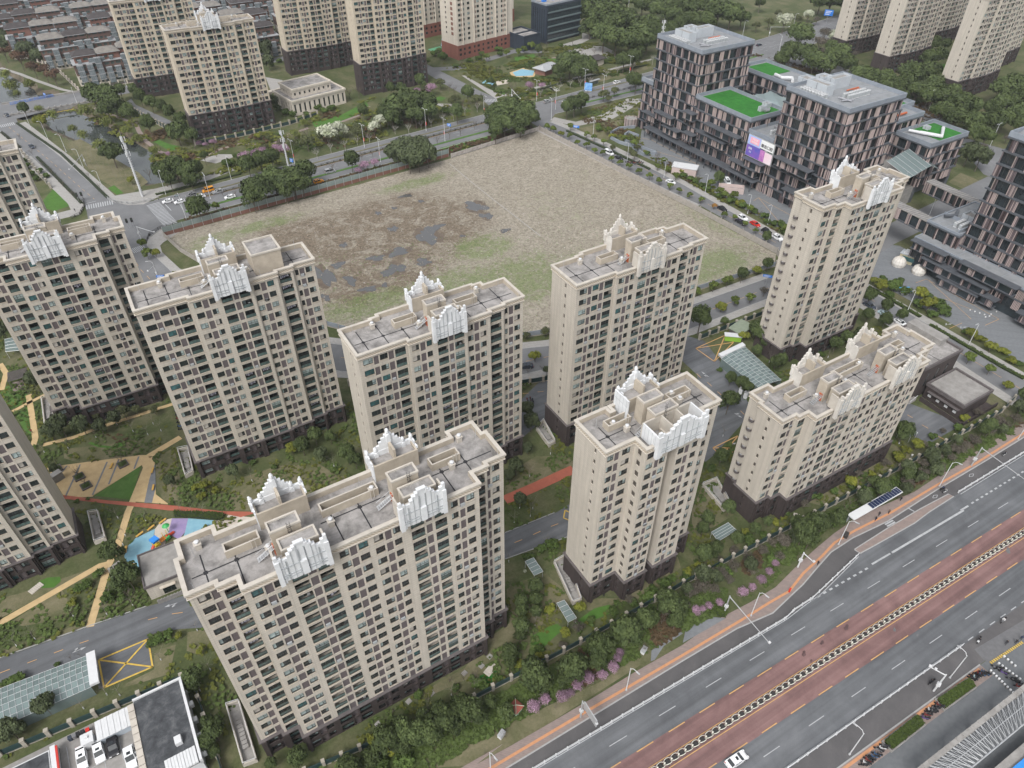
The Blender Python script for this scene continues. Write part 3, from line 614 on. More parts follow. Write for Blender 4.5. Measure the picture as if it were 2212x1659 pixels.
sheet('play_ground',PX((0,2,900,375),(0,2,830,335),(0,2,805,290),(0,2,830,220),(0,2,880,170),(0,2,1005,110),(0,2,990,200),(0,2,1000,280)),5,PB)
sheet('play_ground',PX((0,2,1005,110),(0,2,1050,55),(0,2,1115,42),(0,2,1090,140),(0,2,1060,240),(0,2,990,240)),5,PC)
sheet('play_ground',PX((0,2,1115,42),(0,2,1220,42),(0,2,1200,130),(0,2,1160,180),(0,2,1090,140)),5,PV)
sheet('play_ground',PX((0,2,1220,42),(0,2,1390,55),(0,2,1370,110),(0,2,1180,180),(0,2,1200,130)),5,PB)
sheet('play_ground',PX((0,2,1390,55),(0,2,1450,60),(0,2,1480,20),(0,2,1680,40),(0,2,1600,80),(0,2,1370,112)),5,PC)
for nm,pts,mt in(('lawn',[(0,1,600,1555),(0,1,915,1360),(0,1,850,1580)],LAWN),('dry_lawn',[(0,1,1010,1310),(0,1,1130,1240),(0,1,1160,1400),(0,1,1200,1600),(0,1,1060,1580),(0,1,1012,1500)],DRYG),('dry_lawn',[(0,1,1560,1440),(0,1,1800,1360),(0,1,2070,1350),(0,1,2150,1400),(0,1,2190,1430),(1,1,60,1420),(1,1,100,1500),(0,1,1900,1600),(0,1,1650,1650),(0,1,1440,1645),(0,1,1480,1550)],DRYG),
     ('dry_lawn',[(0,1,420,1250),(0,1,600,1230),(0,1,880,1200),(0,1,920,1240),(0,1,880,1290),(0,1,520,1345),(0,1,415,1310)],DRYG),('lawn',[(0,1,570,1215),(0,1,640,1240),(0,1,750,1250),(0,1,810,1225),(0,1,770,1205),(0,1,740,1235),(0,1,640,1225),(0,1,590,1205)],LAWNB),('lawn',[(0,1,0,890),(0,1,60,830),(0,1,180,900),(0,1,170,950),(0,1,60,1000),(0,1,0,990)],LAWN),('lawn',[(0,1,100,1020),(0,1,190,970),(0,1,205,1180),(0,1,150,1120)],LAWN),
     ('dry_lawn',[(0,2,0,560),(0,2,120,530),(0,2,640,350),(0,2,0,690)],DRYG),('lawn',[(0,2,250,450),(0,2,310,425),(0,2,390,420),(0,2,395,450),(0,2,350,490),(0,2,270,495)],LAWNB),('dry_lawn',[(0,2,60,720),(0,2,400,500),(0,2,480,640),(0,2,380,700),(0,2,150,740)],DRYG),('dry_lawn',[(0,2,1215,780),(0,2,1320,760),(0,2,1380,830),(0,2,1290,930),(0,2,1210,900)],DRYG),('dry_lawn',[(0,2,1000,900),(0,2,1140,860),(0,2,1100,1050),(0,2,800,1140),(0,2,820,1110),(0,2,1000,1020)],DRYG),('dry_lawn',[(0,2,0,900),(0,2,300,800),(0,2,600,700),(0,2,940,600),(0,2,560,745),(0,2,0,940)],DRYG),
     ('lawn',[(1,2,1230,880),(1,2,1225,810),(1,2,1350,740),(1,2,1400,725),(1,2,1440,760),(1,2,1360,830),(1,2,1300,890),(1,2,1250,920)],LAWNB),('lawn',[(1,2,1480,740),(1,2,1640,625),(1,2,1740,600),(1,2,1760,650),(1,2,1640,700),(1,2,1540,740)],LAWNB),('lawn',[(1,2,880,1110),(1,2,900,1060),(1,2,1005,1028),(1,2,1015,1070),(1,2,960,1120)],TURF),('dry_lawn',[(1,2,1070,480),(1,2,1320,400),(1,2,1420,480),(1,2,1500,590),(1,2,1330,700),(1,2,1230,800),(1,2,1000,1000),(1,2,600,1180),(1,2,500,1180),(1,2,800,1010),(1,2,950,820),(1,2,1090,720)],DRYG),('dry_lawn',[(1,2,1530,520),(1,2,1620,560),(1,2,1840,560),(1,2,2180,290),(1,2,2200,360),(1,2,1950,560),(1,2,1600,640),(1,2,1560,600)],DRYG),('dry_lawn',[(1,2,560,1659),(1,2,640,1560),(1,2,900,1440),(1,2,1180,1330),(1,2,1700,1090),(1,2,1960,900),(1,2,1990,960),(1,2,1300,1400),(1,2,870,1640)],DRYG),
     ('dry_lawn',[(1,1,1190,1340),(1,1,1260,1300),(1,1,1500,1290),(1,1,1500,1360),(1,1,1060,1560),(1,1,1060,1500)],DRYG),('dry_lawn',[(2,1,60,1650),(2,1,130,1480),(2,1,300,1640),(2,2,330,20),(2,2,200,100),(2,2,60,120)],DRYG),('dry_lawn',[(2,1,760,1580),(2,1,950,1460),(2,1,1200,1330),(2,1,1330,1200),(2,1,1480,1290),(2,1,1200,1450),(2,1,900,1620)],DRYG),('lawn',[(2,1,1020,1630),(2,1,1200,1540),(2,1,1380,1470),(2,1,1340,1530),(2,1,1130,1640)],LAWN),
     ('lawn',[(0,0,280,1300),(0,0,340,1230),(0,0,420,1240),(0,0,490,1320),(0,0,350,1370),(0,0,300,1350)],LAWNB),('lawn',[(0,0,960,880),(0,0,1100,935),(0,0,1170,950),(0,0,1110,985),(0,0,1000,920)],LAWNB),('lawn',[(0,0,700,1220),(0,0,760,1265),(0,0,800,1250),(0,0,740,1200)],LAWNB),('lawn',[(0,0,2020,790),(0,0,2212,745),(1,0,160,660),(1,0,180,690),(0,0,2212,800),(0,0,2040,825)],LAWNB),('dry_lawn',[(0,0,420,930),(0,0,520,900),(0,0,900,1120),(0,0,960,1180),(0,0,860,1250),(0,0,780,1240),(0,0,640,1160)],DRYG),
     ('lawn',[(1,0,940,580),(1,0,1060,590),(1,0,1060,610),(1,0,1000,612)],LAWNB),('lawn',[(1,0,1260,395),(1,0,1370,380),(1,0,1490,385),(1,0,1400,405),(1,0,1290,410)],LAWNB),('lawn',[(1,0,590,640),(1,0,640,625),(1,0,680,635),(1,0,650,655)],LAWNB),('lawn',[(1,0,1120,370),(1,0,1250,350),(1,0,1260,380),(1,0,1130,400)],LAWNB),('dry_lawn',[(1,0,1060,640),(1,0,1240,580),(1,0,1400,600),(1,0,1200,665)],DRYG),('dry_lawn',[(1,0,1620,490),(1,0,1900,400),(1,0,2020,440),(1,0,1640,540)],DRYG),
     ('dry_lawn',[(1,0,1540,830),(1,0,1790,780),(1,0,1840,830),(1,0,1760,880),(1,0,1700,930),(1,0,1560,880)],DRYG),('dry_lawn',[(1,0,640,960),(1,0,980,870),(1,0,1010,910),(1,0,700,1000),(1,0,650,1010)],LAWN),('lawn',[(2,0,1640,420),(2,0,1730,410),(2,0,1740,450),(2,0,1660,480)],LAWNB),('dry_lawn',[(2,0,1720,1180),(2,0,1800,1120),(2,0,1920,1170),(2,0,1940,1220),(2,0,1880,1250)],DRYG)):
 sheet(nm,PX(*pts),3 if mt is DRYG else 4,mt)
# paved places north and east
for pts in([(1,0,1350,780),(1,0,1520,820),(1,0,1760,770),(1,0,1900,690),(1,0,1960,640),(1,0,1850,640),(1,0,1700,740),(1,0,1520,790),(1,0,1380,760)],[(0,0,1300,1040),(0,0,1400,1000),(0,0,1500,1000),(0,0,1510,1020),(0,0,1400,1060)],
   [(1,0,590,670),(1,0,720,675),(1,0,720,700),(1,0,650,690)],[(1,0,1340,540),(1,0,1440,500),(1,0,1330,560),(1,0,1420,590),(1,0,1390,600)],[(1,0,1450,320),(1,0,1560,295),(1,0,1700,300),(1,0,1800,350),(1,0,1780,385),(1,0,1640,400),(1,0,1480,360)],[(1,0,1560,210),(1,0,1640,240),(1,0,1560,280),(1,0,1440,310),(1,0,1430,290),(1,0,1560,250)],
   [(1,0,780,490),(1,0,1000,640),(1,0,1060,620),(1,0,940,570),(1,0,800,490)],[(1,0,1060,625),(1,0,1480,520),(1,0,2010,390),(1,0,2010,380),(1,0,1480,510),(1,0,1060,612)],[(0,0,1720,500),(0,0,1830,520),(0,0,1850,590),(0,0,1760,600)],
   [(2,0,430,400),(2,0,560,370),(2,0,640,390),(2,0,620,430),(2,0,520,440),(2,0,430,420)]):
 sheet('paving',PX(*pts),5,PAVE)
for pts in([(1,0,1090,470),(1,0,1180,440),(1,0,1260,470),(1,0,1250,500),(1,0,1110,500)],):sheet('play_ground',PX(*pts),5,YPATH)
sheet('play_ground',PX((1,0,1110,470),(1,0,1170,448),(1,0,1250,460),(1,0,1240,490),(1,0,1130,495)),6,PB)
sheet('play_ground',PX((1,0,910,540),(1,0,930,520),(1,0,1000,530),(1,0,980,552)),6,PB); sheet('play_ground',PX((1,0,1000,530),(1,0,1090,505),(1,0,1080,540),(1,0,1010,555)),6,PC)
sheet('play_ground',PX((1,0,560,320),(1,0,640,300),(1,0,660,320),(1,0,590,335)),5,plain('green court',(0.10,0.30,0.17),.8,var=.2))
sheet('play_ground',PX((1,0,645,300),(1,0,650,250),(1,0,690,250),(1,0,690,300)),5,PB)
band('paving',PX((0,0,610,700),(0,0,800,775),(0,0,880,800),(0,0,900,850),(0,0,940,910),(0,0,1030,980),(0,0,1160,1030),(0,0,1330,1020),(0,0,1420,970),(0,0,1560,930),(0,0,1750,945),(0,0,1880,870),(0,0,2000,830)),2.2,5,PAVEP)
band('paving',PX((0,0,0,440),(0,0,130,480),(0,0,230,520),(0,0,400,580),(0,0,540,610)),2.5,5,PAVE)
band('paving',PX((1,0,0,790),(1,0,110,750),(1,0,180,690)),2,5,PAVEP); band('paving',PX((1,0,1180,430),(1,0,1260,385),(1,0,1430,370)),2,5,PAVEP)
sheet('estate_road',PX((0,0,805,670),(0,0,850,640),(0,0,880,680),(0,0,1120,790),(0,0,1100,815),(0,0,900,735),(0,0,810,690)),5,ASPHL)
sheet('paving',W2((229,262),(250.5,285),(250.5,150),(262,138),(262,128),(250,62),(232,62),(232,240)),2,PAVEG)
sheet('paving',W2((262,128),(345,128),(345,118),(262,118)),2,PAVEG)if False else None
sheet('estate_road',W2((225,134),(225,148),(352,158),(352,146),(262,140)),4,ASPHL)
dashes('box_marking',[(Vector(p),Vector(q),.16)for p,q in(((240,280,0),(246,272,0)),((246,272,0),(246,236,0)),((238,262,0),(246,238,0)),((245,197,0),(244.5,172,0)),((245,197,0),(234,172,0)),((241,196,0),(245,197,0)))]+
  [(at(*a),at(*c),.16)for a,c in(((2,1,1510,175),(2,1,1580,150)),((2,1,1580,150),(2,1,2050,410)),((2,1,2050,410),(2,1,1960,450)),((2,1,1590,155),(2,1,1870,410)),((2,1,1700,280),(2,1,1880,350)),((2,1,1730,470),(2,1,1810,435)))],LINEY,6)
sheet('parking_lot',W2((-60,98.6),(-30,99.3),(-22,98.5),(-20,70),(-60,70)),2,CONC)
sheet('parking_lot',W2((-90,97.2),(-44,97.2),(-44,70),(-90,70)),4,ASPHD)
dashes('parking_line',[(Vector((x,96.6,0)),Vector((x+.2,88.5,0)),.12)for x in(-42.8,-39.9,-37.0,-33.9,-30.6)]+[(Vector((-40,89.8,0)),Vector((-33,90.5,0)),.1),(Vector((-34,93.8,0)),Vector((-30.6,94,0)),.1)],LINEW)
sheet('paving',PX((2,2,0,850),(2,2,20,760),(2,2,150,680),(2,2,280,690),(2,2,160,760)),12,PAVEG)
sheet('paving',PX((1,2,2005,970),(1,2,2010,900),(1,2,2212,770),(2,2,10,760),(2,2,0,790),(1,2,2090,870),(1,2,2030,960)),12.5,PAVEG)
# loose stuff on the vacant lot: tufts and litter
def scatter(name,polys,n,size,mats,label,cat,seed,holes=(),zt=0.0,flat=.25,tall=False):
 r=random.Random(seed); b=MB(); bb=[(min(p[0]for p in P),max(p[0]for p in P),min(p[1]for p in P),max(p[1]for p in P))for P in polys]
 A=[(c[1]-c[0])*(c[3]-c[2])for c in bb]
 for _ in range(n):
  k=r.choices(range(len(polys)),A)[0]; x,y=r.uniform(bb[k][0],bb[k][1]),r.uniform(bb[k][2],bb[k][3])
  if not pin((x,y),polys[k])or any(pin((x,y),h)for h in holes):continue
  s=r.uniform(size[0],size[1]); a=r.random()*6.28; m=r.randrange(len(mats))
  for q in range(3 if tall else 1):
   a2=a+q*2.1; dx,dy=math.cos(a2)*s,math.sin(a2)*s; tx,ty=-dy*.8,dx*.8; h1,h2=r.uniform(0,flat)*s+.02,r.uniform(.3,1.)*s*(1.6 if tall else flat)
   b.quad((x-dx/2,y-dy/2,h1+zt),(x+dx/2,y+dy/2,h1+zt),(x+dx/2+tx/2,y+dy/2+ty/2,h2+zt),(x-dx/2+tx/2,y-dy/2+ty/2,h2+zt),m)
 return stuff(b.build(name,mats),label,cat)
TUFT=plain('grass tuft',(0.085,0.16,0.035),.9,c2=(0.13,0.20,0.06),scale=.3); STRAW=plain('dry straw',(0.36,0.31,0.24),.9,c2=(0.26,0.22,0.16),scale=.3); LITTER=plain('litter',(0.6,0.6,0.6),.8,c2=(0.35,0.36,0.4),scale=.3)
scatter('dry_straw',[LOT],12000,(.2,.6),[STRAW],'dry straw and stalks lying over the vacant lot','straw',3)
scatter('grass_tuft',[[(30,240),(49,203),(110,161),(215,158.5),(213,200),(120,235),(60,250)]],5200,(.2,.6),[TUFT],'green grass tufts on the south side of the vacant lot','grass',4)
scatter('litter',[LOT],900,(.15,.45),[LITTER],'pale bits of litter and rubble on the vacant lot','litter',5)
# ================================================================= residential towers
PITCHZ=2.94
WIN_CACHE={}
def win_mesh(w,h,var,sill,cut=0):
 """one window seen from outside: x along the wall, y into the wall, z up from the opening's foot"""
 key=(round(w,1),round(h,1),var,sill)
 if key in WIN_CACHE:return WIN_CACHE[key]
 w,h=round(w,1),round(h,1)
 b=MB(); d=0.16; t=0.07
 pane={0:1,1:1,2:2,3:3,4:4,5:1}[var]
 split=w*(0.62 if w>1.2 else 0.5);
 # curtains hang behind part of the panes
 for(a,c)in((t,split-t/2),(split+t/2,w-t)):
  pm=pane
  if var==1 and a>t:pm=3
  if var==4 and a>t:pm=1
  b.quad((a,d+.03,t),(c,d+.03,t),(c,d+.03,h-t),(a,d+.03,h-t),pm)
 if var==5:b.quad((t,d+.02,t),(w*.3,d+.02,t),(w*.3,d+.02,h-t),(t,d+.02,h-t),3)
 for x0,x1,z0,z1 in((0,w,0,t),(0,w,h-t,h),(0,t,t,h-t),(w-t,w,t,h-t),(split-t/2,split+t/2,t,h-t)):
  b.box(x0,d-.03,z0,x1,d+.05,z1,0)
 b.box(split,d-.02,h*.38,w-t,d+.04,h*.38+t*.8,0)
 if sill:b.box(-0.12,-0.13,-0.12,w+0.12,d,0.0,5)
 me=b.mesh('window_glazing',[FRAME,G_DARK,G_TEAL,CURT,CURTW,TRIM])
 WIN_CACHE[key]=me; return me
def balc_mesh(w,h,var):
 key=('b',round(w,1),round(h,1),var)
 if key in WIN_CACHE:return WIN_CACHE[key]
 w,h=round(w,1),round(h,1); b=MB(); d=.14; t=.06; rh=0.85
 b.quad((0,d,0.02),(w,d,0.02),(w,d,rh),(0,d,rh),2)                       # rail glass
 b.box(0,d-.04,rh,w,d+.05,rh+.07,0); b.box(0,d-.03,0,w,d+.03,.06,0)
 n=max(2,int(round(w/0.85)))
 for k in range(n+1):
  x=min(w-t,k*w/n); b.box(x,d-.03,0,x+t,d+.04,rh,0)
 if var in(1,3,4):                                                               # glazed in
  for k in range(n):
   a,c=k*w/n+t,(k+1)*w/n
   if var==3 and k==n//2:continue
   b.quad((a,d+.02,rh+.07),(c,d+.02,rh+.07),(c,d+.02,h),(a,d+.02,h),1 if var==1 else(3 if(k%2 or var==4)else 1))
   b.box(c-t/2,d-.02,rh,c+t/2,d+.03,h,0)
  b.box(0,d-.03,h-.07,w,d+.04,h,0); b.box(0,d-.03,h*.62,w,d+.03,h*.62+.05,0)
 if var==2:                                                                       # clothes on the line
  b.tube([(0.1,d+.35,h-.35),(w-.1,d+.35,h-.35)],.015,4,5)
  x=.3
  while x<w-.5:
   ww=.25+.2*R.random(); hh=.4+.5*R.random()
   b.quad((x,d+.33,h-.38-hh),(x+ww,d+.33,h-.38-hh),(x+ww,d+.36,h-.38),(x,d+.36,h-.38),4); x+=ww+.12
 # back of the balcony: sliding doors
 b.quad((.25,1.15,0.05),(w-.25,1.15,0.05),(w-.25,1.15,h-.15),(.25,1.15,h-.15),1)
 b.box(w*.5-.04,1.1,0.05,w*.5+.04,1.14,h-.15,0)
 if var==5:
  b.quad((w*.12,1.12,0.1),(w*.4,1.12,.1),(w*.4,1.12,h-.2),(w*.12,1.12,h-.2),3)
  b.box(w*.6,.5,0,w*.8,.9,.8,5)
 b.box(-0.08,-0.16,-0.14,w+.08,.12,0.0,6)
 me=b.mesh('balcony_glazing',[FRAME,G_DARK,RAILG,CURT,LAUN,METAL,TRIM])
 WIN_CACHE[key]=me; return me
def ac_mesh():
 if 'ac' not in WIN_CACHE:
  b=MB(); b.box(0,-.14,0,.8,.1,.62,0); b.box(.1,-.155,.1,.5,-.141,.5,1); WIN_CACHE['ac']=b.mesh('air_unit',[GREYL,METAL])
 return WIN_CACHE['ac']
def facade(b,a,c,z0,z1,ops,nrm,mw=0,x00=0.0):
 """wall from a to c (2D, wall seen from outside runs left to right) with openings (s0,s1,za,zb,depth,back_material)"""
 a=Vector((a[0],a[1],0)); c=Vector((c[0],c[1],0)); L=(c-a).length; e=(c-a)/L; n=Vector((nrm[0],nrm[1],0))
 def P(s,z,dpt=0.0):q=a+e*s-n*dpt; return(q.x,q.y,z)
 ops=[o for o in ops if o[3]>z0 and o[2]<z1]
 xs=sorted({0.0,L}|{o[0]for o in ops}|{o[1]for o in ops})
 for s0,s1 in zip(xs,xs[1:]):
  if s1-s0<1e-4:continue
  mid=(s0+s1)/2; cov=sorted([o for o in ops if o[0]<=mid<=o[1]],key=lambda o:o[2]); z=z0
  for o in cov:
   if o[2]>z:b.quad(P(s0,z),P(s1,z),P(s1,o[2]),P(s0,o[2]),mw)
   z=max(z,min(o[3],z1))
  if z<z1:b.quad(P(s0,z),P(s1,z),P(s1,z1),P(s0,z1),mw)
 for s0,s1,za,zb,dp,mb in ops:
  b.quad(P(s0,za),P(s1,za),P(s1,za,dp),P(s0,za,dp),mw); b.quad(P(s0,zb,dp),P(s1,zb,dp),P(s1,zb),P(s0,zb),mw)
  b.quad(P(s0,za,dp),P(s0,zb,dp),P(s0,zb),P(s0,za),mw); b.quad(P(s1,za),P(s1,zb),P(s1,zb,dp),P(s1,za,dp),mw)
  if mb is not None:b.quad(P(s0,za,dp),P(s1,za,dp),P(s1,zb,dp),P(s0,zb,dp),mb)
# plans: front segments (x0, x1, y), bays (kind, x0, x1), back outline east to west, crown centres
PLAN={}
PLAN['slab']=dict(front=[(0,11.3,0.8),(11.3,17.2,0),(17.2,25.4,0),(25.4,31.5,0.4),(31.5,35.6,1.3),(35.6,41.1,1.9)],
 bays=[('W',1.0,3.2),('L',3.4,4.5),('W',4.8,6.6),('L',6.8,8.0),('B',8.3,10.8),('W',11.9,13.6),('L',13.9,15.1),('W',15.4,16.7),
   ('B',18.0,20.5),('L',20.8,21.9),('B',22.2,24.6),('W',25.7,27.1),('L',27.4,28.6),('W',28.9,30.5),('B',32.1,35.0),('W',36.2,37.0),('L',37.3,38.5),('W',38.8,40.4)],
 back=[(41.1,10.7),(35.4,10.7),(35.4,11.9),(33.2,11.9),(33.2,12.4),(9.2,12.4),(9.2,11.6),(7.3,11.6),(7.3,11.1),(0,11.1)],
 crowns=[21.3],ends=(5.2,))
PLAN['double']=dict(front=[(0,4.2,3.1),(4.2,7.2,2.3),(7.2,46.4,0),(46.4,49.5,2.8),(49.5,53.3,3.6)],
 bays=[('W',1.0,2.8),('L',3.0,4.0),('B',4.7,6.9),('W',8.0,9.7),('L',10.0,11.2),('W',11.4,12.8),('B',14.0,16.4),('L',16.6,17.8),('B',18.1,20.4),
   ('W',21.7,23.2),('L',23.4,24.5),('W',24.8,26.4),('W',27.4,29.0),('L',29.3,30.4),('W',30.7,32.0),('B',33.7,36.1),('L',36.4,37.5),('B',38.0,40.2),
   ('W',41.1,42.4),('L',42.7,43.7),('W',44.0,45.5),('B',46.9,49.1),('L',50.0,50.6),('W',51.0,52.5)],
 back=[(53.3,9.9),(52.4,9.9),(52.4,13.4),(47.4,13.4),(47.4,11.8),(6.2,11.8),(6.2,13.5),(0.8,13.5),(0.8,9.9),(0,9.9)],
 crowns=[16.9,36.4],ends=(6.6,))
PLAN['single']=dict(front=[(0,4.2,3.1),(4.2,7.2,2.3),(7.2,27.2,0),(27.2,30.6,2.8),(30.6,34.2,3.6)],
 bays=[('W',1.0,2.8),('L',3.0,4.0),('B',4.7,6.9),('W',8.0,9.7),('L',10.0,11.2),('W',11.4,12.8),('B',14.0,16.4),('L',16.6,17.8),('B',18.1,20.4),
   ('W',21.7,23.2),('L',23.5,24.6),('W',24.9,26.4),('B',27.7,30.0),('L',31.0,31.6),('W',31.9,33.4)],
 back=[(34.2,9.9),(33.1,9.9),(33.1,13.4),(28.0,13.4),(28.0,11.8),(6.2,11.8),(6.2,13.5),(0.8,13.5),(0.8,9.9),(0,9.9)],
 crowns=[16.9],ends=(6.6,))
PLAN['star']=dict(front=[(0,6.9,3.3),(6.9,12.6,0),(12.6,15.0,2.6),(15.0,21.6,0),(21.6,22.8,1.2),(22.8,27.9,3.2)],
 bays=[('W',.5,2.0),('L',2.2,3.3),('W',4.0,6.0),('W',7.4,9.1),('L',9.5,10.5),('W',10.7,12.2),('S',12.7,14.9),('W',15.4,17.0),('L',17.2,18.3),('W',19.0,20.5),('L',23.2,24.4),('W',24.9,26.7)],
 back=[(27.9,12.9),(7.9,12.9),(7.9,11.4),(7.0,11.4),(7.0,12.9),(0,12.9)],
 crowns=[14.3],ends=(6.4,))
def crown_front(cx,W,y,zb,mats):
 """white stepped crown standing before the parapet: skyline plate, fins, joints, side returns"""
 b=MB(); x0,x1=cx-W/2,cx+W/2
 steps=[(0,.5,3.4),(.5,1.0,2.6),(1.0,1.9,2.0),(1.9,2.35,3.0),(2.35,2.9,3.9),(2.9,3.3,4.5),(3.3,4.7,5.2),(4.7,5.1,4.5),(5.1,5.65,3.9),(5.65,6.1,3.1),(6.1,7.0,2.2),(7.0,7.5,3.2),(7.5,8.0,4.0)]
 k=W/8.0; H0=3.4
 for a,c,h in steps:
  pr=.0 if(c-a)>.7 else .10
  b.box(x0+a*k,y-pr,zb+(0 if 0.9<a<7 else-.3),x0+c*k,y+.35,zb+H0+h*.8,0)
 for a,c,h in steps[3:10]:                                             # little caps
  b.box(x0+a*k-.05,y-.22,zb+H0+h*.8-.25,x0+c*k+.05,y+.4,zb+H0+h*.8+.06,0)
 for q in(0,7.5):
  b.box(x0+q*k-.1,y-.3,zb-.45,x0+q*k+.6*k,y+.5,zb+H0+1.7,0)
 for zz in(.9,1.5,3.2):b.box(x0+.6*k,y-.2,zb+zz,x1-.6*k,y-.02,zb+zz+.09,1)
 for i in range(1,16,2):b.box(x0+i*.5*k-.03,y-.185,zb+.2,x0+i*.5*k+.03,y-.01,zb+H0+1.2+(1.6 if 4<i<12 else 0),1)
 b.box(cx-.5,y-.4,zb+.3,cx+.5,y,zb+3.4,0)
 # side returns reaching back to the roof
 for xa,xb in((x0,x0+.3),(x1-.3,x1))if W<10 else():
  b.box(xa,y+.35,zb+1.4,xb,y+2.6,zb+H0+1.8,2)
 b.box(x0+.31,y+.36,zb+2.4,x1-.31,y+.6,zb+H0+1.55,2)
 if W>10:
  for xa in(x0,x0+W*.36,x0+W*.66,x1-.3):b.box(xa,y+.35,zb+1.4,xa+.3,y+4.6,zb+H0+1.6,0 if xa in(x0,x1-.3)else 2)
  b.box(x0+.02,y+4.62,zb+1.4,x1-.02,y+4.9,zb+H0+1.5,2)
  for q in range(4):b.box(x0-.03,y+.8+q,zb+1.5,x0,y+.85+q,zb+H0+1.5,1)
 return b
def crown_back(cx,y0,y1,zt,mats):
 """lift tower crowned by a stepped gable with pinnacles, at the back of the roof"""
 b=MB(); w=4.0
 b.box(cx-w,y0,zt-1.0,cx+w,y0+.3,zt+4.2,2); b.box(cx-w,y0+.3,zt-1,cx-w+.3,y1,zt+4.2,2); b.box(cx+w-.3,y0+.3,zt-1,cx+w,y1,zt+4.2,2)
 b.box(cx-w-.15,y1,zt-1.6,cx+w+.15,y1+.4,zt+4.6,0)
 b.box(cx-w+.3,y0+.3,zt+3.2,cx+w-.3,y1,zt+3.5,3)
 for dx,hh in((2.2,5.6),(1.7,6.3),(1.2,7.0),(.65,7.6)):b.box(cx-dx,y1+.02*hh,zt+4.4,cx+dx,y1+.38+.02*hh,zt+hh,0)
 b.box(cx-.2,y0+.3,zt+3.5,cx+.2,y1,zt+6.0,2)
 for px in(-w,-w*.62,0,w*.62,w):
  hh={0:9.0}.get(px,6.3 if abs(px)<w else 5.6); base={0:7.4}.get(px,4.2)
  c=(cx+px,y1+.2,zt)
  b.box(c[0]-.38,c[1]-.38,zt+base-1.6,c[0]+.38,c[1]+.38,zt+base,0)
  b.lathe(c,[(.42,base),(.42,base+.25),(.28,base+.3),(.36,base+.7),(.30,base+1.0),(.34,base+1.1),(.12,base+1.45)],8,0)
 for xa in(cx-w-.25,cx+w-.05):
  for q in range(3):b.box(xa,y0+.4+q*1.1,zt+4.2,xa+.3,y0+1.2+q*1.1,zt+4.6+.35*q,0)
 b.box(cx-w-.12,y0,zt-1.4,cx-w,y1,zt+4.3,0)
 return b
def tower(plan,ox,oy,H,label,base_rows=2,wall=WALL,sx=1.0,group='beige residential towers',near=True,n_ind=100,roofdetail=True,rz=0.0,extra=None,tall_base=None,white=WHITE):
 P=PLAN[plan]; root=empty('residential_tower',(ox,oy,0),rz); tag(root,label,'apartment tower',group)
 front=[(a*sx,c*sx,y)for a,c,y in P['front']]; back=[(x*sx,y)for x,y in P['back']]
 poly=[]
 for a,c,y in front:
  if not poly or poly[-1]!=(a,y):poly.append((a,y))
  poly.append((c,y))
 poly+=back
 poly=[p for i,p in enumerate(poly)if p!=poly[i-1]]
 rows=int((H-1.9-1.6)/PITCHZ)+1
 tops=[H-1.9-j*PITCHZ for j in range(rows)]
 zb=tops[-base_rows]+.62                                   # top of the dark base
 def yof(x):
  for a,c,y in front:
   if a-.01<=x<=c+.01:return y
  return 0
 ops_by_front={i:[]for i in range(len(front))}; items=[]
 for kind,a,c in P['bays']:
  a,c=a*sx,c*sx; m_=(a+c)/2
  fi=[i for i,s in enumerate(front)if s[0]<=m_<=s[1]][0]
  a=max(a,front[fi][0]+.12); c=min(c,front[fi][1]-.12)
  for j,zt in enumerate(tops):
   if kind=='W':ops_by_front[fi].append((a,c,zt-1.5,zt,.32,None)); items.append((j,kind,a,c,zt-1.5,1.5,fi))
   elif kind=='L':ops_by_front[fi].append((a,c,zt-2.2,zt+.05,.12,1))
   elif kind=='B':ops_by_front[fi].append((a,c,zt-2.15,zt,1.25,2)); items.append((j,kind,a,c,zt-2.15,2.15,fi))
   elif kind=='S':ops_by_front[fi].append((a,c,zt-2.3,zt-.2,1.6,2))
 wb,bb=MB(),MB(); n=len(poly)
 small=[]                                                     # end wall windows
 for i in range(n):
  a,c=poly[i],poly[(i+1)%n]; dx,dy=c[0]-a[0],c[1]-a[1]; L=math.hypot(dx,dy)
  if L<1e-3:continue
  nr=(dy/L,-dx/L)
  ops=[]
  if abs(dy)<1e-6 and dx>0:
   fi=[k for k,s in enumerate(front)if abs(s[0]-a[0])<.02 and abs(s[2]-a[1])<.02]
   if fi:ops=[(o[0]-a[0],o[1]-a[0],*o[2:])for o in ops_by_front[fi[0]]]
  if nr[0]<-.9 and a[0]<1.0 and L>5 and near:
   for j,zt in enumerate(tops):
    s=a[1]-P['ends'][0]
    if .8<s<L-.8:ops.append((s-.35,s+.35,zt-1.35,zt-.15,.2,2)); small.append((a[0],a[1]-s,zt-1.35))
  if plan=='star' and nr[0]<-.9 and abs(a[0]-6.9*sx)<.1 and L>2:
   for zt in tops:ops.append((1.0,2.1,zt-1.5,zt,.2,2))
  facade(wb,a,c,zb,H-.05,ops,nr)
  d=.28
  po=offset_poly(poly,d); a2,c2=po[i],po[(i+1)%n]; sh=(a[0]-a2[0])*(dx/L)+(a[1]-a2[1])*(dy/L)
  ops2=[(o[0]+sh,o[1]+sh,o[2],o[3],o[4]+d,o[5])for o in ops if o[3]<zb]
  facade(bb,a2,c2,0,zb,ops2,nr)
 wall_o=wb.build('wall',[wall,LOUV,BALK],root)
 po=offset_poly(poly,.28); pl=offset_poly(poly,.55)
 lb=MB(); lb.prism(pl,zb,zb+.25,0,0,True); lb.build('base_ledge',[DLEDGE],root)
 pb=bb                                                     # piers of the dark base
 for a,c,y in front:
  for x in(a+.05,c-.65):pb.box(x,y-.75,0,x+.6,y-.29,zb-.02,0)
 bb.build('base_wall',[DARKB,LOUV,BALK],root)
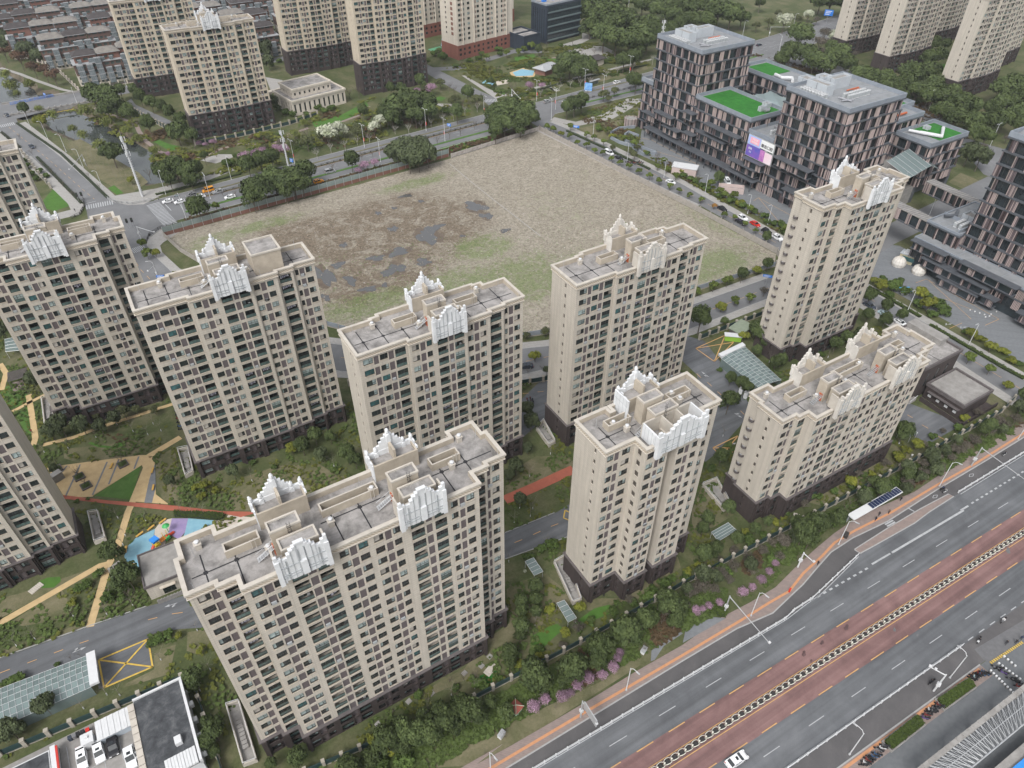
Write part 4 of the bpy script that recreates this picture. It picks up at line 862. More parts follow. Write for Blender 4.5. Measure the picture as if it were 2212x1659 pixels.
 # windows
 items.sort(key=lambda q:(q[0],q[2])); nw={'W':0,'B':0}; rest={'W':MB(),'B':MB()}
 for j,kind,a,c,z,h,fi in items:
  y=front[fi][2]; base=z<zb-1
  if kind=='W':v=R.choices([0,1,2,3,4,5],[6,5,1.5,3,2,4])[0]; me=win_mesh(c-a,h,v,True)
  else:v=R.choices([0,1,2,3,4,5],[7,4,2,3,1,3])[0]; me=balc_mesh(c-a,h,v)
  yy=y+(0 if not base else-.02)
  if nw[kind]<n_ind:
   o=link({'W':'window','B':'balcony'}[kind],me,root,(a,yy,z)); nw[kind]+=1
  else:
   mb=rest[kind]; i0=len(mb.v)
   if not hasattr(mb,'mats'):mb.mats=list(me.materials)
   mb.v+=[(p.co.x+a,p.co.y+yy,p.co.z+z)for p in me.vertices]
   for p in me.polygons:mb.f.append(tuple(i0+k for k in p.vertices)); mb.m.append(p.material_index)
 for kind,nm in(('W','window'),('B','balcony')):
  if rest[kind].f:stuff(rest[kind].build(nm,rest[kind].mats,root))
 if near:                                                       # air units standing in some louvre bays
  lv=[q for q in P['bays']if q[0]=='L']
  for _ in range(14):
   q=R.choice(lv); zt=R.choice(tops[:-base_rows]); xx=(q[1]+.12)*sx; link('air_unit',ac_mesh(),root,(xx,yof((q[1]+q[2])/2*sx)-.02,zt-2.1))
 # parapet with cornice, roof deck
 out=offset_poly(poly,.38); out2=offset_poly(poly,.2); inn=offset_poly(poly,-.32); m=len(poly)
 cb=MB()
 for i in range(m):
  j=(i+1)%m
  def Q(p,z):return(p[0],p[1],z)
  cb.quad(Q(out[i],H),Q(out[j],H),Q(inn[j],H),Q(inn[i],H),0)
  cb.quad(Q(out[i],H-.35),Q(out[j],H-.35),Q(out[j],H),Q(out[i],H),0)
  cb.quad(Q(out2[i],H-.45),Q(out2[j],H-.45),Q(out[j],H-.35),Q(out[i],H-.35),0)
  cb.quad(Q(out2[i],H-1.25),Q(out2[j],H-1.25),Q(out2[j],H-.45),Q(out2[i],H-.45),2)
  cb.quad(Q(offset_poly(poly,.32)[i],H-1.25),Q(offset_poly(poly,.32)[j],H-1.25),Q(out2[j],H-1.2),Q(out2[i],H-1.2),0)
  p3=offset_poly(poly,.32); p4=offset_poly(poly,.04)
  cb.quad(Q(p4[i],H-1.5),Q(p4[j],H-1.5),Q(p3[j],H-1.25),Q(p3[i],H-1.25),0)
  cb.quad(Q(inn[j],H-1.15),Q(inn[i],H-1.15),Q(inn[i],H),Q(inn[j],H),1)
 cb.build('parapet',[PARA,INNER,FLUTE],root)
 db=MB(); db.prism(inn,H-1.3,H-1.12,0,0); db.build('roof_deck',[DECK],root)
 if not roofdetail:return root
 zd=H-1.12; X1=poly[0][0]+0; Wd=max(p[0]for p in poly); sb=MB()
 seam_y={'slab':5.6,'double':6.2,'single':6.2,'star':7.0}[plan]
 def clear(x):return all(abs(x-cx*sx)>4.3 for cx in P['crowns'])
 xa=1.2
 for cx in[q*sx for q in P['crowns']]+[Wd+4.2]:
  xb=min(cx-4.2,Wd-1.0); sb.box(xa,seam_y-.1,zd,xb,seam_y+.1,zd+.03,0)
  k=xa+2.0
  while k<xb-1:
   y_in=yof(k); sb.box(k-.1,y_in+.8,zd,k+.1,seam_y-.1,zd+.03,0); sb.box(k-.1,seam_y+.1,zd,k+.1,10.0,zd+.03,0)
   sb.box(k-.3,seam_y-.3,zd+.03,k+.3,seam_y+.3,zd+.08,0); k+=4.6
  xa=cx+4.2
 sb.build('roof_joint',[SEAM],root)
 for cx in P['crowns']:
  cx*=sx; yf=yof(cx-1)
  fm=[white,GREYL,PARA]
  (crown_front(cx,11.8,-1.1,H-2.3,None)if plan=='star' else crown_front(cx-.6,8.0,yf-1.1,H-1.7,None)).build('crown',fm,root)
  yb=9.2 if plan=='slab' else 8.9; ye=12.6 if plan=='slab' else 12.4
  if plan=='star':yb,ye=9.2,13.2
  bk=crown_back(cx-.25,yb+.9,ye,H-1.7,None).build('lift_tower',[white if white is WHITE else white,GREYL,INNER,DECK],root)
  def house(name,x0,y0,x1,y1,zt):
   h=MB(); h.box(x0,y0,zd,x1,y1,zt-.35,1)
   h.box(x0-.1,y0-.1,zt-.35,x1+.1,y0+.2,zt,0); h.box(x0-.1,y1-.2,zt-.35,x1+.1,y1+.1,zt,0)
   h.box(x0-.1,y0+.2,zt-.35,x0+.2,y1-.2,zt,0); h.box(x1-.2,y0+.2,zt-.35,x1+.1,y1-.2,zt,0)
   h.box(x0+.2,y0+.2,zt-.34,x1-.2,y1-.2,zt-.28,2)
   return h.build(name,[PARA,INNER,DECK],root)
  st=house('stair_house',cx-3.6,3.6+(2.8 if plan=='star' else 0),cx+1.0,5.8+(2.8 if plan=='star' else 0),H+4.6)
  house('tank_house',cx-3.0,(3.6 if plan=='star' else yf+.6),cx+2.6,(5.9 if plan=='star' else yf+2.9),H+3.4)
  dr=MB(); dr.box(cx-3.75,3.9,zd,cx-3.62,4.8,zd+2.1,0); dr.build('door',[ORANGE],st)
  la=MB()
  for q in(0,.45):la.tube([(cx-1.0+q,3.3,zd),(cx-1.0+q,3.3,H+5.6)],.03,4)
  for q in range(16):la.box(cx-1.0,3.28,zd+.4*q+.2,cx-.55,3.32,zd+.4*q+.24)
  for q in range(5):la.box(cx-1.15,2.7,H+1+q,cx-.4,2.74,H+1.04+q); la.box(cx-1.15,2.7,H+1+q,cx-1.11,3.3,H+1.04+q)
  la.build('ladder',[SEAM],root)
  rs=MB()                                                  # steel stair down to the west roof
  for q in range(8):rs.box(cx-6.4+q*.36,3.8,zd+.2+q*.2,cx-6.1+q*.36,4.7,zd+.24+q*.2)
  for yy in(3.8,4.7):rs.tube([(cx-6.4,yy,zd+1.1),(cx-3.6,yy,zd+2.7)],.03,4); rs.tube([(cx-6.4,yy,zd+.15),(cx-3.6,yy,zd+1.75)],.05,4)
  rs.build('steel_stair',[METAL],root)
  for(xa,xb)in((cx-10.3,cx-4.9),(cx+4.9,cx+10.3)):
   if xa<.9 or xb>Wd-3:continue
   if extra=='box' and xa>cx:continue
   if P['crowns'].index(cx/sx)==0 and len(P['crowns'])==2 and xa>cx:xb=P['crowns'][1]*sx-4.9
   elif len(P['crowns'])==2 and P['crowns'].index(cx/sx)==1 and xa<cx:continue
   t=MB(); y0,y1=seam_y+.9,seam_y+2.8; z1=H+.45
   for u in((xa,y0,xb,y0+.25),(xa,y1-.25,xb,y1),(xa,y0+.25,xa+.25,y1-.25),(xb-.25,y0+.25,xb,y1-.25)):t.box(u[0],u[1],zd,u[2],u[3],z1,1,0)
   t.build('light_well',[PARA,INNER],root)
   pp=MB()
   for q in(.9,1.5):pp.tube([(xb-q,y0-.3,zd),(xb-q,y0-.3,zd+2.3)],.07,6)
   pp.build('vent_pipe',[PARA],root)
  if plan=='star':
   b=MB(); b.box(cx-5.2,8.9,H-6,cx-4.9,13.2,H+3.6,0)
   for q in range(4):b.box(cx-5.23,9.4+q,H-5.9,cx-5.2,9.45+q,H+3.5,1)
   for q in range(3):b.box(cx-5.24,8.9,H-4+q*3,cx-5.21,13.2,H-3.95+q*3,1)
   b.build('white_screen',[WHITE,GREYL],root)
 spots={'slab':[(6.9,9.3),(16.0,4.6),(33.2,10.0),(25.9,5.2)],'double':[(3.4,11.3),(12.6,5.0),(22.5,5.0),(30.6,7.8),(44.5,6.0),(48.6,11.2)],
    'single':[(2.8,10.0),(12.2,5.0),(22.5,5.0),(30.6,10.8)],'star':[(5.6,8.6),(7.2,6.4),(20.8,9.6),(21.2,7.4)]}[plan]
 vm=None
 for x,y in spots:
  if vm is None:
   v=MB(); v.box(-.45,-.4,0,.45,.4,1.15,0); v.box(-.58,-.5,1.15,.58,.5,1.3,0)
   v.lathe((0,0,1.3),[(.26,0),(.26,.22),(.36,.24),(.38,.42),(.15,.52)],10,1); vm=v.mesh('vent_stack',[PARA,WPAINT])
  link('vent_stack',vm,root,(x*sx,y,zd))
 lr=MB()
 for x in(1.2,Wd*.3,Wd*.68,Wd-1.1):lr.tube([(x,yof(x)+.1,H),(x,yof(x)+.1,H+1.7)],.035,4)
 for x in(2.5,Wd*.55,Wd-2):lr.tube([(x,9.9,H-1),(x,9.9,H+1.5)],.035,4)
 lr.build('lightning_rod',[METAL],root)
 if extra=='box':
  h=MB(); h.box(27.4,3.0,zd,34.2,10.2,H+4.0,1); h.box(27.2,2.8,H+4.0,34.4,3.2,H+4.4,0); h.box(27.2,10.0,H+4.0,34.4,10.4,H+4.4,0)
  h.box(27.2,3.2,H+4.0,27.6,10.0,H+4.4,0); h.box(34.0,3.2,H+4.0,34.4,10.0,H+4.4,0); h.box(27.6,3.2,H+3.99,34.0,10.0,H+4.05,2)
  h.build('roof_house',[PARA,INNER,DECK],root)
 if extra in('hoods',):
  hm=MB(); k=10
  for q in range(k):
   t0,t1=math.pi*q/k,math.pi*(q+1)/k
   p0=(-math.sin(t0)*.75,-math.cos(t0)*.75); p1=(-math.sin(t1)*.75,-math.cos(t1)*.75)
   hm.quad((p1[0],p1[1],0),(p0[0],p0[1],0),(p0[0],p0[1],.75),(p1[0],p1[1],.75),0)
   hm.tri((p0[0]*.8,p0[1]*.8,.1),(p1[0]*.8,p1[1]*.8,.1),(0,0,.1),1)
  hm.box(-.4,-.3,.1,-.15,.3,.6,2)
  me=hm.mesh('hood',[DLEDGE,FRAME,METAL])
  for zt in tops[1:-base_rows]:link('air_unit_ledge',me,root,(.78,11.3,zt-2.3))
 return root
FLUTE=None
def flute():
 m,t,b=_mat('fluted frieze'); b.inputs['Roughness'].default_value=.85
 tc=t.nodes.new('ShaderNodeTexCoord'); wv=t.nodes.new('ShaderNodeTexWave'); wv.inputs['Scale'].default_value=1.1; wv.bands_direction='DIAGONAL'
 t.links.new(tc.outputs['Object'],wv.inputs['Vector'])
 cr=t.nodes.new('ShaderNodeValToRGB'); cr.color_ramp.elements[0].position=.25; cr.color_ramp.elements[0].color=(0.33,0.28,0.22,1); cr.color_ramp.elements[1].position=.5; cr.color_ramp.elements[1].color=(0.50,0.44,0.36,1)
 t.links.new(wv.outputs['Fac'],cr.inputs[0]); t.links.new(cr.outputs[0],b.inputs['Base Color']); return m
FLUTE=flute()
T_FRONT=tower('double',-9.6,72.0,54.3,'large beige tower with two white roof crowns, nearest the avenue at bottom left')
T_MID=tower('slab',33.1,116.6,52.0,'beige slab tower with one white crown standing in the middle, south of the vacant lot')
T_2=tower('slab',-3.6,154.2,54.0,'beige slab tower with a big square roof house right of its white crown',extra='box')
T_4=tower('slab',86.5,113.8,53.0,'beige slab tower with a cream crown, its end wall facing the middle slab tower',white=WHITEO)
T_5=tower('star',62.8,67.5,49.0,'shorter beige tower with a wide white box crown and a notch down its front')
T_7=tower('double',110.9,65.4,35.2,'low long beige block with two yellowed crowns beside the dark service building',extra='hoods',white=WHITEO)
T_8=tower('single',164.2,107.0,54.3,'beige tower with small rounded ledges up its end wall, before the office complex',sx=1.06,extra='hoods')
T_1=tower('single',-33.7,192.8,54.3,'beige tower cut by the left edge, just before the road crossing')
T_0=tower('slab',-60.6,264.5,54.3,'beige tower at the left edge behind the other one by the crossing')
T_L=tower('slab',-74.6,143.2,54.3,'beige tower at the lower left edge showing its blank side wall')
FAR='pale yellow towers across the avenue'
tower('slab',34.7,467.5,50.2,'pale yellow tower behind its twin, beside the brick terraces',wall=WALLF,group=FAR,base_rows=3)
tower('slab',48.0,390.5,51.5,'pale yellow tower with a white stepped crown above the river park',wall=WALLF,group=FAR,base_rows=4)
tower('slab',121.0,462.5,62,'pale yellow tower cut by the top edge, left of the clubhouse road',wall=WALLF,group=FAR,base_rows=4,roofdetail=False)
tower('slab',145.8,407.0,65,'pale yellow tower cut by the top edge, right of the columned clubhouse',wall=WALLF,group=FAR,base_rows=5,roofdetail=False)
BACKT='tall towers in the far upper right'
tower('slab',440,314.0,58,'first tall beige tower in the far upper right, by the avenue trees',group=BACKT,n_ind=60,roofdetail=False,base_rows=3)
tower('slab',432,276.0,62,'second tall beige tower in the far upper right, in front of its neighbours',group=BACKT,n_ind=60,roofdetail=False,base_rows=3)
tower('slab',428,228.0,52.5,'tall beige tower at upper right with a belt course under its cornice',group=BACKT,n_ind=60,roofdetail=False,base_rows=3)
tower('slab',500,300.0,60,'beige tower half hidden between the tall ones at upper right',group=BACKT,n_ind=40,roofdetail=False,base_rows=3)
tower('slab',486,250.0,60,'beige tower behind the belted tower at the right edge',group=BACKT,n_ind=40,roofdetail=False,base_rows=3)
# ================================================================= slatted office complex
OG='blocks of the slatted office complex'
ODECK=plain('grey membrane roof',(0.25,0.26,0.27),.8,c2=(0.18,0.19,0.20),scale=.35,detail=8)
FINM=[FIN1,FIN2,FIN3,FIN4]
def ring(b,x0,y0,x1,y1,z0,z1,w_,m=0):
 b.box(x0,y0,z0,x1,y0+w_,z1,m); b.box(x0,y1-w_,z0,x1,y1,z1,m); b.box(x0,y0+w_,z0,x0+w_,y1-w_,z1,m); b.box(x1-w_,y0+w_,z0,x1,y1-w_,z1,m)
def fins(b,a,L,axis,pos,z0,z1,out,rr):
 """clusters of upright fins along a wall; axis 'x' or 'y', out = direction of the wall's face"""
 s=rr.uniform(0,.5)
 while s<L-.4:
  n=rr.choice([2,3,4,5,6,7]);
  for k in range(n):
   if s>L-.3:break
   m=rr.choices([0,1,2,3],[5,3,4,2])[0]; d=rr.uniform(.35,.6)
   p0,p1=sorted((pos,pos+out*d))
   if axis=='x':b.box(a+s,p0,z0,a+s+.17,p1,z1,m)
   else:b.box(p0,a+s,z0,p1,a+s+.17,z1,m)
   s+=.44
  s+=rr.choice([.9,1.6,2.4,3.2,4.0])
def office(name,label,x0,y0,x1,y1,z0,z1,fh=4.5,seed=1,deck=None,turf=None,faces='WS',parapet=1.7):
 root=empty(name,(0,0,0)); tag(root,label,'office block',OG); rr=random.Random(seed)
 root.location=(x0,y0,0); n=max(1,int(round((z1-z0)/fh))); h=(z1-z0)/n; X,Y=x1-x0,y1-y0
 g=MB(); g.box(.5,.5,z0,X-.5,Y-.5,z1-.05,0)
 for k in range(n):
  for q in range(int(Y/1.6)):
   g.box(.42,.8+q*1.6,z0+k*h+.3,.5,.86+q*1.6,z0+(k+1)*h,1)
  for q in range(int(X/1.6)):g.box(.8+q*1.6,.42,z0+k*h+.3,.86+q*1.6,.5,z0+(k+1)*h,1)
 g.build('glazing',[OGLASS,FRAME],root)
 for k in range(n):
  zz=z0+k*h; s=MB(); s.box(-.55,-.55,zz+h-.5,X,Y,zz+h-.05 if k<n-1 else z1,0); s.build('floor_slab',[ODARK],root)
  f=MB()
  if 'W' in faces:fins(f,.1,Y-.2,'y',.12 if k%2 else .0,zz+.02,zz+h-.56,-1,rr)
  if 'S' in faces:fins(f,.1,X-.2,'x',.12 if k%2 else .0,zz+.02,zz+h-.56,-1,rr)
  f.build('fin_cladding',FINM,root)
 p=MB(); ring(p,-.15,-.15,X+.15,Y+.15,z1-.2,z1+parapet,.35); p.build('parapet',[OBLUE],root)
 d=MB(); d.box(.2,.2,z1+.01,X-.2,Y-.2,z1+.3,0);
 for q in range(3):d.box(.3,Y*(q+1)/4,z1+.3,X-.3,Y*(q+1)/4+.12,z1+.34,1)
 d.build('roof_deck',[deck or ODECK,OBLUE],root)
 if turf:
  t_=MB(); t_.box(*turf[:2],z1+.3,*turf[2:],z1+.5,0); t_.build('roof_turf',[TURF],root)
 return root
def cond(parent,pts,z):
 """outdoor air units"""
 global _CM
 if '_CM' not in globals():
  b=MB(); b.box(-.5,-.42,0,.5,.42,1.6,0); b.box(-.52,-.44,.25,-.5,.44,1.4,1); b.box(-.5,-.45,.25,.5,-.42,1.4,1)
  b.lathe((-.0,0,1.6),[(.36,0),(.36,.12),(.1,.1)],10,2); _CM=b.mesh('air_unit',[WPAINT,GREYL,METAL])
 for x,y in pts:link('air_unit',_CM,parent,(x-parent.location.x,y-parent.location.y,z),R.uniform(-.03,.03)).scale=(1.25,1.25,1.1)
def penthouse(parent,x0,y0,x1,y1,z,h):
 b=MB(); X,Y=parent.location.x,parent.location.y; ring(b,x0-X,y0-Y,x1-X,y1-Y,z,z+h,.3); b.box(x0-X+.3,y0-Y+.3,z,x1-X-.3,y1-Y-.3,z+h-.7,1)
 b.box(x0-X-.06,(y0+y1)/2-Y,z,x0-X,(y0+y1)/2-Y+.1,z+h,2)
 b.build('plant_room',[OLIGHT,CONC,FRAME],parent)
OLIGHT=plain('pale blue grey render',(0.42,0.45,0.48),.7,var=.15,scale=.4)
def duct(parent,pts,r,mat=CHROME):
 b=MB(); X,Y=parent.location.x,parent.location.y; b.tube([(p[0]-X,p[1]-Y,p[2])for p in pts],r,8); b.build('duct',[mat],parent)
def roofplant(o,x0,y0,z):
 """the same plant on both office towers"""
 penthouse(o,x0+5,y0+15,x0+9.5,y0+25,z,4.2); penthouse(o,x0+14,y0+19,x0+24,y0+23,z,4.2); penthouse(o,x0+12,y0+23,x0+17,y0+27,z,4.2)
 cond(o,[(x0+2.2+1.9*j,y0+14+1.5*i)for i in range(8)for j in range(2)],z)
 cond(o,[(x0+11+1.6*i,y0+8.5+2.2*j)for i in range(8)for j in range(2)],z)
 duct(o,[(x0+6,y0+8,z+.5),(x0+11,y0+6.5,z+.5)],.35); duct(o,[(x0+8,y0+11,z+.6),(x0+9,y0+5.5,z+.6)],.3)
 duct(o,[(x0+19,y0+13,z+.7),(x0+23,y0+13,z+.7)],.3,ORANGE); duct(o,[(x0+17,y0+14.5,z+.7),(x0+24,y0+14.5,z+.7)],.3,ORANGE)
O1=office('office_tower','slatted office tower nearest the cross avenue, beside a white mast',250,250,282,281,0,46,seed=1); roofplant(O1,250,250,46.3)
O1b=office('office_block','low slatted block stepping down from the north end of the office row',251,281.2,277,290,0,23.5,seed=2)
for q in range(3):b=MB(); b.box(1+q*8,.5,24,1.3+q*8,8.3,25,0); b.build('roof_beam',[OLIGHT],O1b)
O2=office('office_tower','slatted office tower behind the billboard, in the middle of the complex',250,169,283,200,0,45,seed=3); roofplant(O2,250,170,45.3)
P1=office('office_block','slatted block with a large green roof between the two office towers',250,214.6,271,249.4,0,27,seed=4,turf=(1.2,1.5,20,33.5))
P2=office('office_block','slatted podium part with a billboard on its front wall',250,200.2,275,214.4,0,22.5,seed=5)
penthouse(P1,261,220,265,221.6,27.5,2); penthouse(P1,267,222,270,225,27.5,1.8); duct(P1,[(262,218.2,28.2),(264.5,218.2,28.2)],.55); duct(P1,[(262,219.4,28.2),(266,219.4,28.2)],.55)
cond(P2,[(256+2*i,204+3*j)for i in range(3)for j in range(2)],22.8); duct(P2,[(254,203,23.6),(262,203,23.6),(262,211,23.6)],.5)
BW=office('office_block','back wing with two green roof patches behind the office row',300,202,318,272,0,26.5,seed=6,turf=(1,52,17,68))
for tf in((1.0,8,16,12),(1.0,14,16,18)):b=MB(); b.box(*tf[:2],26.8,*tf[2:],27.0,0); b.build('roof_turf',[TURF],BW)
duct(BW,[(304,252,28),(302,246,28.4),(306,243,28.4),(303,240,28.2)],.8,WPAINT); cond(BW,[(303+1.3*i,232+2*j)for i in range(5)for j in range(2)],26.8)
duct(BW,[(302,222,28.2),(316,224,28.2)],.7,WPAINT); penthouse(BW,309,236,315,242,26.8,2.2)
LK=office('office_block','narrow roofed link joining the back wing to the middle office tower',275.2,200.2,299.8,212,0,25,seed=7)
ATR=MB();
for q in range(6):
 for k in range(5):ATR.quad((271.5+q*4.7,214+k*7,21+.7*((q+k)%2)),(276.2+q*4.7,214+k*7,21.7-.7*((q+k)%2)),(276.2+q*4.7,221+k*7,21+.7*((q+k)%2)),(271.5+q*4.7,221+k*7,21.7-.7*((q+k)%2)),(q*k)%2)
tag(ATR.build('atrium_roof',[plain('frosted atrium glass',(0.22,0.275,0.28),.3),plain('frosted atrium glass pane',(0.25,0.31,0.315),.3)]),'faceted pale glass roof over the office courtyard','glass roof')
SE1=office('office_block','slatted block with green roof and bent silver ducts, right of the middle office tower',297,159.5,322,176,7.5,25,seed=8,turf=(9,1,24,15.5))
duct(SE1,[(304,170,26.4),(308,162.5,26.4),(317,168,26.4)],.75,WPAINT); duct(SE1,[(302,174,26.4),(304,170,26.4)],.6,WPAINT); penthouse(SE1,311,171,313,173.5,25.3,1.6)
SE2=office('office_block','small slatted block with an open plant roof behind the bent silver ducts',290,176.3,313,186,7.5,30,seed=9)
SE3=office('office_block','slatted block with two small green roof strips at the back of the office row',300,186.3,320,199.5,0,30,seed=19,turf=(2,1,18,5))
duct(SE2,[(296,180,31.2),(306,180,31.2)],.5,ORANGE)
b=MB(); b.box(283.2,160,0,296.8,186,7.5,0); b.box(283.2,160,13,296.8,186,14,0); b.box(297,160,0,299,176,7.45,1); b.box(320,160,0,322,176,7.45,1); b.box(299,165,0,320,176,7.45,1)
tag(b.build('podium_block',[CONC,ODARK]),'dark terraced podium under the slatted blocks and glass canopy','podium')
b=MB()
b.quad((283.5,156,16),(296.5,156,18.5),(296.5,168,21.5),(283.5,168,19)); b.quad((296.5,156,18.5),(303,154,15.5),(303,160,17),(296.5,168,21.5))
for q in range(6):b.tube([(283.5+q*2.6,156,16.1+q*.5),(283.5+q*2.6,168,19.1+q*.5)],.08,4,1)
tag(b.build('glass_canopy',[ROOFGL,METAL]),'folded glass canopy between the office tower and the green roofed block','canopy')
# projecting boxes, awnings and ground floor canopy of the west front
def baybox(parent,y0,y1,zt,dpt=3.2,hh=3.4,seed=0):
 X,Y=parent.location.x,parent.location.y; rr=random.Random(seed); b=MB()
 b.box(-dpt+.3,y0-Y+.3,zt-hh,-.35,y1-Y-.3,zt-.35,0)
 b.build('bay_glazing',[OGLASS],parent)
 r_=MB(); i=len(r_.v); a0,a1=y0-Y-.5,y1-Y+.5
 r_.prism([(-dpt-.9,a0),(-.32,a0),(-.32,a1),(-dpt-.9,a1)],zt-.35,zt,0,0,True); r_.prism([(-dpt,a0+.4),(-.32,a0+.4),(-.32,a1-.4),(-dpt,a1-.4)],zt-hh-.3,zt-hh,0,0,True)
 r_.build('awning',[ODARK],parent)
 f=MB(); fins(f,y0-Y+.2,y1-y0-.4,'y',-dpt+.25,zt-hh,zt-.36,-1,rr); f.build('fin_cladding',FINM,parent)
for k,(par,y0,y1,zt)in enumerate(((P1,217,238,19.5),(P1,224.5,242,14.5),(P2,203.5,219,9.4),(P2,201,211.5,13.0),(O2,177,195,19.3),(O2,180,187,8.3),(O1,246.5,253,20.7),(O1,244.5,251,11.2),(O1,260.5,273,14.3),(O1b,273.5,283,11),(O1,255,266,9.6),(O2,168,178,11.5))):baybox(par,y0,y1,zt,seed=k)
b=MB(); b.box(-5.2,-48,4.6,-.4,28,4.95,0)
for q in range(16):b.box(-4.9,-47+q*4.9,0,-4.6,-46.7+q*4.9,4.6,0)
b.build('ground_canopy',[ODARK],O1)
# billboard on the podium front
bb=empty('billboard',(249.0,205,0)); tag(bb,'large advertising billboard in pink, white and blue on the slatted office front','billboard')
BY=lambda y:205-(y-205)
def panel(y0,y1,z0,z1,mat,dx=0.0,nm='panel'):
 b=MB(); b.box(-.55-dx,y0-205,z0,-.5-dx+.05,y1-205,z1,0); return b.build(nm,[mat],bb)
fr=MB(); fr.box(-.5,-7.5,13.3,-.2,7.7,22.9,0); fr.build('frame',[METAL],bb)
panel(205.3,212.5,18.6,22.6,plain('poster pale blue',(0.30,0.45,0.75),.5,c2=(0.45,0.50,0.80),scale=.4)); panel(206.0,211.2,19.3,22.0,plain('poster pink',(0.75,0.30,0.42),.5,c2=(0.80,0.45,0.52),scale=.8),.06)
panel(197.9,205.2,18.6,22.6,plain('poster white',(0.75,0.76,0.76),.5))
panel(202.5,212.5,13.6,18.5,plain('poster blue and violet',(0.03,0.10,0.42),.5,c2=(0.25,0.10,0.42),scale=.25)); panel(202.0,204.6,13.65,18.4,plain('poster violet',(0.55,0.22,0.50),.5,c2=(0.30,0.10,0.35),scale=.7),.06)
panel(197.9,201.95,13.6,18.1,plain('poster blush',(0.75,0.55,0.62),.5,c2=(0.80,0.70,0.74),scale=.3)); panel(198.0,205.1,18.55,18.95,plain('poster dark strip',(0.03,0.05,0.05),.5),.06)
def text_mesh(s,size,mat,loc,rot,parent,name='lettering'):
 cu=bpy.data.curves.new(name,'FONT'); cu.body=s; cu.size=size; cu.align_x='CENTER'; cu.extrude=.02; cu.offset=.012
 o=bpy.data.objects.new(name,cu); COL.objects.link(o); dg=bpy.context.evaluated_depsgraph_get()
 me=bpy.data.meshes.new_from_object(o.evaluated_get(dg)); bpy.data.objects.remove(o); me.materials.clear(); me.materials.append(mat)
 t_=link(name,me,parent,loc); t_.rotation_euler=rot; return t_
BLK=plain('black lettering',(0.015,0.015,0.018),.5); WLT=plain('white lettering',(0.7,0.7,0.7),.5)
rw=(math.pi/2,0,-math.pi/2)
try:
 text_mesh('康态口腔',1.65,BLK,(-.62,201.55-205,19.75),rw,bb); text_mesh('牙冠不崩',.8,WLT,(-.62,208.6-205,21.0),rw,bb); text_mesh('和平口腔',.8,WLT,(-.62,208.6-205,19.8),rw,bb)
 text_mesh('齿科',1.1,WLT,(-.62,210.4-205,16.6),rw,bb); text_mesh('3.6',1.0,WLT,(-.62,210.2-205,15.2),rw,bb)
 text_mesh('OPEN DAY',.35,WLT,(-.62,201.6-205,18.6),rw,bb)
except Exception as e:print('text',e)
# tower at the right edge with its podium and bridges
O3=office('office_tower','slatted office tower cut by the right edge',258,76,292,115,0,53,seed=10)
O3b=office('office_block','slatted podium with open plant roof left of the tower at the right edge',255.6,115.2,284,128,6,17,seed=11,parapet=.8)
penthouse(O3b,268,118,273,123,17.3,1.8); cond(O3b,[(260+1.4*i,118+2*j)for i in range(4)for j in range(2)],17.3); duct(O3b,[(262,126,18.4),(266,124,18.4),(270,126,18.4)],.6,ODARK)
b=MB(); b.box(.5,1,16.9,28,1.4,18.6); b.box(9,.3,16.9,9.4,12.6,18.6); b.build('roof_beam',[OBLUE],O3b)
O3c=office('office_block','long slatted podium in front of the tower at the right edge',251.5,62,257.8,128,3.9,11.6,seed=12,parapet=.5)
for k,(y0,y1,zt)in enumerate(((98,113,3.8),(96,121,7.6),(88,108,12.4),(114,127,11.9),(92,97,5.2),(66,84,5.5),(64,80,11.5))):baybox(O3c,y0,y1,zt,dpt=2.6,hh=min(3.2,zt-.5),seed=40+k)
g=MB(); g.box(1.5,1,0,6,65,3.9,0); g.build('ground_glazing',[OGLASS],O3c)
def skybridge(label,a,c,wd,z0,z1):
 a,c=Vector((*a,0)),Vector((*c,0)); d=(c-a); L=d.length; ang=math.atan2(d.y,d.x); o=empty('sky_bridge',a,ang); tag(o,label,'footbridge','enclosed bridges between the office blocks')
 b=MB(); b.box(0,-wd/2,z0,L,wd/2,z0+.5); b.box(0,-wd/2,z1,L,wd/2,z1+.35,1)
 for q in range(int(L/1.2)):b.box(q*1.2,-wd/2,z1+.35,q*1.2+.1,wd/2,z1+.45,0)
 b.build('deck',[ODARK,CONC],o); rr=random.Random(5); f=MB()
 for sy in(-1,1):fins(f,.1,L-.2,'x',sy*(wd/2-(.5 if sy>0 else .0)),z0+.5,z1,sy if sy<0 else 1,rr)
 f.build('fin_cladding',FINM,o); t_=MB(); t_.box(.2,-wd/2+.6,z0+.5,L-.2,wd/2-.6,z1,0); t_.build('glazing',[OGLASS],o)
skybridge('enclosed slatted bridge crossing the road to the right edge tower, the farther one',(290,151),(288,116),4.6,11,15.5)
skybridge('enclosed slatted bridge crossing the road to the right edge tower, the nearer one',(262,166),(260,128),4.6,11,15.5)
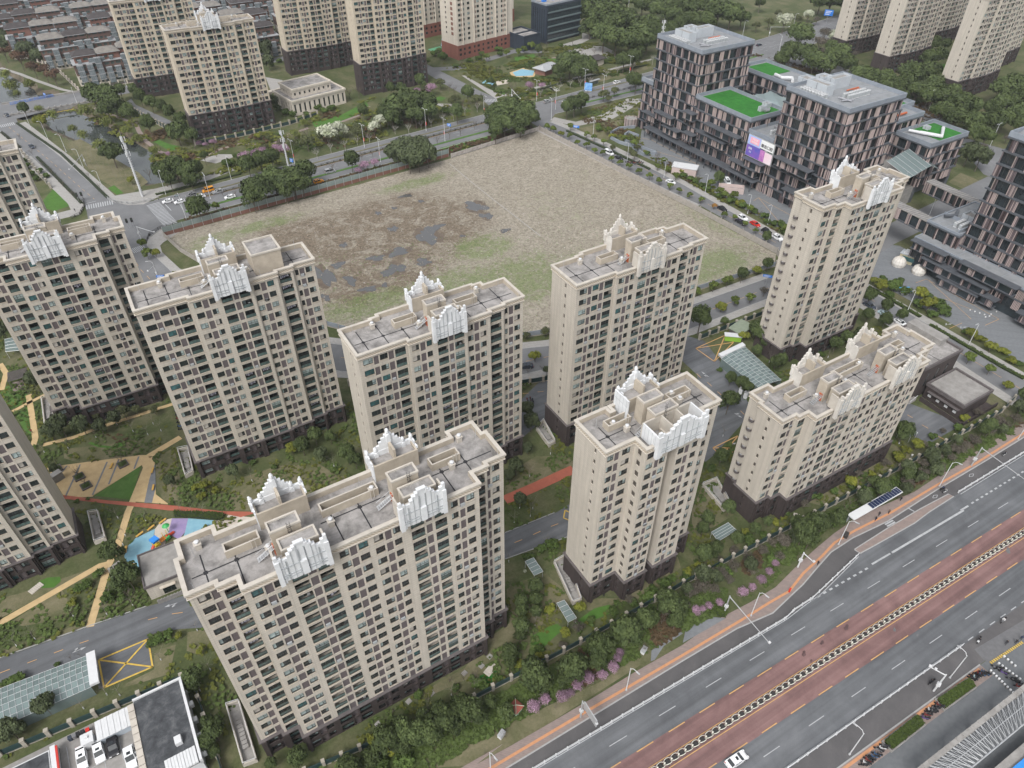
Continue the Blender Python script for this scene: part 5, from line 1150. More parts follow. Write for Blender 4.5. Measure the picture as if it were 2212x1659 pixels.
# ================================================================= brick terraces in the upper left
TG='brick terraces in the upper left'
TW=plain('grey eaves',(0.33,0.34,0.35),.7,var=.2,scale=.5); BRT=panelled('dull terrace brick',(0.150,0.095,0.080),(0.125,0.082,0.070),0.5,0.2,0.02); TBAL=plain('blue grey balcony glass',(0.10,0.125,0.135),.2,c2=(0.22,0.25,0.27),scale=.5)
def terrace(x,y,L,label,seed):
 rr=random.Random(seed); root=empty('terrace_house',(x,y,0)); tag(root,label,'apartment house',TG)
 def body(name,x0,x1,y0,y1,z0,z1,mat,win=True):
  b=MB(); ops=[]
  k=x0+.8
  while k<x1-2.2:
   w_=rr.choice([1.3,1.8,2.6]);
   for f in range(int(round((z1-z0)/3.0))):ops.append((k-x0,k-x0+w_,z0+f*3+.9,z0+f*3+2.4,.25,1))
   k+=w_+rr.choice([.9,1.3])
  facade(b,(x0,y0),(x1,y0),z0,z1,ops,(0,-1)); sops=[(2+q*4,3.2+q*4,z0+f*3+.9,z0+f*3+2.3,.25,1)for q in range(int((y1-y0-2)/4))for f in range(int(round((z1-z0)/3.0)))]
  facade(b,(x0,y1),(x0,y0),z0,z1,sops,(-1,0)); b.quad((x1,y0,z0),(x1,y1,z0),(x1,y1,z1),(x1,y0,z1),0); b.quad((x1,y1,z0),(x0,y1,z0),(x0,y1,z1),(x1,y1,z1),0); b.quad((x0,y0,z1),(x1,y0,z1),(x1,y1,z1),(x0,y1,z1),2)
  b.build(name,[mat,G_MID,CONC],root)
 body('base_wall',0,L,0,12,0,6,WALLR); body('wall',.1,L-.1,.1,11.9,6,12,BRT)
 ld=MB(); ld.prism(offset_poly([(0,0),(L,0),(L,12),(0,12)],.4),12,12.35,0,0,True); ld.build('cornice',[TW],root)
 x0=1.5; rf=rr.random()<.3
 for k in range(max(2,int(L/13))):
  wdt=(L-3)/max(2,int(L/13))-.4; y0=rr.choice([1.4,2.6,3.4]); zt=18 if rr.random()<.6 else 16.5
  body('attic_wall',x0,x0+wdt,y0,11.4,12.35,zt-.3,rr.choice([BRT,BRT,BRICKP]))
  r_=MB(); e=.9; a0,a1,b0,b1=x0-e,x0+wdt+e,y0-e,11.4+e; ym=(b0+b1)/2; zz=zt-.3; hh=2.2
  r_.quad((a0,b0,zz),(a1,b0,zz),(a1-3.5,ym,zz+hh),(a0+3.5,ym,zz+hh)); r_.quad((a1,b1,zz),(a0,b1,zz),(a0+3.5,ym,zz+hh),(a1-3.5,ym,zz+hh))
  r_.tri((a0,b1,zz),(a0,b0,zz),(a0+3.5,ym,zz+hh)); r_.tri((a1,b0,zz),(a1,b1,zz),(a1-3.5,ym,zz+hh)); r_.prism([(a0,b0),(a1,b0),(a1,b1),(a0,b1)],zz-.3,zz-.004,1,1,True)
  r_.build('roof',[rr.choice([ROOFG,ROOFG,ROOFD]),TW],root)
  x0+=wdt+.6
 for k in range(int(L/5)):                                                            # glazed balconies
  q=1.0+k*5+rr.uniform(0,1.0); z1=rr.choice([9,12,15]); b=MB(); b.box(q,-1.4,0.2 if rr.random()<.3 else 3,q+3.2,-.02,z1,0,1)
  for zz in range(3,int(z1)+1,3):b.box(q-.1,-1.55,zz-.5,q+3.3,-.02,zz-.1,1)
  for u in(0,1.05,2.1,3.15):b.box(q+u,-1.46,3,q+u+.07,-1.4,z1,2)
  b.build('bay_window',[TBAL,TW,TW],root)
 for k in range(int(L/6)):
  q=1+k*6+rr.uniform(0,2); b=MB(); zz=12.4; b.box(q,.4,zz,q+rr.uniform(2,3.5),1.3,zz+2.0,0,1); b.build('sun_room',[TBAL,WPAINT if rr.random()<.25 else TW],root)
ORD=['first','second','third','fourth','fifth','sixth','seventh','eighth','ninth','tenth','eleventh','twelfth','13th','14th','15th','16th','17th','18th','19th','20th','21st','22nd','23rd','24th','25th','26th','27th','28th','29th','30th']
sd=0
for r_i in range(8):
 yy=507+36*r_i+(6 if r_i else 0); x=[8,-6,-22,-30,-52,-60,-72,-84][r_i]; k=0
 while x<170:
  L=40+(sd*7)%9; sd+=1
  if not(r_i==0 and 40<x<80):terrace(x,yy,L,'brick terrace with stepped attics, %s from left in %s row behind the river'%(ORD[k],ORD[r_i]),sd); k+=1
  x+=L+5
  if r_i==0 and 30<x<82:x=82
# ================================================================= other buildings
def simple_tower(name,label,loc,rz,Wd,D,H,wall,base,zb,group,rowh=2.9,seed=1):
 rr=random.Random(seed); root=empty(name,(loc[0],loc[1],0),rz); tag(root,label,'apartment tower',group); b=MB(); items=[]
 ops,obs=[],[]; k=1.2; pat=0
 while k<Wd-3:
  w_=(2.0,1.4)[pat%2]; z=H-2.0
  while z>2.5:
   o=(k,k+w_,z-1.5,z,.25,None if z>zb+1 else 1)
   if z>zb+1.6:ops.append(o); items.append((k,w_,z-1.5))
   elif z<zb:obs.append(o)
   if pat%3==0 and z>zb+1.6:ops.append((k+w_+.25,k+w_+1.0,z-1.7,z,.1,1))
   z-=rowh
  k+=w_+(1.6,2.2,2.6)[pat%3]; pat+=1
 facade(b,(0,0),(Wd,0),zb,H,ops,(0,-1)); so=[(D*.3,D*.3+1.1,z_,z_+1.4,.2,2)for z_ in[H-3.5-rowh*q for q in range(int((H-4-zb)/rowh))]]
 so+=[(D*.62,D*.62+2.4,z_,z_+1.9,.1,1)for z_ in[H-3.5-rowh*q for q in range(int((H-4-zb)/rowh))]]
 facade(b,(0,D),(0,0),zb,H,so,(-1,0)); b.quad((Wd,0,zb),(Wd,D,zb),(Wd,D,H),(Wd,0,H)); b.quad((Wd,D,zb),(0,D,zb),(0,D,H),(Wd,D,H)); b.quad((0,0,H),(Wd,0,H),(Wd,D,H),(0,D,H))
 for q in range(int(Wd/9)):b.box(4+q*9,-.9,zb,4.5+q*9,0,H,0)
 b.build('wall',[wall,BRICKP if base is BRICKR else LOUV,G_DARK],root)
 c=MB(); facade(c,(-.3,-.3),(Wd+.3,-.3),0,zb,obs,(0,-1)); facade(c,(-.3,D+.3),(-.3,-.3),0,zb,[],(-1,0)); c.quad((Wd+.3,-.3,0),(Wd+.3,D+.3,0),(Wd+.3,D+.3,zb),(Wd+.3,-.3,zb)); c.quad((-.3,-.3,zb),(Wd+.3,-.3,zb),(Wd+.3,D+.3,zb),(-.3,D+.3,zb)); c.build('base_wall',[base,G_DARK],root)
 items.sort(key=lambda q:q[2]); n=0; rest=MB(); mats=None
 for k,w_,z in items:
  me=win_mesh(w_,1.5,rr.choices([0,1,3],[8,2,1])[0],True)
  if n<100:link('window',me,root,(k,0,z)); n+=1
  else:
   i0=len(rest.v); mats=mats or list(me.materials); rest.v+=[(p.co.x+k,p.co.y,p.co.z+z)for p in me.vertices]
   for p in me.polygons:rest.f.append(tuple(i0+q for q in p.vertices)); rest.m.append(p.material_index)
 if mats:stuff(rest.build('window',mats,root))
 return root
WG='off white towers with red brown bases'
simple_tower('residential_tower','off white tower with red brown brick base beside the dark office cube',(222.9,437.5),math.radians(10),46,17,58,WALLR,BRICKR,8.5,WG,seed=3)
simple_tower('residential_tower','off white tower with red brown base standing behind the others at the top edge',(196,488),math.radians(10),50,17,58,WALLR,BRICKR,8.5,WG,seed=4)
simple_tower('residential_tower','off white tower partly hidden behind the dark office cube',(262,492),math.radians(10),40,17,58,WALLR,BRICKR,8.5,WG,seed=5)
# dark office cube
cb=empty('office_cube',(290.4,438.4,0),math.radians(9)); tag(cb,'dark navy office building with banded glass front near the park','office building')
NAVY=plain('navy metal cladding',(0.030,0.042,0.062),.5,var=.3,scale=.3)
b=MB(); b.box(0,0,0,31.5,15.5,23.5,0); b.build('wall',[NAVY],cb)
b=MB(); ring(b,-.2,-.2,31.7,15.7,23.5,24.6,.5); b.build('parapet',[OBLUE],cb); b=MB(); b.box(.4,.4,23.51,31,15,23.8,0); b.build('roof_deck',[DECK],cb)
b=MB()
for k in range(5):
 b.box(1,-.35,2+k*4.3,31,-.02,5.2+k*4.3,0); b.box(.6,-1.1,1.4+k*4.3,31.4,-.02,1.8+k*4.3,1); b.box(.6,-1.1,1.8+k*4.3,31.4,-1.05,2.7+k*4.3,2)
b.build('glass_band',[OGLASS,NAVY,ROOFGL],cb)
for q in range(6):b=MB(); b.box(-.12,2+q*2.2,3,-.02,2.5+q*2.2,21,0); b.build('slot_window',[OGLASS],cb)
for q in range(2):b=MB(); b.box(4+q*9,8,23.8,7+q*9,10,25,0); b.build('air_unit',[STEEL_B],cb)
lb=empty('office_annex',(268,431,0),math.radians(9)); tag(lb,'low navy annex with open roof beside the dark office cube','office building')
b=MB(); b.box(0,0,0,15,20,8.5,0); b.build('wall',[NAVY],lb); b=MB(); ring(b,-.2,-.2,15.2,20.2,8.5,9.6,.4); b.box(.4,9,8.6,14.6,9.4,9.5); b.build('parapet',[NAVY],lb); b=MB(); b.box(.3,.3,8.51,14.6,19.6,8.7); b.build('roof_deck',[DECK],lb)
# columned clubhouse
ch=empty('clubhouse',(101,396.5,0),math.radians(9)); tag(ch,'two tiered cream clubhouse with tall slit windows between the far towers','clubhouse')
def slit(name,x0,y0,x1,y1,z0,z1,n,mat):
 b=MB(); L=x1-x0; ops=[(L*(k+.3)/n,L*(k+.7)/n,z0+1.2,z1-1.6,.5,1)for k in range(n)]; facade(b,(x0,y0),(x1,y0),z0,z1,ops,(0,-1)); D=y1-y0; m_=max(2,int(n*D/L)); ops=[(D*(k+.3)/m_,D*(k+.7)/m_,z0+1.2,z1-1.6,.5,1)for k in range(m_)]
 facade(b,(x0,y1),(x0,y0),z0,z1,ops,(-1,0)); b.quad((x1,y0,z0),(x1,y1,z0),(x1,y1,z1),(x1,y0,z1)); b.quad((x1,y1,z0),(x0,y1,z0),(x0,y1,z1),(x1,y1,z1)); b.build(name,[mat,G_DARK],ch)
 p=MB(); ring(p,x0-.5,y0-.5,x1+.5,y1+.5,z1-.3,z1+.7,.8); p.build('parapet',[WALLR],ch); d=MB(); d.box(x0,y0,z1,x1,y1,z1+.2); d.build('roof_deck',[DECK],ch)
slit('wall',0,0,32,22,0,7.5,11,WALLR); slit('upper_wall',3,4,26,19,7.7,12,8,WALLR)
pg=empty('portico',(88,424,0),math.radians(9)); tag(pg,'cream colonnaded gateway behind the clubhouse','gateway'); b=MB(); b.box(0,0,4.2,26,3,5.2); b.build('roof',[WALLR],pg)
for q in range(9):b=MB(); b.box(.3+q*3.1,.3,0,1.1+q*3.1,2.6,4.2); b.build('column',[WALLR],pg)
# dark brick service building and its annexe beside the low block
def brick_block(name,label,x0,y0,x1,y1,h,deckm,wallm=DARKB,cap=DLEDGE):
 o=empty(name,(x0,y0,0)); tag(o,label,'service building'); X,Y=x1-x0,y1-y0; b=MB(); b.box(0,0,0,X,Y,h-.3); b.build('wall',[wallm],o)
 p=MB(); ring(p,-.3,-.3,X+.3,Y+.3,h-.6,h+.5,.5); p.build('parapet',[cap],o); d=MB(); d.box(.2,.2,h-.29,X-.2,Y-.2,h-.1); d.build('roof_deck',[deckm],o); return o
sb_=brick_block('service_building','tall dark brick service building with a stained upstand on its roof, behind the low block',186,77,203,93.5,12,DECK)
b=MB(); b.box(13.5,5,11.7,17.4,16.5,13.6,0); b.build('roof_upstand',[CONC],sb_); b=MB(); b.box(.3,8,11.9,12,8.12,11.95); b.box(7,.3,11.9,7.12,16,11.95); b.build('roof_joint',[SEAM],sb_)
for q in range(3):b=MB(); b.box(3+q*4.5,-.06,4,3.8+q*4.5,0,9); b.build('window',[G_DARK],sb_)
sb2=brick_block('service_annexe','single storey dark brick annexe with a plain grey roof by the estate fence',190.2,64.6,203.6,76.3,5,CONC)
b=MB(); b.box(-2.4,-2.6,0,-2.1,11,1.5); b.box(-2.4,-2.6,0,15,-2.3,1.5); b.box(-2.1,-2.3,0,14,0,.25); b.build('low_wall',[DARKB],sb2)
for q in range(4):b=MB(); b.box(-.07,1.2+q*2.7,1.3,0,2.2+q*2.7,2.1); b.build('window',[WPAINT],sb2)
b=MB(); b.box(-1.0,.6,3.1,0,10.5,3.3); b.build('awning',[DLEDGE],sb2)
b=MB()
for q in range(6):b.box(-6.5+q*.5,11.4,0,-6.0+q*.5,13.5,.2*(q+1))
for yy in(11.4,13.5):b.tube([(-6.5,yy,1.0),(-3.5,yy,2.2)],.06,5,1)
b.build('steps',[CONC,WPAINT],sb2)
# building by the playground
gb=empty('pump_house',(-22.4,122.4,0),math.radians(-1.5)); tag(gb,'small cream building with flat grey roof and steps beside the playground','service building')
b=MB(); b.box(0,0,0,9.5,9.8,4.6); b.build('wall',[WALL],gb); b=MB(); ring(b,-.25,-.25,9.75,10.05,4.4,5.1,.3); b.build('parapet',[DLEDGE],gb); b=MB(); b.box(0,0,4.6,9.5,9.8,4.75); b.build('roof_deck',[CONC],gb)
b=MB(); b.box(3,-.08,.4,5.6,0,2.7); b.build('door',[G_DARK],gb); b=MB(); b.box(7.6,-.08,1.3,9,0,2.7); b.build('window',[G_DARK],gb); b=MB(); b.box(2.6,-.7,3.0,6.0,0,3.2); b.box(7.3,-.7,3.0,9.3,0,3.2); b.build('awning',[TRIM],gb)
b=MB(); b.box(1.2,-2.0,0,11,-1.8,1.3)
for q in range(14):b.box(1.4+q*.7,-2.06,0,1.6+q*.7,-1.74,1.45)
b.build('balustrade',[CONC],gb)
# sheds, yard and black roofed building at the lower left
yb=empty('yard_building',(-30.2,84,0),math.radians(0)); tag(yb,'flat black roofed building beside the car yard at the lower left','building')
BROOF=ramped('black bitumen roof',[(0.3,(0.030,0.032,0.036)),(0.5,(0.060,0.064,0.070)),(0.72,(0.13,0.135,0.14))],.5)
b=MB(); b.box(.9,-6,0,10,12.7,4.3,0); b.build('wall',[WPAINT],yb); b=MB(); b.box(1.0,-6,4.31,9.7,12.4,4.5,0); b.build('roof_deck',[BROOF],yb)
b=MB(); b.box(9.7,-6,4,10.2,12.4,5.2); b.box(.9,12.4,4,10.2,12.8,4.9); b.build('parapet',[WPAINT],yb)
for q in range(11):b=MB(); b.box(-.2,-6+q*1.65,3.9,.95,-4.5+q*1.65,4.7); b.build('roof_hood',[PARA],yb)
for q in range(5):b=MB(); b.box(10.2,10-q*3.6,2.5,10.9,11-q*3.6,3.6); b.build('air_unit',[WPAINT],yb)
b=MB(); b.box(6.5,-1,4.5,7.7,.6,5.6); b.build('air_unit',[WPAINT],yb)
b=MB()
for q in range(10):b.box(4+q*.55,-6,4.5+.05*(q%2),4.5+q*.55,-2.6,4.9+.05*(q%2))
b.build('sheet_roof',[WPAINT],yb)
sh=empty('shed',(-36.6,93.6,0)); tag(sh,'corrugated white roofed shed against the yard wall','shed'); b=MB(); b.box(0,0,0,5.4,3,2.3); b.build('wall',[plain('pale blue sheet',(0.42,0.47,0.52),.6)],sh)
b=MB()
for q in range(11):b.box(-.3+q*.55,-.5,2.35+.06*(q%2),.22+q*.55,3.8,2.5+.06*(q%2))
b.build('roof',[WPAINT],sh)
kb=empty('kiosk',(-39.6,94.0,0)); tag(kb,'small white box hut left of the shed in the yard','hut'); b=MB(); b.box(0,0,0,1.9,2.0,2.2); b.build('wall',[WPAINT],kb); b=MB(); b.box(-.15,-.15,2.2,2.05,2.15,2.35); b.box(.7,.8,2.35,1.2,1.3,2.7); b.build('roof',[WPAINT],kb)
ol=empty('yard_wall',(-45,97,0)); tag(ol,'white wall with a red stripe dividing the car yard','wall'); b=MB(); b.box(0,-20,0,.9,0,2.2,0); b.build('wall',[WPAINT],ol); b=MB(); b.box(.9,-20,2.0,1.3,-.4,2.25); b.build('stripe',[plain('red paint',(0.45,0.04,0.03),.5)],ol)
lb2=empty('yard_hall',(-75,78,0)); tag(lb2,'dark roofed hall at the lower left corner','building'); b=MB(); b.box(0,0,0,29.8,18.5,2.0); b.build('wall',[WPAINT],lb2); b=MB(); b.box(.2,.2,2.01,29.6,18.2,2.12); b.build('roof_deck',[BROOF],lb2)
# glass canopies over garage ramps
def garage(label,P,h,npan,mpan,head=True):
 """P: four ground corners, head end first (left, right), then tail (right, left)"""
 c=(P[0]+P[1]+P[2]+P[3])/4; o=empty('garage_canopy',c); tag(o,label,'ramp canopy','glazed canopies over garage ramps'); Q=[p-c for p in P]; b=MB(); t_=MB()
 def pt(u,v):a=Q[0].lerp(Q[1],v); d=Q[3].lerp(Q[2],v); p=a.lerp(d,u); return Vector((p.x,p.y,h+.55*math.sin(v*math.pi)))
 for i in range(npan):
  for j in range(mpan):b.quad(pt(i/npan,j/mpan),pt((i+1)/npan,j/mpan),pt((i+1)/npan,(j+1)/mpan),pt(i/npan,(j+1)/mpan),(i*7+j*3)%2)
 for i in range(npan+1):t_.tube([pt(i/npan,j/mpan)+Vector((0,0,.05))for j in range(mpan+1)],.035,4)
 for j in range(mpan+1):t_.tube([pt(i/npan,j/mpan)+Vector((0,0,.05))for i in range(npan+1)],.035,4)
 b.build('glass_roof',[ROOFGL,ROOFGL2],o); t_.build('frame',[WPAINT],o)
 s=MB()
 for a,d in((Q[0],Q[3]),(Q[1],Q[2])):
  s.quad((a.x,a.y,.0),(d.x,d.y,.0),(d.x,d.y,h),(a.x,a.y,h))
 s.build('side_glazing',[ROOFGL],o)
 if head:
  ax=(Q[3]-Q[0]).normalized()*1.7; s=MB(); a,d=Q[0]-ax,Q[1]-ax
  s.prism([(a.x,a.y),(Q[0].x,Q[0].y),(Q[1].x,Q[1].y),(d.x,d.y)][::-1]if(Q[0]-a).cross(Q[1]-a).z<0 else[(a.x,a.y),(Q[0].x,Q[0].y),(Q[1].x,Q[1].y),(d.x,d.y)],h+.1,h+.8,0,0,True); s.build('head_panel',[WPAINT],o)
ROOFGL2=plain('greenish canopy glass pane',(0.165,0.215,0.212),.2)
hz=3.2
garage('large glass canopy over the garage ramp at the lower left',[Vector((p.x,p.y,0))for p in(at(0,2,590,1135,hz),at(0,2,565,930,hz),at(0,2,-330,1270,hz),at(0,2,-300,1530,hz))],hz,22,6)
garage('long glass canopy over the garage ramp by the east entrance',[Vector((p.x,p.y,0))for p in(at(2,1,405,590,hz),at(2,1,250,665,hz),at(2,1,500,860,hz),at(2,1,640,805,hz))],hz,14,5)
# small glazed shelters
def shelter(label,c4,h=2.4):
 P=[Vector((p.x,p.y,0))for p in[at(*c,h)for c in c4]]; c=sum(P,Vector())/4; o=empty('glass_shelter',c); tag(o,label,'shelter','small glazed garden shelters'); Q=[p-c for p in P]
 b=MB(); n=4
 for i in range(n):
  a,d=Q[0].lerp(Q[3],i/n),Q[1].lerp(Q[2],i/n); e,f=Q[0].lerp(Q[3],(i+.93)/n),Q[1].lerp(Q[2],(i+.93)/n); b.quad((a.x,a.y,h),(d.x,d.y,h),(f.x,f.y,h),(e.x,e.y,h))
 b.build('glass_roof',[ROOFGL],o); t_=MB()
 for i in range(n+1):a,d=Q[0].lerp(Q[3],i/n),Q[1].lerp(Q[2],i/n); t_.tube([(a.x,a.y,h),(d.x,d.y,h)],.06,4)
 t_.tube([(Q[0].x,Q[0].y,h),(Q[3].x,Q[3].y,h)],.06,4); t_.tube([(Q[1].x,Q[1].y,h),(Q[2].x,Q[2].y,h)],.06,4); t_.build('frame',[METAL],o)
 for q in Q:s=MB(); s.tube([(q.x*.95,q.y*.95,0),(q.x*.95,q.y*.95,h)],.06,5); s.build('post',[METAL],o)
shelter('glass roofed shelter beside the walled ramp of the shorter tower',[(1,2,1190,320),(1,2,1245,295),(1,2,1308,385),(1,2,1250,412)])
shelter('glass roofed shelter between two yellow green shrubs by the fence',[(1,2,1395,590),(1,2,1445,570),(1,2,1525,685),(1,2,1470,715)])
shelter('glass roofed shelter in the lawn right of the shorter tower',[(2,2,185,130),(2,2,295,68),(2,2,350,118),(2,2,230,190)])
shelter('glass roofed shelter at the east end of the low block',[(2,1,1400,1140),(2,1,1450,1110),(2,1,1525,1145),(2,1,1480,1170)])
shelter('large pale glass shelter at the left edge under the crossing tower',[(0,1,30,540),(0,1,115,520),(0,1,140,610),(0,1,35,620)],3)
# pavilions in the north park
def pavilion(label,c,w_,d,h,rz,mats,col):
 o=empty('pavilion',c,rz); tag(o,label,'pavilion'); b=MB(); b.box(-w_/2,-d/2,0,w_/2,d/2,h); b.build('wall',[mats[0]],o); r_=MB(); e=1.2; a0,a1,b0,b1=-w_/2-e,w_/2+e,-d/2-e,d/2+e
 r_.quad((a0,b0,h),(a1,b0,h),(a1-3,0,h+1.8),(a0+3,0,h+1.8)); r_.quad((a1,b1,h),(a0,b1,h),(a0+3,0,h+1.8),(a1-3,0,h+1.8)); r_.tri((a0,b1,h),(a0,b0,h),(a0+3,0,h+1.8)); r_.tri((a1,b0,h),(a1,b1,h),(a1-3,0,h+1.8)); r_.prism([(a0,b0),(a1,b0),(a1,b1),(a0,b1)],h-.3,h-.01,0,0,True); r_.build('roof',[mats[1]],o)
pavilion('grey roofed park pavilion next to the round playground',at(1,0,1330,470),13,8,3.6,.3,(BRICKP,METAL),0); pavilion('dark roofed park pavilion beside the paved oval',at(1,0,1630,420),12,7,4,.1,(WALLR,ROOFD),0)
kg=empty('substation_hut',at(1,2,1130,1290),math.radians(18)); kg.scale=(.62,.62,.8); tag(kg,'small green hut with a red hipped roof in the green belt','hut'); b=MB(); b.box(-1.6,-1.5,0,1.6,1.5,2.3); b.build('wall',[plain('pale green paint',(0.30,0.42,0.33),.7)],kg); b=MB()
for a,d in(((-2,-1.9),(2,-1.9)),((2,-1.9),(2,1.9)),((2,1.9),(-2,1.9)),((-2,1.9),(-2,-1.9))):b.tri((*a,2.3),(*d,2.3),(0,0,3.3),0)
for a in((-2,-1.9),(2,-1.9),(2,1.9),(-2,1.9)):b.tube([(*a,2.35),(0,0,3.35)],.09,4,1)
b.build('roof',[plain('red roof sheet',(0.25,0.07,0.05),.7),plain('pale green ridge',(0.42,0.55,0.42),.6)],kg)
eb=empty('bin_shelter',at(2,1,322,545),math.radians(-40)); tag(eb,'lime green shelter with a white roof by the east entrance','bin shelter'); b=MB(); b.box(-2.6,-.8,0,2.6,.8,2.0); b.build('wall',[plain('lime green panel',(0.25,0.45,0.05),.6)],eb); b=MB(); b.box(-2.9,-1.1,2.0,2.9,1.1,2.2); b.build('roof',[WPAINT],eb)
gh=empty('guard_hut',at(2,1,370,500),math.radians(12)); tag(gh,'low hut with a mossy grey roof behind the lime green shelter','hut'); b=MB(); b.box(-3.4,-2.2,0,3.4,2.2,2.5); b.build('wall',[DLEDGE],gh); b=MB(); b.box(-3.8,-2.6,2.5,3.8,2.6,2.75); b.build('roof',[plain('mossy sheet roof',(0.23,0.27,0.20),.8,var=.2)],gh)
mk=empty('market_hall',at(2,0,10,1120),math.radians(-52)); mk.scale=(.8,.9,.9); tag(mk,'white flat roofed pavilion with slatted walls on the office apron','kiosk'); b=MB(); b.box(-7,-3,0,7,3,3.6); b.build('wall',[FIN1],mk); b=MB(); b.box(-7.3,-3.3,3.6,7.3,3.3,3.9); b.build('roof',[WPAINT],mk)
mk2=empty('cooling_enclosure',at(2,0,310,1240),math.radians(-45)); tag(mk2,'slatted pink enclosure beside the white van','enclosure'); b=MB(); ring(b,-5.5,-2,5.5,2,0,2.6,.2); b.build('fence',[FIN1],mk2); b=MB(); b.box(-5.2,-1.7,0,5.2,1.7,1.2); b.build('plinth',[CONC],mk2)
cy=empty('slatted_drum',at(1,0,1872,815),0); tag(cy,'round slatted vent drum at the head of the sunken ramp','vent drum'); b=MB(); b.lathe((0,0,0),[(3,0),(3,4),(2.6,4.1)],20,0); b.build('drum',[CONC],cy)
f=MB()
for q in range(34):a=q*math.tau/34; f.obox((3.2*math.cos(a),3.2*math.sin(a)),a,.2,.1,0,4.4,q%3)
f.build('fin_cladding',FINM,cy)
b=MB()
for pts in([(1,0,1900,830),(1,0,1800,840),(1,0,1745,870),(1,0,1745,900),(1,0,1800,930),(1,0,1880,955),(1,0,1960,1010),(1,0,2040,1000)],[(1,0,1925,890),(1,0,1860,865),(1,0,1835,885),(1,0,1840,920),(1,0,1900,945),(1,0,1960,970),(1,0,2040,1000)]):
 L=PX(*pts)
 for a,d in zip(L,L[1:]):
  dd=(d-a); b.obox(((a.x+d.x)/2,(a.y+d.y)/2),math.atan2(dd.y,dd.x),dd.length/2+.1,.3,0,1.5)
tag(b.build('ramp_wall',[OBLUE]),'curved blue grey walls round the sunken ramp in front of the offices','wall')
# ================================================================= trees and shrubs
def leafmat(name,c,c2,rough=.75,rnd=.22,sc=1.6):
 return plain(name,c,rough,spec=.15,c2=c2,scale=sc,rnd=rnd,detail=3)
L_EV=leafmat('evergreen leaves',(0.078,0.103,0.037),(0.036,0.052,0.020)); L_OL=leafmat('olive leaves',(0.095,0.105,0.045),(0.050,0.058,0.028)); L_YE=leafmat('yellow green leaves',(0.17,0.175,0.028),(0.085,0.105,0.02))
L_WI=leafmat('willow leaves',(0.17,0.19,0.055),(0.10,0.125,0.035)); L_BR=leafmat('rust twigs',(0.12,0.070,0.045),(0.075,0.050,0.035)); L_PK=leafmat('pink blossom',(0.36,0.235,0.315),(0.20,0.12,0.165)); L_WH=leafmat('white blossom',(0.48,0.49,0.40),(0.25,0.28,0.17))
L_ST=leafmat('street tree leaves',(0.105,0.135,0.03),(0.06,0.085,0.02)); L_BU=leafmat('shrub leaves',(0.08,0.12,0.03),(0.042,0.066,0.018)); L_GY=leafmat('grey twigs',(0.115,0.10,0.080),(0.070,0.063,0.050)); L_OR=leafmat('orange leaves',(0.26,0.12,0.03),(0.15,0.10,0.03)); L_DG=leafmat('grey green leaves',(0.085,0.105,0.05),(0.045,0.058,0.030))
def crown_mesh(name,mat,seed,n=1500,lobes=12,flat=.8,leaf=.10,fill=.25,droop=0.0,spread=.62):
 r=random.Random(seed); b=MB(); L=[]
 for k in range(lobes):
  a=k*2.4+r.uniform(-.4,.4); q=spread*math.sqrt((k+.4)/lobes)*r.uniform(.85,1.12); zz=flat*(.62*math.sqrt(max(0,1-(q/spread/1.25)**2))*r.uniform(.75,1.05))-.05-(0.0 if k%3 else .35*r.random())
  L.append((math.cos(a)*q,math.sin(a)*q,zz,r.uniform(.26,.42)))
 for _ in range(n):
  lx,ly,lz,lr=r.choice(L); u=r.uniform(-.75,1); t_=r.random()*math.tau; s=math.sqrt(1-u*u); nrm=Vector((s*math.cos(t_),s*math.sin(t_),u))
  rad=lr*(1-fill*r.random()**2)*r.uniform(.84,1.22); p=Vector((lx,ly,lz))+Vector((nrm.x*rad,nrm.y*rad,nrm.z*rad*.85-droop*r.random()*lr*2.2))
  nn=(nrm+Vector((r.uniform(-.7,.7),r.uniform(-.7,.7),r.uniform(-.3,.7)))).normalized(); a=nn.cross(Vector((r.random()-.5,r.random()-.5,r.random()-.5))).normalized(); c=nn.cross(a); z=leaf*r.uniform(.6,1.35)
  a,c=a*z,c*z*r.uniform(.5,.9)
  b.quad(p-a-c,p+a-c*.6,p+a*.8+c,p-a*.7+c)
 me=b.mesh(name,[mat]); return me
def trunk_mesh(name,mat,seed,h0=.75,n=6,r0=.045):
 r=random.Random(seed); b=MB(); b.tube([(0,0,0),(r.uniform(-.03,.03),0,h0*.6),(0,r.uniform(-.05,.05),h0)],r0,6,0,r0*.7)
 for k in range(n):
  a=k*math.tau/n+r.uniform(-.4,.4); q=r.uniform(.3,.6); b.tube([(0,0,h0*r.uniform(.6,.98)),(math.cos(a)*q*.5,math.sin(a)*q*.5,h0+.25),(math.cos(a)*q,math.sin(a)*q,h0+r.uniform(.45,.75))],r0*.5,4,0,r0*.15)
 return b.mesh(name,[mat])
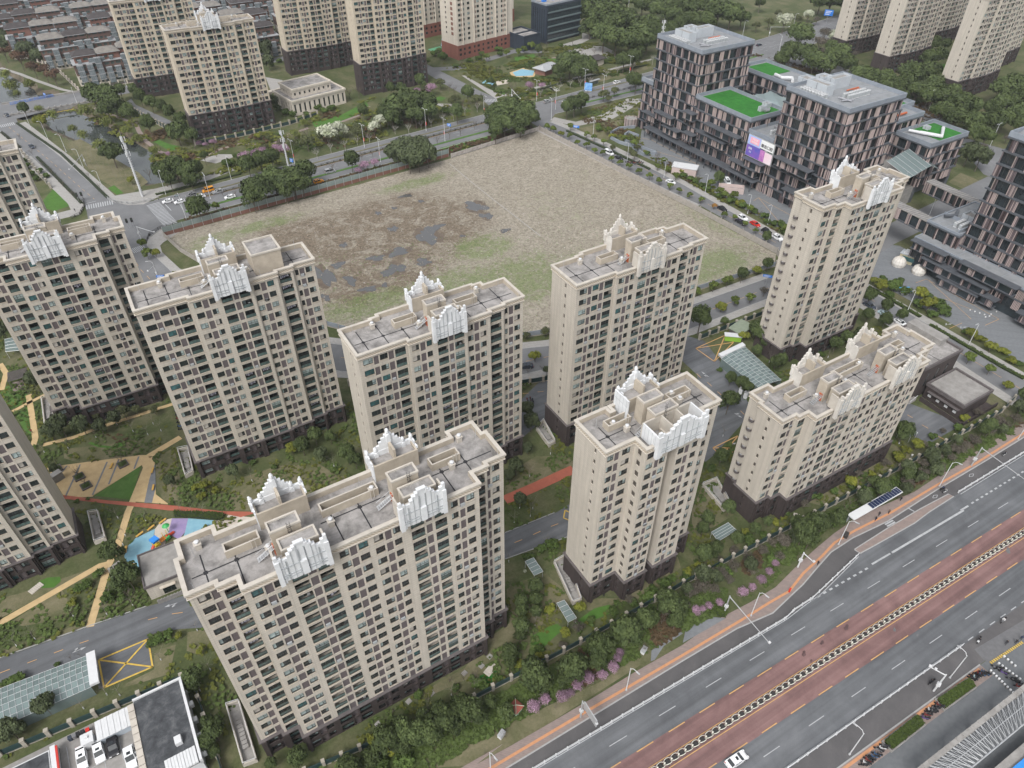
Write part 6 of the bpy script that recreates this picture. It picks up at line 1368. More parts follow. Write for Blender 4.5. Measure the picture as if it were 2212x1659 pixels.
def bare_mesh(name,mat,seed,h0=.7,n=9,sub=4,r0=.035,up=.8):
 r=random.Random(seed); b=MB(); b.tube([(0,0,0),(0,0,h0)],r0,5,0,r0*.8)
 for k in range(n):
  a=k*2.4+r.uniform(-.3,.3); q=r.uniform(.45,.95); z0=h0*r.uniform(.7,1.); e=Vector((math.cos(a)*q,math.sin(a)*q,h0+up*r.uniform(.5,1.))); s=Vector((0,0,z0)); m_=s.lerp(e,.5)+Vector((0,0,.08)); b.tube([s,m_,e],r0*.45,3,0,r0*.15)
  for j in range(sub):
   t_=r.uniform(.35,.95); p=s.lerp(e,t_); d=Vector((r.uniform(-.3,.3),r.uniform(-.3,.3),r.uniform(.1,.4))); b.tube([p,p+d],r0*.22,3,0,r0*.08)
   b.tube([p+d*.5,p+d*.5+Vector((r.uniform(-.2,.2),r.uniform(-.2,.2),.18))],r0*.16,3,0,r0*.06)
 return b.mesh(name,[mat])
# kind: (leaf material, variants, leaves, lobes, flat, leaf size, droop, trunk height share, words)
KIND={'ev':(L_EV,5,3200,20,1.1,.068,0,.8,'dense evergreen tree'),'dg':(L_DG,2,2400,16,1.05,.08,0,.8,'grey green tree'),'ol':(L_OL,2,800,11,.85,.08,0,.8,'thin olive leaved tree'),'ye':(L_YE,2,1000,10,.95,.10,0,.6,'yellow green tree'),
  'wi':(L_WI,2,900,11,.8,.06,.6,.9,'pale green willow'),'br':(L_BR,2,900,9,1.3,.06,0,1.0,'rust brown conifer'),'pk':(L_PK,3,1300,22,.95,.045,0,.6,'pink blossoming tree'),'wh':(L_WH,2,1000,12,1.0,.07,0,.8,'white blossoming tree'),
  'st':(L_ST,3,420,8,1.05,.13,0,1.1,'small street tree'),'or':(L_OR,1,380,8,1.05,.13,0,1.1,'orange leaved tree'),'bu':(L_BU,3,800,9,.8,.10,0,.3,'rounded green shrub'),'by':(L_YE,1,800,9,.8,.10,0,.3,'yellow green shrub'),'gy':(L_GY,2,900,10,.9,.05,0,.7,'grey budding tree')}
TM={}
for k,(m_,nv,n,lo,fl,lf,dr,th,wd)in KIND.items():TM[k]=[(crown_mesh('crown',m_,100+7*v+len(k)*ord(k[0]),n,lo,fl,lf,.3,dr),trunk_mesh('trunk',BARK,5+v,th))for v in range(nv)]
BM=[bare_mesh('branches',BARKW,60+v)for v in range(3)]+[bare_mesh('branches',BARK,70+v)for v in range(2)]
BW_=[bare_mesh('branches',plain('pale young bark',(0.20,0.18,0.15),.9),80+v,h0=1.0,n=7,sub=2,r0=.02)for v in range(2)]
PAINTED=MB(); PAINTED.lathe((0,0,0),[(.085,0),(.085,.42)],8); PAINTED=PAINTED.mesh('whitewash',[WPAINT])
def tree(kind,c,rad,label,cat,grp,grounded=None):
 """c: survey sight line to the crown's middle, rad: its half width on that grid"""
 bare=kind in('ba','bd','yo'); wp=len(c)==2
 p=Vector((c[0],c[1],0))if wp else at(*c,0); Rr=rad if wp else rad*mpp(p); zs=min(1.55,max(1.0,5.6/max(Rr,.1)))if kind in('ev','dg')else 1.0; zc=Rr*zs*(1.2 if kind in('st','or')else(.5 if kind in('bu','by')else 1.05));
 if kind=='yo' or wp:pass
 else:p=at(*c,zc); Rr=rad*mpp(p)*(1.16 if kind in('ev','dg')else 1.0)*(1.12 if c[1]==0 and kind in('ev','dg','bu')else 1.0)
 o=empty(NM.get(kind,'evergreen_tree'),(p.x,p.y,0),R.uniform(0,6.28)); s=Rr*R.uniform(.94,1.06)
 tag(o,label,cat,grp)
 if kind=='yo':
  t_=link('trunk',R.choice(BW_),o); t_.scale=(2.2,2.2,2.6); w_=link('whitewash',PAINTED,o)if 'plot' not in label else None
  if w_:w_.scale=(1.2,1.2,1.7)
  return o
 if bare:t_=link('trunk',R.choice(BM[:3]if kind=='ba' else BM[3:]),o); t_.scale=(s,s,s*1.15); return o
 cm,tm=R.choice(TM[kind]); fl=KIND[kind][4]
 t_=link('trunk',tm,o); t_.scale=(s,s,s*zs); cr=link('crown',cm,o,(0,0,zc)); cr.scale=(s,s,s*zs*R.uniform(.9,1.08)); return o
NM=dict(ev='evergreen_tree',dg='camphor_tree',ol='olive_leaved_tree',ye='privet_tree',wi='willow_tree',br='redwood_tree',pk='cherry_tree',wh='magnolia_tree',st='street_tree',bu='shrub',by='privet_shrub',gy='budding_tree',ba='plane_tree',bd='bare_tree',yo='sapling')
NM['or']='maple_tree'
def words(n):return ORD[n]if n<len(ORD)else '%dth'%(n+1)
def grove(place,grp,items):
 """items: (kind, c, r, x, y, radius); every tree is named by its look and its rank from the left among its kind here"""
 items=sorted(items,key=lambda i:i[1]*2212+i[3]); cnt={}
 for it in items:cnt[it[0]]=cnt.get(it[0],0)+1
 seen={}
 for k,c,r_,x,y,rad in items:
  n=seen.get(k,0); seen[k]=n+1; wd=KIND[k][8]if k in KIND else{'ba':'bare pale tree','bd':'bare brown tree','yo':'thin young tree'}[k]
  lab='%s %s'%(wd,place)if cnt[k]==1 else '%s %s, %s from the left'%(wd,place,words(n))
  tree(k,(c,r_,x,y),rad,lab,'shrub' if k in('bu','by')else 'tree',grp)
def G_(k,c,r,s):return[(k,c,r,*t_)for t_ in s]
grove('along the river','trees of the river park',G_('ev',0,0,[(600,620,60),(680,640,80),(740,690,55),(700,725,50),(160,720,30),(730,1010,68),(840,750,40),(965,820,42),(1150,870,62),(1245,895,42),(780,600,35),(870,595,28),(910,640,35),(980,680,35),(1050,700,30),(1100,740,33),(1170,790,38),(1185,830,30)])+
  G_('wi',0,0,[(555,715,60),(330,740,45),(250,700,35),(690,790,50),(820,840,42),(470,830,40),(530,870,40),(640,930,52),(1000,970,45),(890,890,35),(70,550,60),(190,540,50),(30,480,45),(110,600,30)])+G_('ye',0,0,[(260,785,48),(1670,880,26),(850,1165,32),(1200,1020,25)])+G_('br',0,0,[(30,350,50),(130,390,62),(220,450,52),(290,470,58),(350,500,58),(90,330,40)])+G_('dg',0,0,[(60,290,50),(170,330,50),(250,380,42),(20,250,40)])+
  G_('pk',0,0,[(1290,930,25),(1380,925,32),(1330,940,25),(1090,1000,22),(1660,1000,45),(1590,1030,55),(1700,980,40),(1840,975,45),(1790,960,35)])+G_('bd',0,0,[(960,1120,50),(1390,970,45),(1560,1000,40)]))
grove('at the river park corner','trees by the crossing',G_('ev',0,0,[(1060,1130,60),(1140,1105,70),(1225,1135,68),(1100,1175,45),(1270,1110,45),(1240,1190,38),(1610,1085,50),(1690,1065,46),(1760,1035,42)]))
grove('behind the hoarding wall','trees between the vacant lot and the cross avenue',G_('ev',0,0,[(1680,1250,92),(1640,1300,55),(1780,1190,72),(1900,1190,100),(1980,1130,55),(1850,1240,60),(1960,1210,60),(1290,1365,62)])+G_('st',0,0,[(1400,1340,34)])+
  G_('dg',1,0,[(430,980,85),(350,1010,70),(510,970,78),(560,1010,55),(440,1050,60),(500,1040,50)])+G_('ev',1,0,[(65,1050,46),(1010,760,75),(1090,730,80),(1190,750,78),(1060,820,70),(1160,820,68),(1000,810,58),(1230,780,48),(1000,870,40)])+G_('pk',1,0,[(150,1080,48),(215,1060,42),(110,1110,30)])+G_('bd',1,0,[(620,900,40),(700,860,38),(770,840,38),(860,800,36),(130,990,30)]))
grove('in the park by the far towers','trees of the far park',G_('ev',1,0,[(300,740,68),(370,700,85),(450,690,95),(530,690,80),(480,760,65),(330,780,50),(560,740,55),(140,730,33),(510,535,34),(390,590,32),(320,580,28),(820,620,38),(750,740,40)])+G_('wh',1,0,[(250,790,55),(210,830,50),(15,850,45)])+G_('ol',1,0,[(100,850,60),(740,640,38),(640,540,42),(880,650,55)])+G_('pk',1,0,[(490,590,30),(585,575,42),(560,600,25),(1220,560,38),(1300,560,32)])+G_('wh',0,0,[(2120,870,75),(2185,840,60)])+G_('ol',0,0,[(1990,920,60),(1900,930,40),(1740,900,25)])+G_('wi',0,0,[(1910,860,40),(1970,790,32)])+
  G_('dg',0,0,[(1700,270,62),(1755,250,45),(1720,330,45),(1770,670,32),(1740,410,30)])+G_('bu',0,0,[(2060,700,30),(2100,720,28),(1800,700,28),(1850,730,30),(1900,740,28),(2150,700,28),(1990,740,25),(1760,420,22),(1810,395,20)])+G_('bd',1,0,[(50,600,40),(110,590,45),(1110,560,55),(700,560,30),(730,580,30),(1010,450,32),(960,460,30),(880,440,30)]))
grove('lining the far side of the cross avenue','pollarded trees along the cross avenue',G_('ba',1,0,[(345,830,38),(435,830,38),(515,800,34),(580,785,34),(655,760,38),(725,740,38),(800,710,36),(880,690,34),(100,905,34),(180,890,32),(20,930,36),(1290,600,30),(1415,555,32),(1485,535,32),(1550,530,30),(1610,515,30),(1720,470,32),(1790,450,32),(1890,425,34),(2020,380,36)])+G_('ba',0,0,[(2050,990,40),(2140,950,40)]))
grove('in the middle of the cross avenue','bare trees in the median strips',G_('bd',1,0,[(60,1030,26),(130,1010,26),(200,990,26),(280,960,26),(1380,640,22),(1500,620,22),(1600,590,22)])+G_('bd',0,0,[(1520,1250,26),(1440,1250,24),(2150,1080,40),(1300,1290,24)]))
grove('round the park shelters','trees round the north park',G_('ev',1,0,[(1480,430,78),(1560,430,68),(1420,470,52),(1540,480,50),(1620,460,40),(1910,545,48),(1880,530,34),(1830,410,52),(1890,390,46),(1510,690,58),(1460,715,36),(1560,665,40),(970,535,20),(1280,330,22)])+G_('ol',1,0,[(1700,615,45),(1770,590,38),(1730,640,30)])+G_('bu',1,0,[(660,370,34),(600,350,30),(640,330,25),(690,335,25),(830,395,25),(890,380,22),(1020,320,26),(910,350,20),(1420,295,18),(1190,690,12),(740,430,20),(1030,350,22)])+G_('st',1,0,[(940,370,26),(1070,345,26),(1150,335,27),(1185,320,26),(1230,300,30),(560,400,24)])+G_('bd',1,0,[(780,400,28),(1330,290,28),(1500,260,34),(1560,330,24),(1640,330,24)]))
NE=G_('ev',1,0,[(1600,100,85),(1680,130,85),(1760,170,90),(1840,150,85),(1700,250,78),(1780,270,82),(1870,290,85),(1930,270,80),(1610,190,55),(1640,60,75),(1740,90,75),(1990,200,75),(2060,225,60),(1920,330,48),(1900,200,60),(1980,290,50),(2140,200,40)])+G_('gy',1,0,[(1880,170,40),(1700,180,35)])
grove('in the grove beside the navy office cube','trees of the north grove',NE)
grove('in the belt beyond the north road','trees beyond the north road',G_('ev',1,0,[(1950,50,60),(2050,80,60),(2140,120,60),(2200,160,45),(1850,20,50),(2100,40,50),(2190,60,55),(1760,10,40),(2000,10,40),(2150,10,40)])+G_('ev',2,0,[(60,60,78),(150,70,78),(230,100,78),(310,110,78),(380,130,52),(60,150,58),(140,150,58),(960,20,80),(1040,40,60),(890,30,55),(20,10,40),(500,30,30)])+G_('wh',2,0,[(660,140,65),(815,100,42),(970,235,42)])+G_('ol',2,0,[(745,130,45),(560,150,40),(480,170,36),(620,90,30)])+G_('gy',2,0,[(890,280,60),(920,220,50),(870,130,30),(900,340,40)]))
ROW=[(760,250,80),(700,350,68),(800,370,70),(850,420,70),(920,430,70),(1010,370,70),(1060,430,55),(1150,500,60),(1220,520,60),(1310,530,52),(1380,570,55),(1440,560,55),(1480,500,75),(1600,470,68),(1630,560,58),(1520,600,58),(1590,640,60),(1700,650,78),(1780,700,85),(1850,720,68),(1880,800,68),(1680,740,68),(1760,780,68),(2000,800,68),(2080,790,58),(2160,820,50),(2090,600,78),(2150,560,70),(2060,690,58),(2110,680,60),(2180,750,60),(1590,390,50),(1660,380,45),(1900,880,50),(1960,900,45),(2190,640,60),(1560,330,40),(1620,300,40),(960,320,40),(640,400,45),(1700,300,30),(2000,720,50),(1400,640,45),(1300,590,40)]
grove('in the belt behind the offices','trees behind the office complex',G_('ev',2,0,ROW)+G_('dg',2,0,[(1850,1005,50),(1925,1035,55)])+G_('gy',2,0,[(1780,850,40),(1950,960,35),(2100,900,35),(1120,350,30)]))
grove('along the east wall of the vacant lot','street trees along the east road',G_('st',1,0,[(1335,825,26),(1375,840,26),(1480,880,22),(1530,925,25),(1590,940,25),(1640,978,22),(1695,990,22),(1750,1030,22),(1805,1055,23),(1865,1080,25),(1930,1110,25),(2000,1140,25),(2060,1175,25),(2130,1205,25),(2190,1235,23)])+G_('ye',1,0,[(1425,870,24)])+G_('st',2,0,[(45,1265,23),(120,1295,23),(270,1390,26),(340,1410,25),(405,1450,23),(475,1495,23)])+G_('or',2,0,[(205,1335,22)])+G_('ev',2,0,[(545,1545,27)]))
grove('on the office side of the east road','trees before the offices',G_('st',1,0,[(1485,820,25),(1590,870,22),(1640,890,22),(1700,920,26),(2050,1080,24),(2110,1100,22),(2170,1140,26)])+G_('ol',1,0,[(1860,975,32),(1900,1010,32),(1760,960,28),(1920,960,26)])+G_('bu',2,0,[(160,1225,26),(240,1270,30),(310,1300,34),(390,1330,34),(460,1370,28),(530,1400,30),(590,1450,28),(655,1500,26),(90,1175,26),(50,1160,26)])+G_('ev',2,0,[(235,1165,30)]))
grove('in the thicket by the blue awning','thicket beside the forecourt',G_('ye',2,1,[(1240,160,32),(1290,190,48),(1540,245,55),(1600,310,60)])+G_('bu',2,1,[(1370,200,55),(1440,230,48),(1660,330,62),(1700,360,50),(1530,310,50),(1340,250,36),(1620,380,40),(1580,260,40),(1300,150,30),(1400,170,40)]))
grove('by the east road and estate edge','trees along the lower east road',G_('ev',2,1,[(1210,270,40),(1320,330,38),(1415,390,35),(1310,430,42),(2200,900,32),(1200,390,40)])+G_('st',2,1,[(1860,660,44),(1990,735,40)])+G_('ye',2,1,[(2105,840,38),(2000,590,45),(1870,500,45)])+G_('by',2,1,[(1930,540,40),(2080,620,40),(2130,680,38)])+G_('bu',2,1,[(2180,700,30),(1830,490,25)]))
grove('along the road south of the vacant lot','street trees south of the vacant lot',G_('st',2,1,[(200,195,38),(290,160,42),(440,270,38),(340,290,38),(90,230,35)])+G_('ye',2,1,[(480,95,34),(250,330,42)])+G_('ev',2,1,[(385,125,38),(550,60,35),(115,420,68),(270,430,26)])+G_('gy',2,1,[(530,230,40),(150,350,30)])+G_('ol',1,1,[(1200,520,34),(1320,490,38)])+G_('ye',1,1,[(1255,650,46)])+G_('bd',1,1,[(1210,740,30),(1300,720,26)])+G_('dg',1,1,[(1330,745,24)]))
grove('at the junction left of the vacant lot','trees at the lot corner',G_('st',0,0,[(920,1580,34),(950,1640,40)])+G_('ye',0,1,[(1005,-20,34),(1130,110,18)])+G_('bu',0,0,[(170,1080,30),(200,1130,30),(230,1160,28),(150,1040,24),(300,1140,24),(260,1110,26)]))
grove('in the east garden of the estate','garden trees in the east of the estate',G_('ev',2,1,[(500,520,50),(540,570,40),(470,480,45),(300,950,62),(600,700,42),(640,680,35),(990,580,45),(1060,540,40),(1430,1150,55),(300,1640,45),(250,1310,48),(1150,500,35),(380,830,42),(310,800,36),(420,860,36),(1240,1480,40),(480,620,35)])+G_('ye',2,1,[(400,520,42),(1400,1300,46),(1090,1460,44),(1520,1225,46)])+G_('bu',2,1,[(240,740,22),(270,720,20),(500,720,30),(560,740,30),(190,1380,36),(130,1350,30),(60,1380,40),(1600,1230,36),(900,640,30),(1170,1420,30)])+G_('bd',2,1,[(310,660,45),(370,700,45),(490,780,30),(560,560,36),(0,710,28)])+G_('dg',1,1,[(1200,1000,44),(1230,1080,52),(1130,1370,50),(1160,1580,42),(1210,1250,34),(1090,1430,36)]))
grove('in the central garden','garden trees in the middle of the estate',G_('dg',0,1,[(20,490,48),(230,820,52),(390,1100,58),(330,1140,48),(530,1100,50),(650,1110,40),(740,1060,42),(1100,1460,34),(1510,1400,44),(2080,1290,40),(30,1370,30),(350,1380,26)])+G_('ol',0,1,[(800,1010,55),(880,1000,40),(620,1040,38),(1000,1000,40),(440,1040,34)])+G_('ye',0,1,[(1890,1250,48),(570,1110,26),(1330,1490,42)])+G_('by',0,1,[(1270,1500,36),(1400,1520,36),(1310,1560,40)])+G_('ev',0,1,[(1960,1235,50),(2040,1170,48),(2140,1180,36)])+G_('bu',0,1,[(570,1575,16),(500,1590,20),(1450,1330,30),(1780,1370,24),(1640,1340,26)])+G_('ev',1,1,[(40,1290,56),(90,1330,44)])+G_('bd',0,1,[(500,1400,34),(1620,1380,26),(2110,1300,32),(440,1200,30)]))
grove('in the lower left gardens','garden trees at the lower left',G_('ev',0,2,[(730,280,62),(830,430,80),(780,480,50),(1250,1090,65),(1390,1430,70),(1350,1380,50),(1340,1500,60),(1250,1140,44),(1930,1600,62),(1390,1560,40),(1760,1640,40)])+G_('bu',0,2,[(110,1080,58),(50,1110,45),(1030,820,48),(1090,790,40),(980,850,36),(640,400,42),(560,480,44),(500,500,32),(700,550,50),(700,630,28),(790,560,34),(530,690,24),(510,730,24),(730,670,20),(660,640,20),(370,990,24),(1310,1640,40)])+G_('dg',0,2,[(290,1260,68),(70,1420,70),(130,1400,40),(20,1450,50)])+G_('ye',0,2,[(1300,900,34),(1160,800,28)])+G_('by',0,2,[(470,590,40)])+G_('bd',0,2,[(820,520,50),(450,940,26),(510,920,22)]))
grove('in the garden by the shorter tower','garden trees below the shorter tower',G_('ev',1,2,[(1165,590,48),(1165,650,44),(1260,490,50),(1260,570,44),(1260,650,44),(1165,750,52),(1155,810,38),(1095,920,56),(1100,980,42)])+G_('ye',1,2,[(1355,635,46),(1550,620,46),(1450,785,42),(1140,990,32),(1280,930,28)])+G_('bu',1,2,[(1220,300,50),(1360,210,50),(1300,240,40),(1620,730,24),(1540,780,24),(500,1190,38),(740,1140,36),(850,1080,30),(1890,590,40),(1780,590,28),(2020,500,34),(2140,440,34),(1000,1060,26)])+G_('ev',2,2,[(160,50,48),(130,115,42),(140,280,52),(210,250,46),(550,70,32),(470,115,36),(350,180,40)])+G_('by',2,2,[(400,130,34),(30,390,40),(650,40,30)])+G_('wh',1,2,[(1280,245,18),(1190,385,16)]))
grove('in the green belt by the avenue','trees of the green belt',G_('ev',1,2,[(1250,1080,100),(1230,1010,68),(1310,1120,58),(1490,1030,95),(1540,990,60),(1440,1090,50),(1680,890,90),(1650,860,60),(1660,980,60),(1850,800,98),(1800,770,60),(1960,710,70),(2110,600,85),(2180,640,68),(840,1300,88),(780,1260,68),(680,1350,88),(640,1300,60),(500,1450,88),(440,1430,66),(300,1500,88),(200,1600,62),(900,1330,58),(10,1640,40),(1070,1310,54),(380,1400,60),(740,1400,60),(260,1440,50),(160,1640,50),(580,1380,60),(530,1330,50),(960,1240,46),(620,1430,50),(400,1530,60),(2160,720,50)])+G_('ye',1,2,[(220,1480,60),(330,1540,46)])+G_('ev',2,2,[(780,140,80),(820,190,60),(900,90,50),(1000,60,50),(740,80,50)])+
  G_('pk',1,2,[(1245,1265,54),(1320,1220,48),(1430,1200,55),(1530,1130,52),(1600,1080,56),(1690,1060,44),(1760,1010,48),(1790,950,40),(1805,910,34),(1480,1180,40)])+G_('pk',2,2,[(90,640,42),(170,610,34),(240,590,36),(390,520,46),(450,490,36),(510,440,42),(560,390,36),(600,335,34),(130,630,30)])+
  G_('bd',1,2,[(560,1200,58),(700,1080,48),(790,1060,48),(865,1050,56),(2080,700,58),(1965,880,46),(1060,1450,40),(930,1560,30),(330,1290,46),(1390,1260,34)])+G_('gy',2,2,[(660,190,66),(240,400,64),(130,440,60),(50,520,62),(330,350,50),(200,500,50),(420,300,50),(520,250,46),(300,440,46),(10,600,50),(580,200,40),(450,380,40)])+G_('gy',2,1,[(1980,1140,50),(2080,1100,50),(1900,1200,46),(1800,1260,46),(1740,1310,40),(1660,1370,50),(1560,1410,48),(1460,1480,54),(2160,1060,46),(1840,1230,36),(1390,1550,36)])+G_('dg',2,1,[(1640,1390,40),(1540,1440,36),(2070,1130,30),(1450,1520,36)]))
grove('in the estate lawns','young trees with whitewashed trunks',G_('yo',0,1,[(445,1250,20),(625,1180,20),(865,1140,20),(960,1160,20),(995,1090,20),(1045,1135,20),(290,1275,20),(760,1095,20),(1635,1460,20),(2165,1365,20)])+G_('yo',0,2,[(110,870,20),(230,825,20),(695,665,20),(865,610,20),(725,545,20),(730,430,20),(800,215,20),(815,155,20),(765,40,20),(950,65,20),(1280,770,20),(1045,960,20),(695,1185,20),(780,1190,20),(1300,1160,20),(545,1275,20),(1365,1025,20),(480,680,20),(1180,10,20),(1250,15,20),(1325,20,20)])+
  G_('yo',1,2,[(1120,75,20),(1225,30,20),(1325,215,20),(1085,325,20),(565,1300,20),(715,1190,20),(865,1145,20),(1255,735,20),(1645,1010,20),(1165,860,20)])+G_('yo',1,1,[(1355,1285,20),(1220,1430,20),(1155,1640,20),(1240,1640,20)])+G_('yo',2,1,[(560,690,20),(450,640,20),(320,780,20),(260,1170,20),(940,660,20),(1400,1220,20)]))
br=random.Random(9); grove('in the sapling plot by the river','bare saplings by the river',G_('yo',0,0,[(430+(k%9)*55+(k//9)*30,905+(k//9)*52+(k%9)*33,20)for k in range(30)]))
grove('beside the road by the river','bare street trees by the river road',G_('bd',0,0,[(120,880,24),(200,980,24),(270,1060,24),(330,1110,24),(400,1190,24),(470,1250,26),(240,830,22),(330,900,22),(420,960,22),(500,1040,24),(570,1130,24),(640,1200,24)]))
def planted(place,grp,items,cat='shrub'):
 """items: (kind, x, y, radius) at surveyed ground positions"""
 items=sorted(items,key=lambda i:i[1]-.0*i[2]); n={}
 tot={}
 for q in items:tot[q[0]]=tot.get(q[0],0)+1
 for k,x,y,r_ in items:
  m_=n.get(k,0); n[k]=m_+1; wd=KIND[k][8]if k in KIND else{'bd':'bare brown tree','yo':'thin young tree'}[k]; c_='shrub' if k in('bu','by')else 'tree'
  tree(k,(x,y),r_,'%s %s, %s from the left'%(wd,place,words(m_)),c_,grp)
br=random.Random(21)
planted('close behind the estate fence','shrubs along the estate fence',[(br.choice(['bu','bu','by','gy']),x+br.uniform(-1,1),65.6-(x*.02)+br.uniform(-.5,2.5),br.uniform(1.0,1.9))for x in range(26,200,5)])
planted('between fence and pavement','undergrowth trees of the green belt',[(br.choice(['ev','gy','bu','gy','bd','dg']),x+br.uniform(-1,1),(60.6 if x<100 else 58.6)+br.uniform(-2.6,.6),br.uniform(1.5,2.6))for x in range(64,214,3)])
planted('at the foot of the nearest tower','shrubs before the nearest tower',[(br.choice(['bu','ev','bu']),x+br.uniform(-1,1),62.5+br.uniform(-3,1.5),br.uniform(1.6,2.8))for x in range(-12,30,3)])
planted('in the forecourt strip','planting before the offices',[(br.choice(['st','bu','by','bd','st']),231+br.uniform(-1.5,2.5),y+br.uniform(-2,2),br.uniform(1.6,2.6))for y in range(168,300,5)])
planted('in the green strip before the towers','trees of the strip by the cross avenue',[(br.choice(['ev','bd','ol','gy','bu']),x+br.uniform(-2,2),352+(x-40)*.06+br.uniform(-4,7),br.uniform(2.2,4.0))for x in range(46,190,7)])
planted('behind the office row','trees close behind the offices',[(br.choice(['ev','ev','gy','ol']),x+br.uniform(-3,3),310-(x-330)*.9+br.uniform(-8,8),br.uniform(3.2,5.0))for x in range(335,420,6)])
# ================================================================= walls, fences, rails
def pillar_fence(name,label,line,gap,ph,pw,fh,pm,fm,cat='fence',bars=False,base=.3,basem=None,cap=True):
 """posts as parts, panels between them"""
 P=[Vector((p[0],p[1],0))for p in line]; o=empty(name,P[0]); tag(o,label,cat); k=0; panm={}
 for a,c in zip(P,P[1:]):
  L=(c-a).length; n=max(1,int(round(L/gap))); ang=math.atan2((c-a).y,(c-a).x); st_=L/n; key=round(st_,2)
  if key not in panm:
   b=MB()
   if bars:
    b.box(pw/2,-.04,base,st_-pw/2,.04,base+.06); b.box(pw/2,-.04,fh-.08,st_-pw/2,.04,fh)
    q=pw/2
    while q<st_-pw/2:b.box(q,-.02,base,q+.06,.02,fh); q+=.16
   else:b.box(pw/2,-.06,base,st_-pw/2,.06,fh)
   b2=MB(); b2.box(pw/2,-.12,0,st_-pw/2,.12,base)
   panm[key]=(b.mesh('panel',[fm]),b2.mesh('plinth',[basem or pm]))
  if 'post' not in panm:
   b=MB(); b.box(-pw/2,-pw/2,0,pw/2,pw/2,ph)
   if cap:b.box(-pw/2-.05,-pw/2-.05,ph,pw/2+.05,pw/2+.05,ph+.1)
   panm['post']=b.mesh('post',[pm])
  for i in range(n):
   p=a+(c-a)*i/n-P[0]; link('panel',panm[key][0],o,p,ang); link('post',panm['post'],o,p,ang)
   if base:link('plinth',panm[key][1],o,p,ang)
 link('post',panm['post'],o,P[-1]-P[0]); return o
PILL=plain('cream fence pillar',(0.37,0.34,0.29),.85,c2=(0.28,0.255,0.21),scale=1.0); FEN=plain('dark green fence panel',(0.02,0.045,0.045),.6)
pillar_fence('estate_fence','dark panelled fence with cream pillars between the estate and the avenue green belt',[(-8,68.5),(5.9,66.7),(20,64.8),(29.6,64.1),(55.2,63.1),(84,62.9),(118,61.7),(162,60.4),(204,59.7),(212,61)],3.95,2.25,.62,1.9,PILL,FEN)
pillar_fence('estate_fence','dark panelled fence with cream pillars behind the car yard at the lower left',[(-90,101.8),(-53.6,101.3),(-20.3,99.0)],4.2,2.4,.72,2.0,PILL,FEN)
pillar_fence('estate_fence','fence with cream posts running down beside the black roofed building',[(-18.6,97),(-17.5,62)],4.6,2.3,.7,1.9,PILL,FEN)
pillar_fence('estate_fence','low pillared fence along the road south of the vacant lot',[(219,130.5),(213,131.5),(180,131.6),(152,132.3)],4.2,2.3,.7,1.9,PILL,FEN)
pillar_fence('estate_fence','pillared fence along the road seen between the two middle towers',[(136,133.6),(118,137),(96,141),(84,145),(62,158),(44,170)],4.2,2.3,.7,1.9,PILL,FEN)
pillar_fence('estate_fence','white pillared fence in front of the far crowned tower',[(46,384),(66,383),(95,386),(112,391)],5,2.6,.8,1.9,PILL,FEN)
pillar_fence('estate_fence','pillared fence along the garage drive left of the far crowned tower',[tuple(at(*c)[:2])for c in((0,0,805,690),(0,0,900,740),(0,0,1100,850))],3.4,2.6,.8,2.0,PILL,FEN)
pillar_fence('terrace_fence','fence with white posts along the street before the brick terraces',[(9,500),(42,500)],4.5,2.6,.8,1.5,WALLR,DLEDGE); pillar_fence('terrace_fence','fence with white posts down the river side of the brick terraces',[(6,500),(-2,556),(-22,600)],6,2.6,.8,1.5,WALLR,DLEDGE)
pillar_fence('estate_fence','pillared fence by the bright lawn at the left edge',[tuple(at(*c)[:2])for c in((0,0,150,1000),(0,0,260,1140),(0,0,330,1220))],5,2.6,.9,1.6,PILL,FEN)
HOARD=plain('green glass hoarding',(0.14,0.19,0.18),.35,c2=(0.26,0.30,0.29),scale=.35,detail=6)
A_,B_=Vector((14,296.2,0)),Vector((148.4,306.5,0))
pillar_fence('hoarding_wall','long hoarding of green panels over red brick, north of the vacant lot',[A_,B_],4.0,4.0,.18,3.8,METAL,HOARD,'wall',base=1.6,basem=BRICKP,cap=False)
pillar_fence('lot_wall','broken white plastered wall at the north corner of the vacant lot',[(148.8,304.5),(203.4,311.6)],9,2.2,.4,2.1,plain('peeling plaster',(0.50,0.47,0.44),.9,c2=(0.26,0.23,0.21),scale=.5,detail=9),MATS['peeling plaster'],'wall',base=.4,basem=CONC,cap=False)
CPAN=plain('pale concrete panel',(0.34,0.315,0.285),.9,c2=(0.25,0.23,0.205),scale=.7,detail=8)
pillar_fence('lot_wall','grey concrete panel wall with posts along the east side of the vacant lot',[(204,311.6),(209,250),(213.4,200),(215.8,158.8),(213,154.2),(208,152.2)],6,2.7,.35,2.4,CPAN,CPAN,'wall',base=.3)
pillar_fence('lot_wall','blue grey panel wall along the south side of the vacant lot',[(208,152.2),(171,155),(130,157.5),(110,161),(99,164.5),(80,174),(60,188),(49,203)],5,2.4,.3,2.2,CPAN,OBLUE,'wall',base=.5)
pillar_fence('lot_wall','low concrete wall along the west side of the vacant lot',[(14,295.4),(17,280),(31,240),(49,203.5)],5,2.3,.3,2.1,CPAN,CPAN,'wall',base=.5)
